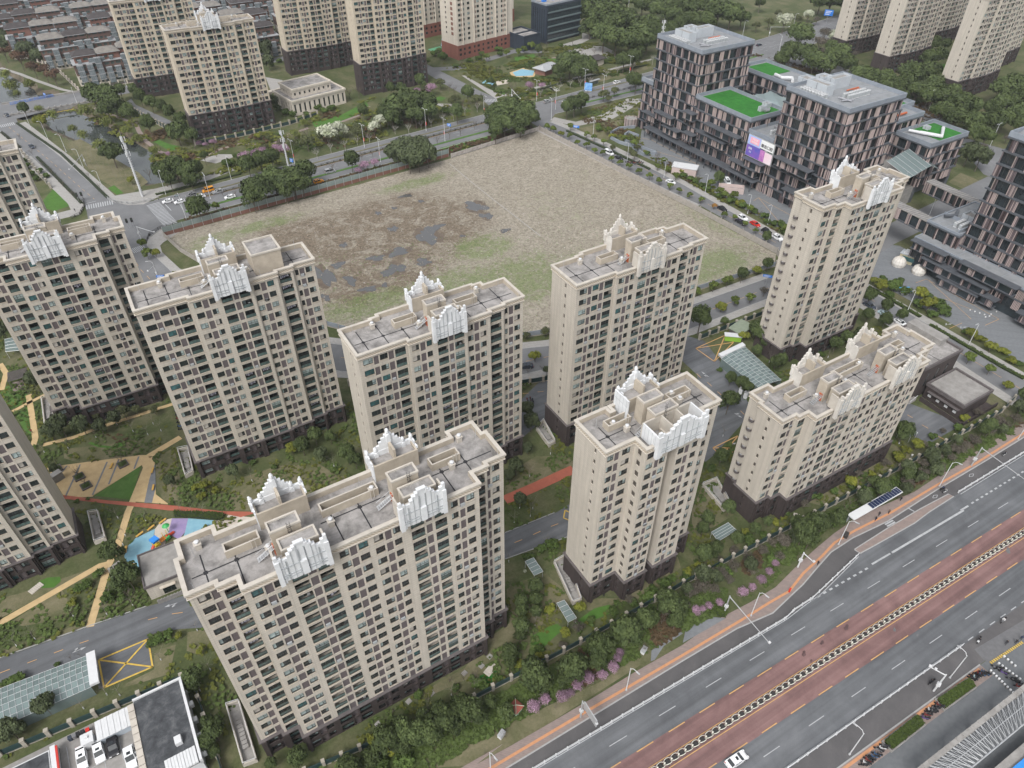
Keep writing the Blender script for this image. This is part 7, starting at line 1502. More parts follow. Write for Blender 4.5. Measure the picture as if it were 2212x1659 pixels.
def rail(name,label,line,h=.95,gap=2.6,mat=WPAINT,post=None,thick=.05,bars=.45):
 P=[Vector((p[0],p[1],0))for p in line]; o=empty(name,P[0]); tag(o,label,'railing'); b=MB(); q=MB()
 for a,c in zip(P,P[1:]):
  a,c=a-P[0],c-P[0]; d=c-a; L=d.length; ang=math.atan2(d.y,d.x)
  for z in(h,h*.55,.18):b.obox(((a.x+c.x)/2,(a.y+c.y)/2),ang,L/2,thick,z-.04,z+.04)
  for k in range(int(L/bars)):m_=a+d*(k+.5)*bars/L; b.obox((m_.x,m_.y),ang,.02,.02,.15,h)
  for k in range(int(L/gap)+1):m_=a+d*min(1,k*gap/L); q.obox((m_.x,m_.y),ang,.09,.16,0,h+.05)
 b.build('bars',[mat],o); stuff(q.build('post',[post or mat],o)); return o
rail('guard_rail','white guard rail between the avenue and its north bike lane',[av(XA+60,11.45),av(98,11.45)]+PX((2,2,720,640),(2,2,840,562),(2,2,1000,410),(2,2,1140,278)),thick=.035)
rail('guard_rail','white guard rail between the avenue and its south bike lane',[av(XA+60,-12.0),av(126,-12.0)],thick=.035)
rail('guard_rail','white guard rail at the right edge beyond the traffic island',PX((2,1,1785,1535),(2,1,2000,1405),(2,1,2212,1275))+[av(240,15.6)],thick=.035); rail('guard_rail','white guard rail south of the avenue at the right edge',[av(151,-12),av(260,-12)],thick=.035)
rail('road_railing','dark railing down the middle of the cross avenue, beyond the vacant lot',ML(.60,30,186),1.1,3,FRAME,thick=.03,bars=.8); rail('road_railing','dark railing on the cross avenue past the north junction',ML(.42,238,330),1.1,3,FRAME,thick=.03,bars=.8)
rail('road_railing','curved grey railing round the crossing corner by the mast',PX((0,0,700,1290),(0,0,760,1315),(0,0,860,1325),(0,0,1000,1295)),1.1,2.5,METAL); rail('road_railing','curved dark railing round the left corner of the crossing',PX((0,0,540,1290),(0,0,550,1340),(0,0,520,1390),(0,0,460,1420)),1.1,2.5,FRAME)
rail('road_railing','curved dark railing round the corner before the hoarding wall',PX((0,0,950,1570),(0,0,970,1525),(0,0,1040,1480),(0,0,1160,1450)),1.1,2.5,FRAME)
rail('bridge_railing','blue railing along the far side of the river bridge',[at(0,0,70,680),at(0,0,350,625)],1.3,2.5,STEEL_B,thick=.12); rail('bridge_railing','yellow pipe under the near side of the river bridge',[at(0,0,270,750),at(0,0,480,710)],.4,6,plain('yellow pipe',(0.5,0.36,0.06),.5),thick=.12,bars=9)
b=MB(); b.box(-34,476.2,-1.6,14,477.2,.9); b.box(-34,498.2,-1.6,14,499,.9)
for q in range(16):b.box(-33+q*3,475.9,.9,-32.4+q*3,477.4,1.4)
b.box(-34,477.2,-1.2,14,498.2,-.02)
tag(b.build('river_bridge',[CONC]),'concrete road bridge over the river at the upper left','bridge')
# hooped barrier down the middle of the avenue
mb=empty('median_barrier',av(70,0)); tag(mb,'barrier of dark tubs and pale hoops along the middle of the avenue','barrier')
b=MB(); b.lathe((0,0,0),[(.42,0),(.56,.12),(.56,.5),(.45,.62),(.2,.62)],12,0)
hoop=[(-.80,-.30,.62),(-.5,-.48,.82),(0,-.55,.9),(.5,-.48,.82),(.80,-.30,.62)]; b.tube(hoop,.085,6,1); b.tube([(x,-y,z)for x,y,z in hoop],.06,6,1); b.lathe((-.84,0,0),[(.16,0),(.16,1.0),(.2,1.02),(.05,1.15)],8,1)
um=b.mesh('barrier_unit',[FRAME,plain('pale hoop metal',(0.55,0.54,0.47),.5)]); x=40.0; nb=0
while x<206:link('barrier_unit',um,mb,av(x,0)-av(70,0),-.0315)if nb<100 else None; nb+=1; x+=1.70
# hedges
def hedge(label,P,h,mat=L_BU,planter=False,n=1200,seed=1):
 P=[Vector((p.x,p.y,0))for p in P]; c=sum(P,Vector())/len(P); o=empty('hedge',c); tag(o,label,'hedge'); Q=[(p.x-c.x,p.y-c.y)for p in P]; r=random.Random(seed); b=MB()
 A=sum(Q[i-1][0]*Q[i][1]-Q[i][0]*Q[i-1][1]for i in range(len(Q)))
 if A<0:Q=Q[::-1]
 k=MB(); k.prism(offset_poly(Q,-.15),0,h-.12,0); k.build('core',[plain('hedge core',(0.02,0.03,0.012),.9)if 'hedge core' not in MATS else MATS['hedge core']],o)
 x0,x1,y0,y1=min(q[0]for q in Q),max(q[0]for q in Q),min(q[1]for q in Q),max(q[1]for q in Q); m_=0
 while m_<n:
  x,y=r.uniform(x0,x1),r.uniform(y0,y1)
  if not pin((x,y),Q):m_+=.3; continue
  z=h+.18*math.sin(x*1.7)*math.cos(y*1.9)+r.uniform(-.15,.1)if r.random()<.7 else r.uniform(.1,h); s=r.uniform(.12,.28); a=r.random()*6.28; dx,dy=math.cos(a)*s,math.sin(a)*s; t_=r.uniform(-.12,.12)
  b.quad((x-dx,y-dy,z),(x+dy,y-dx,z+t_),(x+dx,y+dy,z+t_),(x-dy,y+dx,z)); m_+=1
 b.build('foliage',[mat],o)
 if planter:
  k=MB(); R1,R2=offset_poly(Q,.35),offset_poly(Q,.1)
  for i in range(len(Q)):
   j=(i+1)%len(Q); k.quad((*R1[i],.0),(*R1[j],.0),(*R1[j],.5),(*R1[i],.5)); k.quad((*R1[i],.5),(*R1[j],.5),(*R2[j],.5),(*R2[i],.5))
  k.build('planter',[CONC],o)
L_HD=leafmat('hedge leaves',(0.060,0.085,0.018),(0.032,0.050,0.012))
hedge('planter hedge on the south pavement, between the two parked scooter rows',PX((2,2,1300,1495),(2,2,1350,1545),(2,2,1555,1385),(2,2,1510,1330)),1.2,L_HD,True,1500,2)
hedge('longer planter hedge on the south pavement, beside the lamp mast',PX((2,2,1645,1225),(2,2,1690,1280),(2,2,1885,1140),(2,2,1840,1095)),1.2,L_HD,True,1700,3)
hedge('clipped hedge block at the edge of the slabbed path',PX((2,2,165,650),(2,2,270,690),(2,2,290,660),(2,2,185,625)),1.0,L_HD,False,500,4)
hedge('clipped hedge along the path behind the playground',PX((0,2,1130,0),(0,2,1450,15),(0,2,1455,45),(0,2,1410,55),(0,2,1130,35)),.9,L_HD,False,900,5)
for k,(lab,L)in enumerate((('low dark hedge along the left kerb of the river road',((0,0,10,860),(0,0,130,960))),('low dark hedge along the pavement left of the river road',((0,0,240,1020),(0,0,530,1320))),('low dark hedge along the right kerb of the river road',((0,0,110,800),(0,0,400,1000),(0,0,700,1285))),('hedge along the north kerb of the cross avenue',((0,0,1010,1265),(0,0,1560,1130))),('hedge in front of the offices by the east road',((1,0,1460,850),(1,0,1700,960),(1,0,2000,1100))),('hedge along the east kerb by the forecourt thicket',((2,1,1200,205),(2,1,1320,270),(2,1,1540,400))),('hedge along the lower east road',((2,1,1600,450),(2,1,1860,600),(2,1,2080,730),(2,1,2212,800))),('hedge along the park side of the cross avenue',((1,0,1080,640),(1,0,1500,520),(1,0,2000,420))))):
 pts=PX(*L); L_,R_=strip_pts(pts,1.5); hedge(lab,L_+R_[::-1],.7,leafmat('dark hedge leaves',(0.055,0.045,0.035),(0.03,0.035,0.02))if k<3 and 'dark hedge leaves' not in MATS else(MATS['dark hedge leaves']if k<3 else L_HD),False,1100,10+k)
# ================================================================= lamps, masts, signs
def hgt(base,c):
 """height at which the sight line c passes over the point base"""
 d=ray(*c); t=(base.x*d.x+base.y*d.y)/(d.x*d.x+d.y*d.y); return CAMZ+d.z*t
LAMP={}
def street_lamp(label,base,face,h=9.5,arm=2.2,double=False,grp='white street lamps',banner=False):
 p=at(*base); key=(round(h),round(arm,1),double)
 if key not in LAMP:
  a=MB(); a.tube([(0,0,0),(0,0,h*.75),(0,0,h)],.11,8,0,.07); c=MB(); hd=MB()
  for s in((1,-1)if double else(1,)):
   c.tube([(0,0,h-.3),(s*.5,0,h+.5),(s*arm*.7,0,h+.65),(s*arm,0,h+.55)],.06,6); hd.box(s*arm-.45,-.14,h+.42,s*arm+.45,.14,h+.56)
  f=MB(); f.lathe((0,0,0),[(.24,0),(.24,.25),(.16,.35)],8)
  LAMP[key]=[('pole',a.mesh('pole',[WPAINT])),('arm',c.mesh('arm',[WPAINT])),('lamp_head',hd.mesh('lamp_head',[METAL])),('foot',f.mesh('foot',[METAL]))]
 o=empty('street_lamp',p,face); tag(o,label,'street lamp',grp)
 for n,me in LAMP[key]:link(n,me,o)
 if banner:b=MB(); b.box(.1,-.03,h*.3,.7,.03,h*.3+1.6); b.build('banner',[plain('red banner',(0.5,0.05,0.04),.7)if 'red banner' not in MATS else MATS['red banner']],o)
for k,(bs,f)in enumerate((((1,2,968,1690),-1.4),((1,2,1846,1155),-1.35),((2,2,442,672),-1.35),((2,2,1008,212),-1.1),((2,1,1662,1492),-1.1),((2,1,2172,1188),-1.2))):street_lamp('white street lamp on the north pavement of the avenue, %s from the left'%ORD[k],bs,f,9.0,1.7)
street_lamp('white street lamp left of the first planter hedge, south pavement',(2,2,1080,1570),1.75,9.0,1.9); street_lamp('white street lamp right of the longer planter hedge, south pavement',(2,2,1730,1075),1.6,9.0,1.9)
for k,(bs,f,dbl,bn)in enumerate((((0,0,1500,1165),-1.3,0,0),((0,0,1075,1260),-1.3,0,0),((0,0,1365,1290),1.6,1,0),((0,0,1210,1430),1.6,0,0),((0,0,1910,1060),-1.3,1,1),((1,0,150,955),-1.3,1,1),((1,0,550,850),-1.3,1,1),((1,0,255,1050),1.6,1,1),((1,0,672,915),1.6,1,1),((1,0,925,760),-1.3,0,1),((1,0,1265,655),-1.3,1,1),((1,0,1388,710),1.6,1,1),((1,0,1360,780),1.6,0,0),((1,0,1575,580),-1.3,1,1),((1,0,1695,620),1.6,1,1),((1,0,1865,490),-1.3,1,1),((2,0,385,250),-1.2,0,0),((2,0,620,350),1.6,0,0),((2,0,710,200),-1.2,0,0))):street_lamp('lamp post along the cross avenue, %s of its row from the left'%ORD[k],bs,f,11,1.8,bool(dbl),'lamp posts of the cross avenue',bool(bn))
for k,(bs,f)in enumerate((((0,0,310,900),2.9),((0,0,430,985),2.9),((0,0,540,1085),2.9),((0,0,670,1230),2.9),((0,0,200,830),2.9),((0,0,500,670),-1.5),((0,0,820,560),-1.5))):street_lamp('lamp post by the river road, %s counted in the list from mid road'%ORD[k]if False else 'grey lamp post near the river, %s from the left'%ORD[[1,2,4,5,0,3,6][k]],bs,f,8.5,1.5,False,'lamp posts by the river')
for k,(bs,f)in enumerate((((1,0,1632,870),3.1),((1,0,1852,1040),3.1),((1,0,2090,1150),3.1),((2,0,420,1385),3.1),((2,0,550,1455),3.1),((2,0,145,1250),3.1),((2,1,1455,360),3.1),((2,1,1850,580),3.1))):street_lamp('lamp post on the office side of the east road, %s from its north end'%ORD[[0,1,2,4,5,3,6,7][k]],bs,f,8.5,1.6,False,'lamp posts of the east road')
for k,(bs,f)in enumerate((((2,0,890,520),0),((2,0,1590,720),0),((2,0,1990,950),0),((1,0,1855,105),0),((1,0,2105,180),0),((2,0,1600,1390),1.2))):street_lamp('double armed lamp behind the offices, %s from the left'%ORD[[2,3,5,0,1,4][k]],bs,f,11,1.8,True,'lamps behind the offices')
street_lamp('lamp post at the west foot of the vacant lot wall',(0,1,1035,170),2.8,8.5,1.8)
def mast(label,base,top,wd=.55):
 p=at(*base); h=hgt(p,top); o=empty('signal_mast',p); tag(o,label,'mast'); b=MB(); b.tube([(0,0,0),(0,0,h)],wd,10,0,wd*.55); b.build('pole',[WPAINT],o); q=MB()
 for k in range(int(h/1.1)):q.box(-wd*1.3,-.12,1+k*1.1,wd*1.3,.12,1.12+k*1.1)
 q.build('rungs',[METAL],o)
 for k in range(3):
  for a in range(3):q=MB(); q.obox((1.0*math.cos(a*2.1+k),1.0*math.sin(a*2.1+k)),a*2.1+k,.12,.22,h-2-k*3.2,h-.2-k*3.2); q.build('antenna',[WPAINT],o)
 q=MB(); q.tube([(0,0,h),(0,0,h+2.5)],.05,4); q.build('rod',[METAL],o)
mast('tall white telecom mast on the river park corner',(0,0,925,1275),(0,0,782,885)); mast('white telecom mast on the far kerb of the cross avenue',(0,0,1872,1095),(0,0,1815,845),.4); mast('white telecom mast left of the nearest office tower',(1,0,2065,360),(1,0,2090,130),.45)
def gantry(label,base,end,h,col=METAL,sign=None,cams=1):
 p,e=at(*base),at(*end,h); d=Vector((e.x-p.x,e.y-p.y,0)); o=empty('road_gantry',p,math.atan2(d.y,d.x)); tag(o,label,'road gantry'); L=d.length; b=MB(); b.tube([(0,0,0),(0,0,h+.3)],.2,8,0,.14); b.build('pole',[col],o)
 b=MB(); b.tube([(0,0,h),(L,0,h)],.13,8,0,.08); b.build('arm',[col],o)
 for k in range(cams):b=MB(); b.box(L*(1-k*.35)-.25,-.25,h+.05,L*(1-k*.35)+.2,.2,h+.45); b.build('camera_box',[WPAINT],o)
 b=MB(); b.box(-.35,-.3,2.4,.35,.3,3.3); b.build('control_box',[WPAINT],o)
 if sign:b=MB(); b.box(L*.12,-.12,h-1.2,L,-.04,h+1.3,0); b.build('sign_board',[sign],o); b=MB(); b.box(L*.12,-.04,h-1.2,L,.08,h+1.3,0); b.build('sign_back',[METAL],o)
gantry('grey camera gantry reaching over the avenue beside the slabbed path',(2,2,268,655),(2,2,562,850),6.5); gantry('white camera pole by the pavement where the avenue widens',(2,2,745,358),(2,2,850,325),5.5,WPAINT)
gantry('grey gantry at the right edge behind the bus stop',(2,1,1868,1362),(2,1,2260,1480),7.0); gantry('grey sign gantry over the north bike lane, its board edge on',(1,2,1550,1330),(1,2,1655,1375),6.5,METAL,METAL)
gantry('white signal pole on the south pavement',(2,2,1625,1160),(2,2,1600,1002),6.5,WPAINT,None,2); gantry('white traffic signal arm at the river crossing',(0,0,915,1550),(0,0,1000,1505),5.5,WPAINT); gantry('traffic signal arm over the north junction',(1,0,1105,650),(1,0,1160,640),6,WPAINT); gantry('white signal arm over the far east junction',(2,0,558,240),(2,0,690,175),6.5,METAL)
gantry('white arm across the road right of the crossing tower',(0,1,1030,150),(0,1,960,100),6,METAL); gantry('white arm on the river road',(0,0,560,1075),(0,0,450,1100),5.5,METAL)
gantry('white signal arm at the zebra crossing by the mast',(0,0,1070,1260),(0,0,1040,1140),6,WPAINT)if False else None
def sign(label,c,h,w_,hh,mat,face,txt=None):
 p=at(*c); o=empty('road_sign',p,face); tag(o,label,'road sign'); b=MB(); b.tube([(0,.06,0),(0,.06,h+hh)],.07,6); b.build('pole',[METAL],o); b=MB(); b.box(-w_/2,-.08,h,w_/2,0,h+hh); b.build('board',[mat],o)
 b=MB();
 for q in range(3):b.box(-w_*.38,-.1,h+hh*(.2+.25*q),w_*(.1+.12*q),-.082,h+hh*(.3+.25*q))
 b.build('symbols',[WLT],o)
for lab,c,h,w_,hh,f in(('blue street name sign on the pavement between two left towers',(0,1,1060,190),3.5,2.8,.9,-.4),('blue road sign on the cross avenue opposite the pollarded trees',(1,0,700,850),2.6,2.2,1.4,-1.0),('blue road sign at the corner of the east road',(1,0,1520,860),2.6,3.2,1.2,-.9),('blue road sign behind the second mast',(0,0,1900,1090),3,1.8,1.8,-.9),('blue road sign by the entrance road near the belted ledges tower',(2,1,535,190),3.5,3.2,1.0,-.9),('large blue road sign on the far avenue, left one',(2,0,930,150),5,6,4,-.9),('large blue road sign on the far avenue, right one',(2,0,1050,150),5,5,3.6,-.9),('small blue parking sign by the far lawn',(0,0,300,640),2,1.6,1.2,-.9)):
 sign(lab,c,h,w_,hh,STEEL_B,f)
ad=empty('advert_stand',at(1,0,1600,590),-.9); tag(ad,'blue advert panel beside the bus shelter on the cross avenue','advert'); b=MB(); b.box(-2.2,-.2,.3,2.2,.2,4.6); b.build('panel',[plain('blue poster',(0.03,0.20,0.60),.5,c2=(0.3,0.5,0.7),scale=.6)],ad); b=MB(); b.box(-1.8,-.35,0,1.8,.35,.3); b.build('foot',[WPAINT],ad)
# traffic lights at the river crossing
for k,c in enumerate(((0,0,515,1310),(0,0,545,1305),(0,0,838,1480),(0,0,870,1475))):
 o=empty('traffic_light',at(*c)); tag(o,'black traffic light at the river crossing, %s from the left'%ORD[k],'traffic light','traffic lights at the river crossing'); b=MB(); b.tube([(0,0,0),(0,0,3)],.07,6); b.build('pole',[METAL],o); b=MB(); b.box(-.45,-.25,2.6,.45,.25,4.4); b.build('signal_head',[FRAME],o); b=MB(); b.lathe((0,-.26,3.9),[(.12,0),(.12,.1)],8); b.build('lens',[plain('signal lens',(0.05,.3,.1),.3)if 'signal lens' not in MATS else MATS['signal lens']],o)
# ================================================================= bus shelter, bollards, street furniture
bs=empty('bus_shelter',(131.2,54.9,0),-.02); tag(bs,'long bus shelter with dark solar panels on half of its white roof','bus shelter')
b=MB(); b.box(0,-.9,2.9,18.2,1.2,3.1); b.build('roof',[WPAINT],bs); b=MB(); b.box(6.9,-.7,3.1,18.0,1.0,3.16,0);
for q in range(12):b.box(6.9+q*.95,-.7,3.16,6.95+q*.95,1.0,3.19,1)
b.build('solar_panel',[plain('solar cell',(0.02,0.03,0.07),.25),METAL],bs); b=MB(); b.box(.3,.9,.3,17.8,1.0,2.6); b.build('back_glass',[ROOFGL],bs)
for q in range(5):b=MB(); b.box(.4+q*4.3,.8,0,.6+q*4.3,1.05,2.9); b.build('post',[METAL],bs)
b=MB(); b.box(3,.2,.4,14,.6,.5); b.build('bench',[METAL],bs)
sb3=empty('bus_shelter',at(1,0,1640,550),.15); tag(sb3,'small bus shelter on the cross avenue beside the blue advert','bus shelter'); b=MB(); b.box(-4,-.9,2.6,4,.9,2.8); b.build('roof',[METAL],sb3); b=MB(); b.box(-3.8,.7,.3,3.8,.8,2.4); b.build('back_glass',[ROOFGL],sb3)
for q in(-3.6,3.6):b=MB(); b.box(q-.1,.6,0,q+.1,.8,2.6); b.build('post',[METAL],sb3)
b=MB(); b.lathe((0,0,0),[(.28,0),(.3,.12),(.16,.18)],10,1); b.lathe((0,0,.2),[(.05,0),(.25,.1),(.31,.28),(.25,.46),(.05,.56)],10,0); BOL=b.mesh('bollard',[WPAINT,CONC])
def bollards(place,grp,pts):
 for k,p in enumerate(pts):o=link('bollard',BOL,None,(p.x,p.y,0)); o.scale=(.8,.8,.8); tag(o,'white ball bollard %s, %s from the top'%(place,words(k)),'bollard',grp)
def lerpn(a,c,n):a,c=at(*a),at(*c); return[a.lerp(c,k/(n-1))for k in range(n)]
bollards('in the row beside the grey plaza','ball bollards at the plaza corner',lerpn((2,2,1993,1032),(2,2,2138,1175),9)); bollards('in the middle row by the scooters','ball bollards at the plaza corner',lerpn((2,2,2045,985),(2,2,2180,1085),7)); bollards('in the far row by the yellow stripes','ball bollards at the plaza corner',lerpn((2,2,2080,940),(2,2,2150,1000),4)); bollards('along the forecourt of the offices','ball bollards before the offices',lerpn((2,1,1860,355),(2,1,1985,395),5)+lerpn((2,1,1960,400),(2,1,2100,330),5))
# yellow speed hump marks
dashes('hump_marking',[(p,p+Vector((.0,.55,0)),.38)for p in lerpn((2,2,2005,985),(2,2,2205,855),18)],LINEYB,13)
# ================================================================= vehicles
CAR={}
def car_parts(kind):
 """body outline lofted across, cabin glass, lamps and four wheels; nose towards +x"""
 if kind in CAR:return CAR[kind]
 L,Wd,prof,cab={'sedan':(4.7,1.82,[(-2.35,.55),(-2.3,.95),(-1.5,1.03),(1.0,.98),(2.0,.85),(2.33,.62)],[(-1.85,1.0),(-1.2,1.40),(.35,1.42),(1.2,.98)]),'suv':(4.6,1.86,[(-2.3,.6),(-2.27,1.05),(-1.6,1.12),(1.0,1.08),(2.0,.98),(2.28,.7)],[(-2.05,1.08),(-1.7,1.66),(.1,1.70),(.95,1.08)]),
  'van':(5.0,1.9,[(-2.5,.6),(-2.5,1.2),(-1.6,1.2),(1.2,1.15),(2.2,.95),(2.48,.65)],[(-2.45,1.2),(-2.35,2.0),(1.0,2.0),(1.75,1.12)])}[kind]
 def loft(pts,z0,w0,w1,m):
  b=MB(); n=len(pts)
  def sec(x,z,w_):return[(x,-w_/2,z),(x,w_/2,z)]
  for i in range(n-1):
   (x0,za),(x1,zb)=pts[i],pts[i+1]; wa=w1*(.9 if i==0 else 1); wb=w1*(.9 if i==n-2 else 1)
   b.quad((x0,-wa/2,za),(x1,-wb/2,zb),(x1,wb/2,zb),(x0,wa/2,za),m); b.quad((x0,-w0/2,z0),(x1,-w0/2,z0),(x1,-wb/2,zb),(x0,-wa/2,za),m); b.quad((x1,w0/2,z0),(x0,w0/2,z0),(x0,wa/2,za),(x1,wb/2,zb),m)
  (x0,za),(x1,zb)=pts[0],pts[-1]; b.quad((x0,w0/2,z0),(x0,-w0/2,z0),(x0,-w1*.45,za),(x0,w1*.45,za),m); b.quad((x1,-w0/2,z0),(x1,w0/2,z0),(x1,w1*.45,zb),(x1,-w1*.45,zb),m); return b
 body=loft(prof,.28,Wd,Wd*.97,0); cabin=loft(cab,cab[0][1]-.02,Wd*.93,Wd*.84,0)
 roof=MB();(xa,za),(xb,zb)=cab[1],cab[2]; rw_=Wd*.86; roof.box(xa-.05,-rw_/2-.02,za-.02,xb+.05,rw_/2+.02,za+.06)
 roof.box(xa+(xb-xa)*.55,-rw_*.22,za+.06,xb-.2,rw_*.22,za+.075,1)
 for s in(-1,1):
  for(p,q)in((cab[0],cab[1]),(cab[2],cab[3])):roof.tube([(p[0],s*(Wd*.47 if p in(cab[0],cab[3])else rw_/2),p[1]),(q[0],s*(Wd*.47 if q in(cab[0],cab[3])else rw_/2),q[1])],.05,4)
  roof.box((xa+xb)/2-.06,s*Wd*.44-.03,cab[0][1],(xa+xb)/2+.06,s*Wd*.44+.03,za)
 wh=MB(); b=wh
 for k in range(12):
  pass
 b.v=[]; n=12
 for y in(-.11,.11):
  for k in range(n):b.v.append((.33*math.cos(k*math.tau/n),y,.33*math.sin(k*math.tau/n)))
 for k in range(n):b.f.append((k,(k+1)%n,n+(k+1)%n,n+k)); b.m.append(0)
 b.f.append(tuple(range(n-1,-1,-1))); b.m.append(0); b.f.append(tuple(range(n,2*n))); b.m.append(0)
 i=len(b.v)
 for y in(-.12,.12):
  for k in range(n):b.v.append((.2*math.cos(k*math.tau/n),y,.2*math.sin(k*math.tau/n)))
 b.f.append(tuple(range(i+n-1,i-1,-1))); b.m.append(1); b.f.append(tuple(range(i+n,i+2*n))); b.m.append(1)
 hl=MB(); hl.box(-.06,-.2,-.07,.06,.2,.07)
 CAR[kind]=(body,cabin,roof,wh.mesh('wheel',[TYRE,CHROME]),hl.mesh('headlight',[plain('headlight glass',(.7,.7,.7),.2)if 'headlight glass' not in MATS else MATS['headlight glass']]),hl.mesh('taillight',[plain('tail light',(.35,.02,.02),.3)if 'tail light' not in MATS else MATS['tail light']]),L,Wd,prof,{}); return CAR[kind]
PAINT={'white':plain('white car paint',(.72,.73,.74),.25),'black':plain('black car paint',(.02,.02,.023),.2),'dark':plain('dark blue car paint',(.04,.05,.07),.25),'silver':plain('silver car paint',(.42,.43,.44),.3,metal=.4),'orange':plain('orange car paint',(.65,.27,.02),.3),'red':plain('red car paint',(.50,.03,.02),.25),'grey':plain('grey car paint',(.2,.2,.21),.3,metal=.3),'teal':plain('pale teal car paint',(.42,.55,.58),.25)}
CGL=plain('car glass',(.015,.02,.022),.08,spec=.8)
def vehicle(kind,colr,c,yaw,label,grp=None,doors=False):
 body,cabin,roof,wh,hl,tl,L,Wd,prof,cache=car_parts(kind); p=at(*c,.7)if len(c)==4 else Vector(c); o=empty('car' if kind!='van' else 'van',(p.x,p.y,.05),yaw); tag(o,label,'van' if kind=='van' else 'car',grp)
 if colr not in cache:cache[colr]=(body.mesh('body',[PAINT[colr]]),cabin.mesh('windows',[CGL]),roof.mesh('roof',[PAINT[colr],CGL]))
 bm,cm,rm=cache[colr]; link('body',bm,o); link('windows',cm,o); link('roof',rm,o)
 for x in(-L*.3,L*.31):
  for y in(-Wd/2+.06,Wd/2-.06):link('wheel',wh,o,(x,y,.33))
 for y in(-Wd*.36,Wd*.36):link('headlight',hl,o,(prof[-1][0],y,.68)); link('taillight',tl,o,(prof[0][0]+.02,y,.82))
 if doors:
  for x in(-.1,.9):b=MB(); b.obox((x-.1,Wd/2+.45),1.9,.5,.05,.45,1.35); b.build('open_door',[PAINT[colr]],o)
 return o
hd=lambda a,c:math.atan2((at(*c)-at(*a)).y,(at(*c)-at(*a)).x)
ca=math.radians(2.6)
for lab,kind,colr,c,yaw in(('white car waiting at the zebra, front of the near lane','sedan','white',(0,0,1088,1303),ca+math.pi),('white car waiting second behind the zebra','sedan','white',(0,0,1165,1306),ca+math.pi),('dark car in the queue beside the orange breakdown vehicle','suv','grey',(0,0,1240,1266),ca+math.pi),('white car third in the queue before the zebra','sedan','white',(0,0,1295,1273),ca+math.pi),('orange service van in the queue','van','orange',(0,0,1348,1232),ca+math.pi),('silver car behind the orange van in the queue','suv','silver',(0,0,1410,1242),ca+math.pi),('white car alone in the lane behind the queue','sedan','white',(0,0,1490,1275),ca+math.pi),
  ('orange service vehicle between the evergreen clump and the hoarding','suv','orange',(0,0,2065,1175),ca),('silver van passing behind the evergreen clump','van','silver',(0,0,2140,1110),ca),('dark car driving down the road by the river','sedan','dark',(0,0,205,948),-1.35),('small dark car at the bridge junction, upper left','sedan','dark',(0,0,45,745),-1.4),('silver car on the cross avenue near the north junction','suv','silver',(1,0,1332,657),ca+.1),('white car following just past the north junction','sedan','white',(1,0,1455,659),ca+.1),('white people carrier on the cross avenue by the blue advert','suv','white',(1,0,1785,533),ca+.1),
  ('white box van parked by the lot wall trees','van','white',(1,0,1735,990),4.85),('black car parked behind the white box van','sedan','black',(1,0,1800,1022),4.85),('white car parked beside the lot wall near the white pavilion','sedan','white',(1,0,2135,1178),4.85),('dark car on the far junction beyond the office tower','sedan','dark',(2,0,495,290),.1),('white car parked left of the red one, east road','suv','white',(2,0,390,1412),4.7),('dark car parked between the white and the red one, east road','sedan','black',(2,0,375,1438),4.7),('red car parked on the east road','sedan','red',(2,0,470,1450),4.7),('black car parked right of the red one, east road','suv','black',(2,0,545,1500),4.7),('white car last in the parked row, east road','suv','white',(2,0,615,1540),4.7),('dark car under the orange leaved tree, east road','sedan','black',(2,0,258,1352),4.7),('white van parked on the office apron','van','white',(2,0,290,1178),4.2),
  ('dark blue car on the east road beside the ledged tower','sedan','dark',(2,1,1212,320),4.69),('pale teal and white car on the east road beside the ledged tower','sedan','teal',(2,1,1310,375),4.69),('white car on the east road half hidden by the low block','sedan','white',(2,1,1410,430),4.69),('dark car on the road between the two middle towers','sedan','dark',(1,1,1195,712),2.7),('white sedan alone in the south lane of the avenue, at the bottom edge','sedan','white',(2,2,350,1605),-.03)):
 vehicle(kind,colr,c,yaw,lab)
vehicle('sedan','white',(0,2,530,1590),math.radians(-91),'white car nearest the red striped wall in the yard','cars parked in the yard'); vehicle('sedan','white',(0,2,640,1550),math.radians(-88),'second white car in the yard, left of the black one','cars parked in the yard'); vehicle('sedan','black',(0,2,730,1510),math.radians(-91),'black car in the yard between white ones','cars parked in the yard'); vehicle('suv','white',(0,2,845,1590),math.radians(-89),'white car in the yard with two doors open','cars parked in the yard',True)
# ---- bins in the yard
for k,(x,y,m_)in enumerate(((462,1475,'dark'),(490,1462,'grey'),(515,1450,'black'),(545,1438,'black'),(578,1425,'red'))):
 p=at(0,2,x,y); o=empty('wheelie_bin',p); tag(o,'%s bin against the yard wall, %s from the left'%({'dark':'blue','grey':'grey','black':'black','red':'red'}[m_],ORD[k]),'bin','bins in the yard'); b=MB(); b.box(-.3,-.35,0,.3,.35,.95); b.build('tub',[PAINT[m_]],o); b=MB(); b.box(-.34,-.4,.95,.34,.4,1.05); b.build('lid',[PAINT[m_]],o)
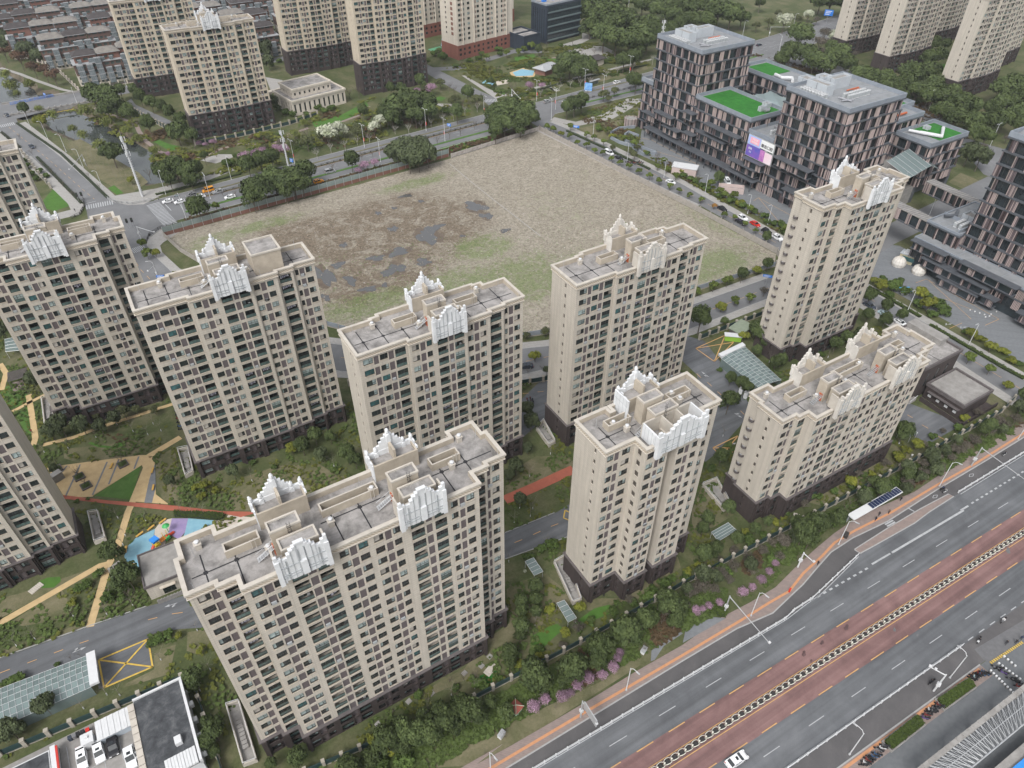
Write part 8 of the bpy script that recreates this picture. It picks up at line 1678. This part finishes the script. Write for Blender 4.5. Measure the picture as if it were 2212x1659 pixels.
# ================================================================= people and scooters
def person_mesh(name,cloth,trouser,seat=False):
 me=bpy.data.meshes.new(name); J=dict(pel=(0,0,.95),chest=(0,0,1.3),neck=(0,0,1.48),head=(.02,0,1.6),top=(.01,0,1.72),ls=(0,.19,1.42),le=(.0,.25,1.15),lh=(.12,.24,.92),rs=(0,-.19,1.42),re=(-.03,-.25,1.15),rh=(.08,-.24,.92),lp=(0,.1,.9),lk=(.12,.1,.5),la=(.16,.1,.08),lt=(.28,.1,.04),rp=(0,-.1,.9),rk=(.0,-.1,.48),ra=(-.14,-.1,.1),rt=(-.02,-.1,.04))
 if seat:
  J.update(pel=(-.1,0,.85),chest=(-.02,0,1.2),neck=(.02,0,1.38),head=(.06,0,1.5),top=(.06,0,1.62),ls=(0,.19,1.3),rs=(0,-.19,1.3),le=(.2,.25,1.1),re=(.2,-.25,1.1),lh=(.42,.22,1.05),rh=(.42,-.22,1.05),lp=(-.08,.1,.82),rp=(-.08,-.1,.82),lk=(.32,.14,.75),rk=(.32,-.14,.75),la=(.3,.14,.32),ra=(.3,-.14,.32),lt=(.42,.14,.28),rt=(.42,-.14,.28))
 K=list(J); E_=[('pel','chest'),('chest','neck'),('neck','head'),('head','top'),('chest','ls'),('ls','le'),('le','lh'),('chest','rs'),('rs','re'),('re','rh'),('pel','lp'),('lp','lk'),('lk','la'),('la','lt'),('pel','rp'),('rp','rk'),('rk','ra'),('ra','rt')]
 me.from_pydata([J[k]for k in K],[(K.index(a),K.index(c))for a,c in E_],[]); o=bpy.data.objects.new('tmp',me); COL.objects.link(o); md=o.modifiers.new('s','SKIN'); sv=me.skin_vertices[0].data
 rad=dict(pel=.15,chest=.16,neck=.06,head=.10,top=.08,ls=.07,le=.05,lh=.04,rs=.07,re=.05,rh=.04,lp=.09,lk=.07,la=.045,lt=.04,rp=.09,rk=.07,ra=.045,rt=.04)
 for k in K:i=K.index(k); sv[i].radius=(rad[k],rad[k]); sv[i].use_root=k=='pel'
 o.modifiers.new('d','SUBSURF').levels=1; dg=bpy.context.evaluated_depsgraph_get(); m2=bpy.data.meshes.new_from_object(o.evaluated_get(dg)); bpy.data.objects.remove(o)
 m2.materials.clear()
 for q in(cloth,trouser,SKIN,HAIR):m2.materials.append(q)
 for p in m2.polygons:
  z=p.center.z; p.material_index=3 if z>(J['head'][2]+.06)or(z>J['head'][2]-.05 and p.center.x<J['head'][0]-.03)else(2 if z>J['neck'][2]+.01 else(1 if z<J['pel'][2]-.03 and abs(p.center.y)<.22 else 0))
 m2.name=name; return m2
SKIN=plain('skin',(.45,.28,.2),.6); HAIR=plain('dark hair',(.02,.017,.015),.7)
CL={k:plain(k+' clothing',c,.9)for k,c in dict(black=(.02,.02,.025),navy=(.03,.04,.08),red=(.3,.04,.04),grey=(.2,.2,.2),white=(.6,.6,.6),purple=(.12,.06,.2),brown=(.15,.09,.06)).items()}
PM={}
def person(c,yaw,cloth,label,trouser='black',seat=False,lift=0.12):
 k=(cloth,trouser,seat)
 if k not in PM:PM[k]=person_mesh('person',CL[cloth],CL[trouser],seat)
 p=at(*c); o=link('person',PM[k],None,(p.x,p.y,lift),yaw); tag(o,label,'person'); return o
for c,y,cl,lab,tr in(((2,2,1245,58),3,'black','person in black standing left by the bus shelter','navy'),((2,2,1268,26),3,'black','person in black next to the first one by the bus shelter','black'),((2,2,1332,12),3,'brown','person in brown walking right of the pair by the bus shelter','black'),((2,1,1408,1588),3,'black','person in black waiting under the right end of the bus shelter','black'),((2,2,872,345),3,'black','person in black on the pavement beside the white camera pole','black'),((2,2,2088,860),3.3,'black','person in black walking near the yellow hump marks, left one','black'),((2,2,2150,855),.2,'black','person in black walking near the yellow hump marks, middle one','black'),((2,2,2185,830),.4,'navy','person in navy walking near the yellow hump marks, right one','black'),
  ((0,0,490,1375),1,'black','person in black on the pavement left of the crossing','black'),((0,1,212,1150),2,'red','person in dark red walking on the ochre garden path','black'),((1,2,1700,550),2,'black','person in black crouched lawnside below the shorter tower','black'),((0,0,1030,1300),1,'grey','person in grey at the zebra by the mast','black'),((2,1,1478,1310),1,'white','person in white by the estate fence','grey')):person(c,y,cl,lab,tr)
def scooter_mesh(m1):
 b=MB();
 for x in(-.62,.66):
  for k in range(10):
   a,c=k*math.tau/10,(k+1)*math.tau/10; p=[(x+.25*math.cos(a),.25+.25*math.sin(a)),(x+.25*math.cos(c),.25+.25*math.sin(c))]
   b.quad((p[0][0],-.06,p[0][1]),(p[1][0],-.06,p[1][1]),(p[1][0],.06,p[1][1]),(p[0][0],.06,p[0][1]),1); b.tri((p[0][0],-.06,p[0][1]),(x,-.06,.25),(p[1][0],-.06,p[1][1]),1); b.tri((p[0][0],.06,p[0][1]),(p[1][0],.06,p[1][1]),(x,.06,.25),1)
 b.box(-.75,-.16,.42,-.1,.16,.72,0); b.box(-.15,-.15,.25,.4,.15,.33,0); b.tube([(.4,0,.3),(.5,0,.85),(.42,0,1.02)],.07,6,0); b.box(.38,-.2,.35,.48,.2,.85,0); b.box(-.72,-.15,.72,-.02,.15,.82,1); b.tube([(.42,-.33,1.02),(.42,.33,1.02)],.025,5,1); b.box(-.98,-.17,.74,-.7,.17,1.05,1)
 return b
SC={}
def scooter(c,yaw,col_,label,grp=None,rider=None,lift=.12):
 p=at(*c); o=empty('scooter',(p.x,p.y,lift),yaw); tag(o,label,'scooter',grp)
 if col_ not in SC:SC[col_]=scooter_mesh(0).mesh('scooter_body',[CLC[col_],TYRE])
 link('body',SC[col_],o)
 if rider:person(c,yaw,rider,'rider in %s on the %s'%(rider,label),'black',True,lift)
CLC={'red':plain('dull red scooter paint',(.20,.035,.03),.3),'black':PAINT['black'],'blue':plain('blue scooter paint',(.05,.11,.22),.3),'white':PAINT['white'],'teal':PAINT['teal'],'purple':plain('purple scooter paint',(.10,.06,.2),.3),'grey':PAINT['grey']}
scooter((2,2,1605,1110),3.1,'black','dark scooter in the south bike lane',None,'black',.05); scooter((2,2,1912,840),3.4,'white','white scooter leaving the side street',None,'black',.05); scooter((2,2,2070,712),3.2,'grey','grey scooter at the right edge',None,'white',.05); scooter((2,1,1680,1515),-.1,'black','black scooter at the end of the traffic island',None,'navy',.05); scooter((2,1,1697,1532),-.1,'white','pale scooter beside the island end',None,'grey',.05); scooter((2,1,2080,1292),.0,'white','white scooter in the north bike lane',None,'black',.05); scooter((0,0,1145,1275),3.2,'teal','teal scooter at the zebra queue',None,'grey',.05)
PG='scooters parked on the south pavement'
n_=0
for(x,y,cc)in((1165,1645,'black'),(1180,1630,'white'),(1195,1612,'red'),(1210,1600,'black'),(1232,1590,'blue'),(1250,1575,'blue'),(1262,1545,'grey'),(1285,1535,'white'),(1300,1520,'grey'),(1560,1340,'purple'),(1575,1320,'red'),(1590,1300,'black'),(1600,1288,'white'),(1612,1300,'black'),(1625,1280,'grey'),(1640,1268,'black'),(1655,1255,'red'),(1868,1085,'black'),(1880,1070,'black'),(1893,1075,'teal'),(1905,1060,'black'),(1917,1050,'red'),(1930,1062,'blue'),(1942,1045,'blue'),(1955,1052,'blue'),(2022,1012,'grey'),(2040,1022,'black'),(2070,1045,'purple'),(2118,1085,'grey'),(2135,1095,'black'),(2168,1135,'red'),(2190,1120,'black')):
 scooter((2,2,x,y),2.2+R.uniform(-.3,.3),cc,'%s scooter parked on the south pavement, %s from the left'%(cc,ORD[n_]if n_<len(ORD)else '%dst'%(n_+1)),PG); n_+=1
n_=0
for(x,y,cc)in((1150,1010,'white'),(1155,1035,'black'),(1160,1060,'red'),(1165,1085,'black'),(1170,1110,'blue'),(1175,1130,'black')):
 scooter((0,1,x,y),2.6,cc,'%s scooter parked by the tower with the roof house, %s from the back'%(cc,ORD[n_]),'scooters by the tower end wall'); n_+=1
for k,(x,y,cc)in enumerate(((1205,942,'red'),(1225,935,'red'),(1240,945,'black'))):scooter((1,1,x,y),1.2,cc,'%s scooter on the estate road, %s from the left'%(cc,ORD[k]),'scooters on the estate road')
for k in range(9):scooter((1,0,1850+k*12,1055+(k%3)*6),2.4+.1*k,['black','red','grey'][k%3],'%s scooter in the cluster by the office side planting, %s from the left'%(['black','red','grey'][k%3],ORD[k]),'scooters by the offices')
# ================================================================= small things of the gardens
def stairwell(label,pts,steps=True):
 P=[Vector((p.x,p.y,0))for p in[at(*c,1.2)for c in pts]]; c=sum(P,Vector())/4; o=empty('walled_ramp',c); tag(o,label,'walled stair','walled stairs beside the towers'); Q=[p-c for p in P]; b=MB(); rl=MB(); fl=MB()
 for i in range(4):
  a,d=Q[i-1],Q[i]; dd=d-a; b.obox(((a.x+d.x)/2,(a.y+d.y)/2),math.atan2(dd.y,dd.x),dd.length/2+.12,.14,0,1.25); rl.tube([(a.x,a.y,1.75),(d.x,d.y,1.75)],.05,5)
  for k in range(int(dd.length/1.6)+1):m_=a+dd*k/(int(dd.length/1.6)+1); rl.tube([(m_.x,m_.y,1.2),(m_.x,m_.y,1.75)],.035,4)
 A=sum(Q[i-1].x*Q[i].y-Q[i].x*Q[i-1].y for i in range(4)); Q2=[(q.x,q.y)for q in(Q if A>0 else Q[::-1])]; fl.prism(offset_poly(Q2,-.1),0,.3)
 a,d=(Q[0]+Q[1])/2,(Q[2]+Q[3])/2; dd=d-a; ang=math.atan2(dd.y,dd.x)
 if steps:
  for k in range(9):m_=a+dd*(.18+.07*k); fl.obox((m_.x,m_.y),ang,dd.length*.028,.55,.3,.34+.07*k)
 b.build('wall',[PARA],o); rl.build('railing',[WPAINT],o); fl.build('steps',[CONC],o)
for lab,P in(('beside the crossing tower',((0,1,268,920),(0,1,305,900),(0,1,358,1080),(0,1,290,1095))),('beside the tower with the roof house',((0,1,1150,1250),(0,1,1215,1235),(0,1,1250,1390),(0,1,1200,1420))),('beside the lower left tower',((0,2,570,0),(0,2,630,-10),(0,2,680,165),(0,2,610,190))),('beside the nearest large tower',((0,2,1465,1245),(0,2,1545,1220),(0,2,1660,1600),(0,2,1575,1632))),('beside the shorter tower',((1,2,1380,320),(1,2,1455,275),(1,2,1555,560),(1,2,1500,582))),('beside the cream crowned slab tower',((1,1,1265,1110),(1,1,1310,1060),(1,1,1385,1195),(1,1,1345,1220))),('beside the low long block',((2,1,130,1475),(2,1,220,1440),(2,1,310,1600),(2,1,270,1640)))):stairwell('pale walled stair with white rail %s'%lab,P)
WOOD=plain('ochre bench wood',(0.50,0.30,0.07),.6)
BN=MB(); BN.box(-1.0,-.25,.35,1.0,.25,.5); BNL=MB(); BNL.box(-.12,-.25,0,.12,.25,.35); BN=BN.mesh('seat',[WOOD]); BNL=BNL.mesh('leg',[CONC])
for c,y,lab in(((0,1,725,1365),1.1,'ochre bench beside the right planter of the garden square'),((0,1,990,1395),1.15,'ochre bench on the ochre path, upper one'),((0,1,995,1505),1.25,'ochre bench on the grey wedge, lower one'),((0,2,1057,65),.45,'ochre bench at the top of the playground'),((0,2,980,108),.45,'ochre bench second from the top of the playground'),((0,2,908,150),.45,'ochre bench third from the top of the playground'),((0,2,818,248),1.3,'ochre bench at the left end of the playground'),((0,2,850,345),-.6,'ochre bench at the bottom of the playground')):
 o=empty('bench',at(*c),y); tag(o,lab,'bench','ochre garden benches'); link('seat',BN,o); link('leg',BNL,o,(-.75,0,0)); link('leg',BNL,o,(.75,0,0))
PLM=MB(); ring(PLM,-1.3,-1.3,1.3,1.3,0,.45,.25); PLM=PLM.mesh('planter_wall',[DLEDGE])
PLS=MB(); PLS.box(-1.05,-1.05,0,1.05,1.05,.38); PLS=PLS.mesh('soil',[SOIL])
for k,(x,y)in enumerate(((370,1385),(515,1435),(560,1492),(797,1352))):
 o=empty('planter',at(0,1,x,y),.2); tag(o,'square planter with a shrub in the ochre square, %s from the left'%ORD[k],'planter','square planters of the garden square'); link('planter_wall',PLM,o); link('soil',PLS,o); q=link('shrub',TM['bu'][k%3][0],o,(0,0,.5)); q.scale=(1.0,1.0,.5); t_=link('trunk',BM[3],o); t_.scale=(1.8,1.8,2.6)
pa=empty('pergola',at(0,1,135,810),math.radians(-2)); tag(pa,'dark slatted pergola over a pink paved spot at the left','pergola'); b=MB()
for q in range(10):b.box(-2.6,-2.6+q*.52,2.6,2.6,-2.4+q*.52,2.75)
b.box(-2.6,-2.7,2.45,-2.4,2.6,2.6); b.box(2.4,-2.7,2.45,2.6,2.6,2.6); b.build('slats',[DLEDGE],pa)
for x in(-2.4,2.4):
 for y in(-2.5,2.4):b=MB(); b.box(x-.1,y-.1,0,x+.1,y+.1,2.45); b.build('post',[DLEDGE],pa)
sheet('paving',[(at(0,1,140,835).x+x,at(0,1,140,835).y+y)for x,y in((-2.5,-2.5),(2.5,-2.5),(2.5,2.5),(-2.5,2.5))],5,PAVEP)
pt=empty('play_tower',at(0,2,1060,200),.45); tag(pt,'colourful play tower with blue roof and red slides on the playground','play tower')
for nm,bx,cc in(('blue_roof',(-2.4,-.8,2.6,-.7,.9,3.2),'blue'),('platform',(-.6,-.6,1.2,.9,.7,1.35),'orange'),('green_panel',(.6,-.7,.6,1.8,.6,1.3),'green'),('yellow_panel',(-2.2,-.7,.9,-.9,.7,1.6),'yellow')):
 b=MB(); b.box(*bx); b.build(nm,[plain('play '+cc,dict(blue=(.03,.22,.65),orange=(.6,.2,.03),green=(.05,.35,.1),yellow=(.6,.42,.04))[cc],.5)],pt)
RP=plain('play red',(.60,.07,.03),.5)
for s,e in(((-2.2,0,1.5),(-4.4,-.6,.15)),((1.2,0,1.4),(3.4,.5,.2))):
 b=MB(); b.tube([s,((s[0]+e[0])/2,(s[1]+e[1])/2,.7),e],.35,8); b.build('slide',[RP],pt)
for x in(-2.2,-.9,.8,1.8):b=MB(); b.tube([(x,.6,0),(x,.6,2.6)],.07,6); b.build('post',[MATS['play yellow']],pt)
b=MB(); b.tube([(2.8,1.8,0),(2.8,1.8,2.4)],.08,6); b.lathe((2.8,1.8,2.4),[(.9,0),(.2,.5)],12); b.build('parasol',[MATS['play green']],pt)
for k,(c,y)in enumerate((((0,2,235,495),.5),((1,2,968,1022),.35),((2,2,105,385),.6),((2,2,735,40),.6))):
 o=empty('ground_hatch',at(*c),y); tag(o,'ribbed pale hatch lying in the lawn, %s from the left'%ORD[k],'hatch','ribbed hatches in the lawns'); b=MB()
 for q in range(7):b.box(-1.5+q*.43,-.8,.02,-1.12+q*.43,.8,.2)
 b.build('ribs',[PARA],o)
for k,c in enumerate(((1,2,962,938),(1,2,908,998),(1,2,798,1045),(1,2,437,1228),(1,2,585,1175),(1,2,237,1375))):
 o=empty('manhole_slab',at(*c),.3); tag(o,'square concrete cover in the lawn before the nearest tower, %s listed'%ORD[k]if False else 'square concrete slab in the lawn of the nearest tower, %s from the left'%ORD[[5,4,3,1,2,0][k]],'slab','concrete slabs in the lawn'); b=MB(); b.box(-.55,-.5,0,.55,.5,.12); b.build('cover',[CONC],o)
for c,lab in(((1,2,1038,1450),'white utility cabinet in the dry grass by the pavement'),((1,2,1958,905),'white utility cabinet left of the hedge enclosed path'),((2,2,1055,160),'black utility box on the pavement by the lamp'),((2,2,690,517),'red fire hydrant on the tactile strip'),((0,2,770,395),'tall grey concrete cabinet beside the evergreen'),((0,1,380,1450),'grey roofed meter hut at the corner of the lower left tower'),((2,1,375,890),'white sentry box on the estate road'),((2,1,408,915),'blue and white notice stand next to the sentry box')):
 s=.3 if 'hydrant' in lab else(1.4 if('hut' in lab or 'tall' in lab)else(.9 if 'sentry' in lab else .75)); o=empty('utility_cabinet',at(*c),.4); tag(o,lab,'cabinet'); m_=PAINT['red']if 'hydrant' in lab else(FRAME if 'black' in lab else(CONC if 'grey' in lab else WPAINT)); h_=1.0 if s<1 else 2.4
 if 'sentry' in lab:h_=2.3
 b=MB(); b.box(-s,-s*.6,0,s,s*.6,h_); b.build('cabinet',[m_],o); b=MB(); b.box(-s-.06,-s*.66,h_,s+.06,s*.66,h_+.1); b.build('lid',[m_ if m_ is not WPAINT else METAL],o)
bt=empty('blue_awning',at(2,1,1430,245),-.5); bt.scale=(.62,.62,.8); tag(bt,'bright blue awning stall in the thicket','stall'); b=MB(); b.quad((-3,-2,2.2),(3,-2,2.2),(3,1.5,2.9),(-3,1.5,2.9)); b.quad((-3,1.5,2.85),(3,1.5,2.85),(3,-2,2.15),(-3,-2,2.15)); b.build('awning',[plain('bright blue sheet',(.05,.33,.70),.5)],bt); b=MB(); b.box(-1.4,-1.4,0,2.2,1.2,2.1); b.build('stall_box',[WPAINT],bt)
# inflatable white domes by the right edge podium
for k,(c,r_)in enumerate((((2,1,1395,60),2.5),((2,1,1523,112),2.4))):
 o=empty('dome',at(*c)); tag(o,'white ribbed dome beside the slatted podium, %s'%('left one' if k==0 else 'right one with an open top'),'dome','white ribbed domes'); b=MB(); b.lathe((0,0,0),[(r_*.9,0),(r_,r_*.5),(r_*.85,r_),(r_*.5,r_*1.35),(.1,r_*1.45)],16); b.build('shell',[WHITEO],o); b=MB()
 for q in range(12):a=q*math.tau/12; b.tube([(1.02*r*r_*math.cos(a),1.02*r*r_*math.sin(a),z*r_)for r,z in((.9,0),(1,.5),(.85,1.0),(.5,1.35),(.05,1.46))],.08,4)
 b.build('ribs',[PARA],o)
o=empty('container_cafe',at(2,1,1490,50),math.radians(-75)); tag(o,'container kiosk with pale roof and blue window beside the domes','kiosk'); b=MB(); b.box(-5,-1.8,0,5,1.8,3.4); b.build('wall',[plain('cream kiosk wall',(.42,.38,.26),.7)],o); b=MB(); b.box(-5.2,-2,3.4,5.2,2,3.6); b.build('roof',[OLIGHT],o); b=MB(); b.box(-4,-1.9,1.2,2,-1.8,2.8); b.build('window',[G_TEAL],o)
for q in range(3):b=MB(); b.box(-4+q*2.6,-1.5,3.6,-2.2+q*2.6,1.5,4.3); b.build('roof_box',[WPAINT],o)
# ================================================================= steel roofed structure at the lower right corner
sr=empty('truss_canopy',(100,5,0)); tag(sr,'long steel truss canopy with a pale edge beam at the lower right corner','canopy')
hz=5.0
def LL(c,z):p=at(*c,z); return Vector((p.x-100,p.y-5,z))
A0,A1=LL((2,2,1500,1700),hz),LL((2,2,2300,1070),hz); B0,B1=LL((2,2,1760,1750),hz),LL((2,2,2300,1300),hz)
b=MB(); dd=A1-A0; ang=math.atan2(dd.y,dd.x); b.obox(((A0.x+A1.x)/2,(A0.y+A1.y)/2),ang,dd.length/2,.45,hz-.6,hz+.2)
n=int(dd.length/1.6)
for k in range(n):m_=A0.lerp(A1,(k+.5)/n); b.obox((m_.x,m_.y),ang,.06,.5,hz+.2,hz+.32)
b.build('edge_beam',[CONC],sr); t_=MB(); n=22
for k in range(n):
 a,c,e=A0.lerp(A1,k/n),B0.lerp(B1,(k+.5)/n),A0.lerp(A1,(k+1)/n); f_=B0.lerp(B1,k/n)
 t_.tube([a,c],.07,5); t_.tube([c,e],.07,5); t_.tube([a-Vector((0,0,1.2)),f_-Vector((0,0,1.2))],.06,5); t_.tube([a-Vector((0,0,1.2)),c],.04,4)
t_.tube([B0,B1],.14,6); t_.tube([A0.lerp(B0,.5),A1.lerp(B1,.5)],.08,5); t_.build('truss',[METAL],sr)
for k in range(5):m_=A0.lerp(A1,(k+.5)/5); b=MB(); b.box(m_.x-.3,m_.y-.3,0,m_.x+.3,m_.y+.3,hz-.6); b.build('column',[CONC],sr)
b=MB(); C0,C1=LL((2,2,1900,1760),3.5),LL((2,2,2300,1420),3.5); b.quad(C0,C0+Vector((20,-30,0)),C1+Vector((20,-30,0)),C1); b.quad(C0,C1,C1-Vector((0,0,3.5)),C0-Vector((0,0,3.5)))
b.build('lower_roof',[CONC],sr); b=MB(); D0,D1=LL((2,2,2110,1680),4.2),LL((2,2,2260,1555),4.2); b.quad(D0,D0+Vector((16,-20,0)),D1+Vector((16,-20,0)),D1); b.build('blue_roof',[plain('blue roof sheet',(.03,.22,.62),.5)],sr)
# ================================================================= ground cover
HOLD=[[(p.x,p.y)for p in PX(*q)]for q in(
 [(0,2,-300,1060),(0,2,0,950),(0,2,560,750),(0,2,960,612),(0,2,1180,545),(0,2,1310,750),(0,2,960,800),(0,2,1000,1000),(0,2,640,1150),(0,2,620,960),(0,2,0,1120),(0,2,-300,1230)],[(1,2,1060,137),(1,2,1500,-40),(1,2,1500,155),(1,2,1060,303)],[(1,1,1060,1560),(1,1,1500,1350),(1,1,1500,1410),(1,1,1060,1620)],
 [(0,1,300,1370),(0,1,900,1292),(0,1,1005,1340),(0,1,1095,1610),(0,1,420,1590)],[(0,1,400,1550),(0,1,1440,1650),(0,2,1680,0),(0,2,1400,60),(0,2,880,380),(0,2,800,290),(0,2,880,160),(0,2,1115,30)],[(0,2,0,745),(0,2,740,330),(0,2,640,330),(0,2,0,700)],[(0,2,560,750),(0,2,740,330),(0,2,690,330),(0,2,620,750)],[(2,1,0,590),(2,1,270,500),(2,1,340,560),(2,1,200,690),(2,1,210,780),(2,1,430,960),(2,1,420,1120),(2,1,200,1300),(2,1,130,1200),(2,1,60,760),(2,1,0,700)])]+[[(168,96),(190,96),(206,96),(206,61),(168,61)],[(96,143),(60,130),(60,114),(100,130),(120,132),(153,133),(153,118),(120,88),(100,85),(75,86),(75,98),(125,98),(135,108),(140,120),(118,140)]]
for ox,oy,w_,d_ in((-10,71,55,15.5),(32.5,116,42.5,13.5),(-4.2,153.5,42.5,14),(86,113,42.5,14),(62,66.5,30,15),(110,64.5,55,15.5),(163.5,106,38,15.5),(-34.5,192,36,15),(-62,264,43,14),(-76,142.5,43,14),(-23,120,11,14)):HOLD.append([(ox,oy),(ox+w_,oy),(ox+w_,oy+d_),(ox,oy+d_)])
HOLD+=PATHS
EST=[(-90,101),(-20,99.5),(-17,66),(30,64.5),(118,62.4),(205,60.5),(211,128),(152,132),(118,136),(85,144),(44,170),(14,215),(0,245),(-9,290),(-90,290)]
DGR=leafmat('low cover leaves',(0.082,0.118,0.030),(0.050,0.070,0.022)); YGR=leafmat('yellowish cover leaves',(0.115,0.125,0.025),(0.07,0.08,0.02)); RGR=leafmat('reddish cover leaves',(0.10,0.065,0.035),(0.06,0.045,0.025))
def beds(label,poly,n,seed,holes,mats,size=(.22,.6),thr=.52):
 """low planting that gathers in beds"""
 from mathutils import noise
 r=random.Random(seed); b=MB(); x0,x1,y0,y1=min(p[0]for p in poly),max(p[0]for p in poly),min(p[1]for p in poly),max(p[1]for p in poly); m_=0
 for _ in range(n):
  x,y=r.uniform(x0,x1),r.uniform(y0,y1)
  if not pin((x,y),poly)or any(pin((x,y),h)for h in holes):continue
  v=noise.noise(Vector((x*.06+seed,y*.06,0)))*.5+.5+.25*noise.noise(Vector((x*.3,y*.3,seed)))
  if v<thr:continue
  h=min(1.0,(v-thr)*4); mi=int(min(len(mats)-1,max(0,(noise.noise(Vector((x*.09,y*.09,9.3+seed)))*.5+.5)*len(mats)))); s=r.uniform(*size); a=r.random()*6.28
  for q in range(2):
   a2=a+q*1.6; dx,dy=math.cos(a2)*s,math.sin(a2)*s; z=.1+h*r.uniform(.25,.75); b.quad((x-dx,y-dy,z-s*.3),(x+dy,y-dx,z),(x+dx,y+dy,z+s*.4),(x-dy,y+dx,z),mi)
 stuff(b.build('ground_cover',mats),label,'ground cover')
beds('low green and reddish planting in the estate gardens',EST,90000,3,HOLD,[DGR,DGR,YGR,DGR,RGR],thr=.47)
GB=[(-60,62),(-12,66),(30,62.5),(118,60.5),(204,58),(222,60),(222,54),(204,52),(160,54),(128,57),(100,52.5),(75,53.5),(30,56),(-60,59)]
beds('undergrowth in the green belt between fence and pavement',GB,26000,5,[],[DGR,DGR,RGR],thr=.40)
beds('shrubby undergrowth in the river park',[(-8,474),(3,451),(18,400),(28,352),(60,338),(105,343),(190,350),(195,372),(150,402),(96,392),(45,385),(30,440),(14,474)],22000,7,[],[DGR,YGR,RGR],(.4,1.0),.50)
beds('shrubs of the strip between hoarding and cross avenue',[(24,299.5),(148,308.5),(204,314),(204,321),(185,318),(100,311.5),(50,307.5),(24,306)],6000,8,[],[DGR,RGR,YGR],(.4,.9),.35)
beds('planting of the north park',[(205,350),(320,362),(345,420),(280,430),(220,430),(206,440),(214,380)],14000,9,[],[DGR,YGR,DGR],(.4,1.1),.5)
beds('planting between the east road and the offices',[(229,322),(245,322),(300,325),(290,300),(248,292),(240,270),(232,262),(228,235),(228,170),(233,170),(238,230)],9000,11,[],[DGR,YGR,RGR],(.3,.8),.42)
beds('undergrowth behind the offices',[(325,330),(395,350),(420,250),(400,190),(370,190),(340,240)],9000,12,[],[DGR,RGR,DGR],(.4,1.2),.45)
# ================================================================= air
hz_=MB(); hz_.box(-1600,-600,-4,2700,2700,150); hz_=hz_.build('haze',[bpy.data.materials.new('haze air')]); hz_['kind']='stuff'
m_=hz_.data.materials[0]; m_.use_nodes=True; t=m_.node_tree; t.nodes.clear(); v_=t.nodes.new('ShaderNodeVolumePrincipled'); v_.inputs['Color'].default_value=(.86,.90,.95,1); v_.inputs['Density'].default_value=0.00008; v_.inputs['Anisotropy'].default_value=0.0
o_=t.nodes.new('ShaderNodeOutputMaterial'); t.links.new(v_.outputs[0],o_.inputs['Volume'])
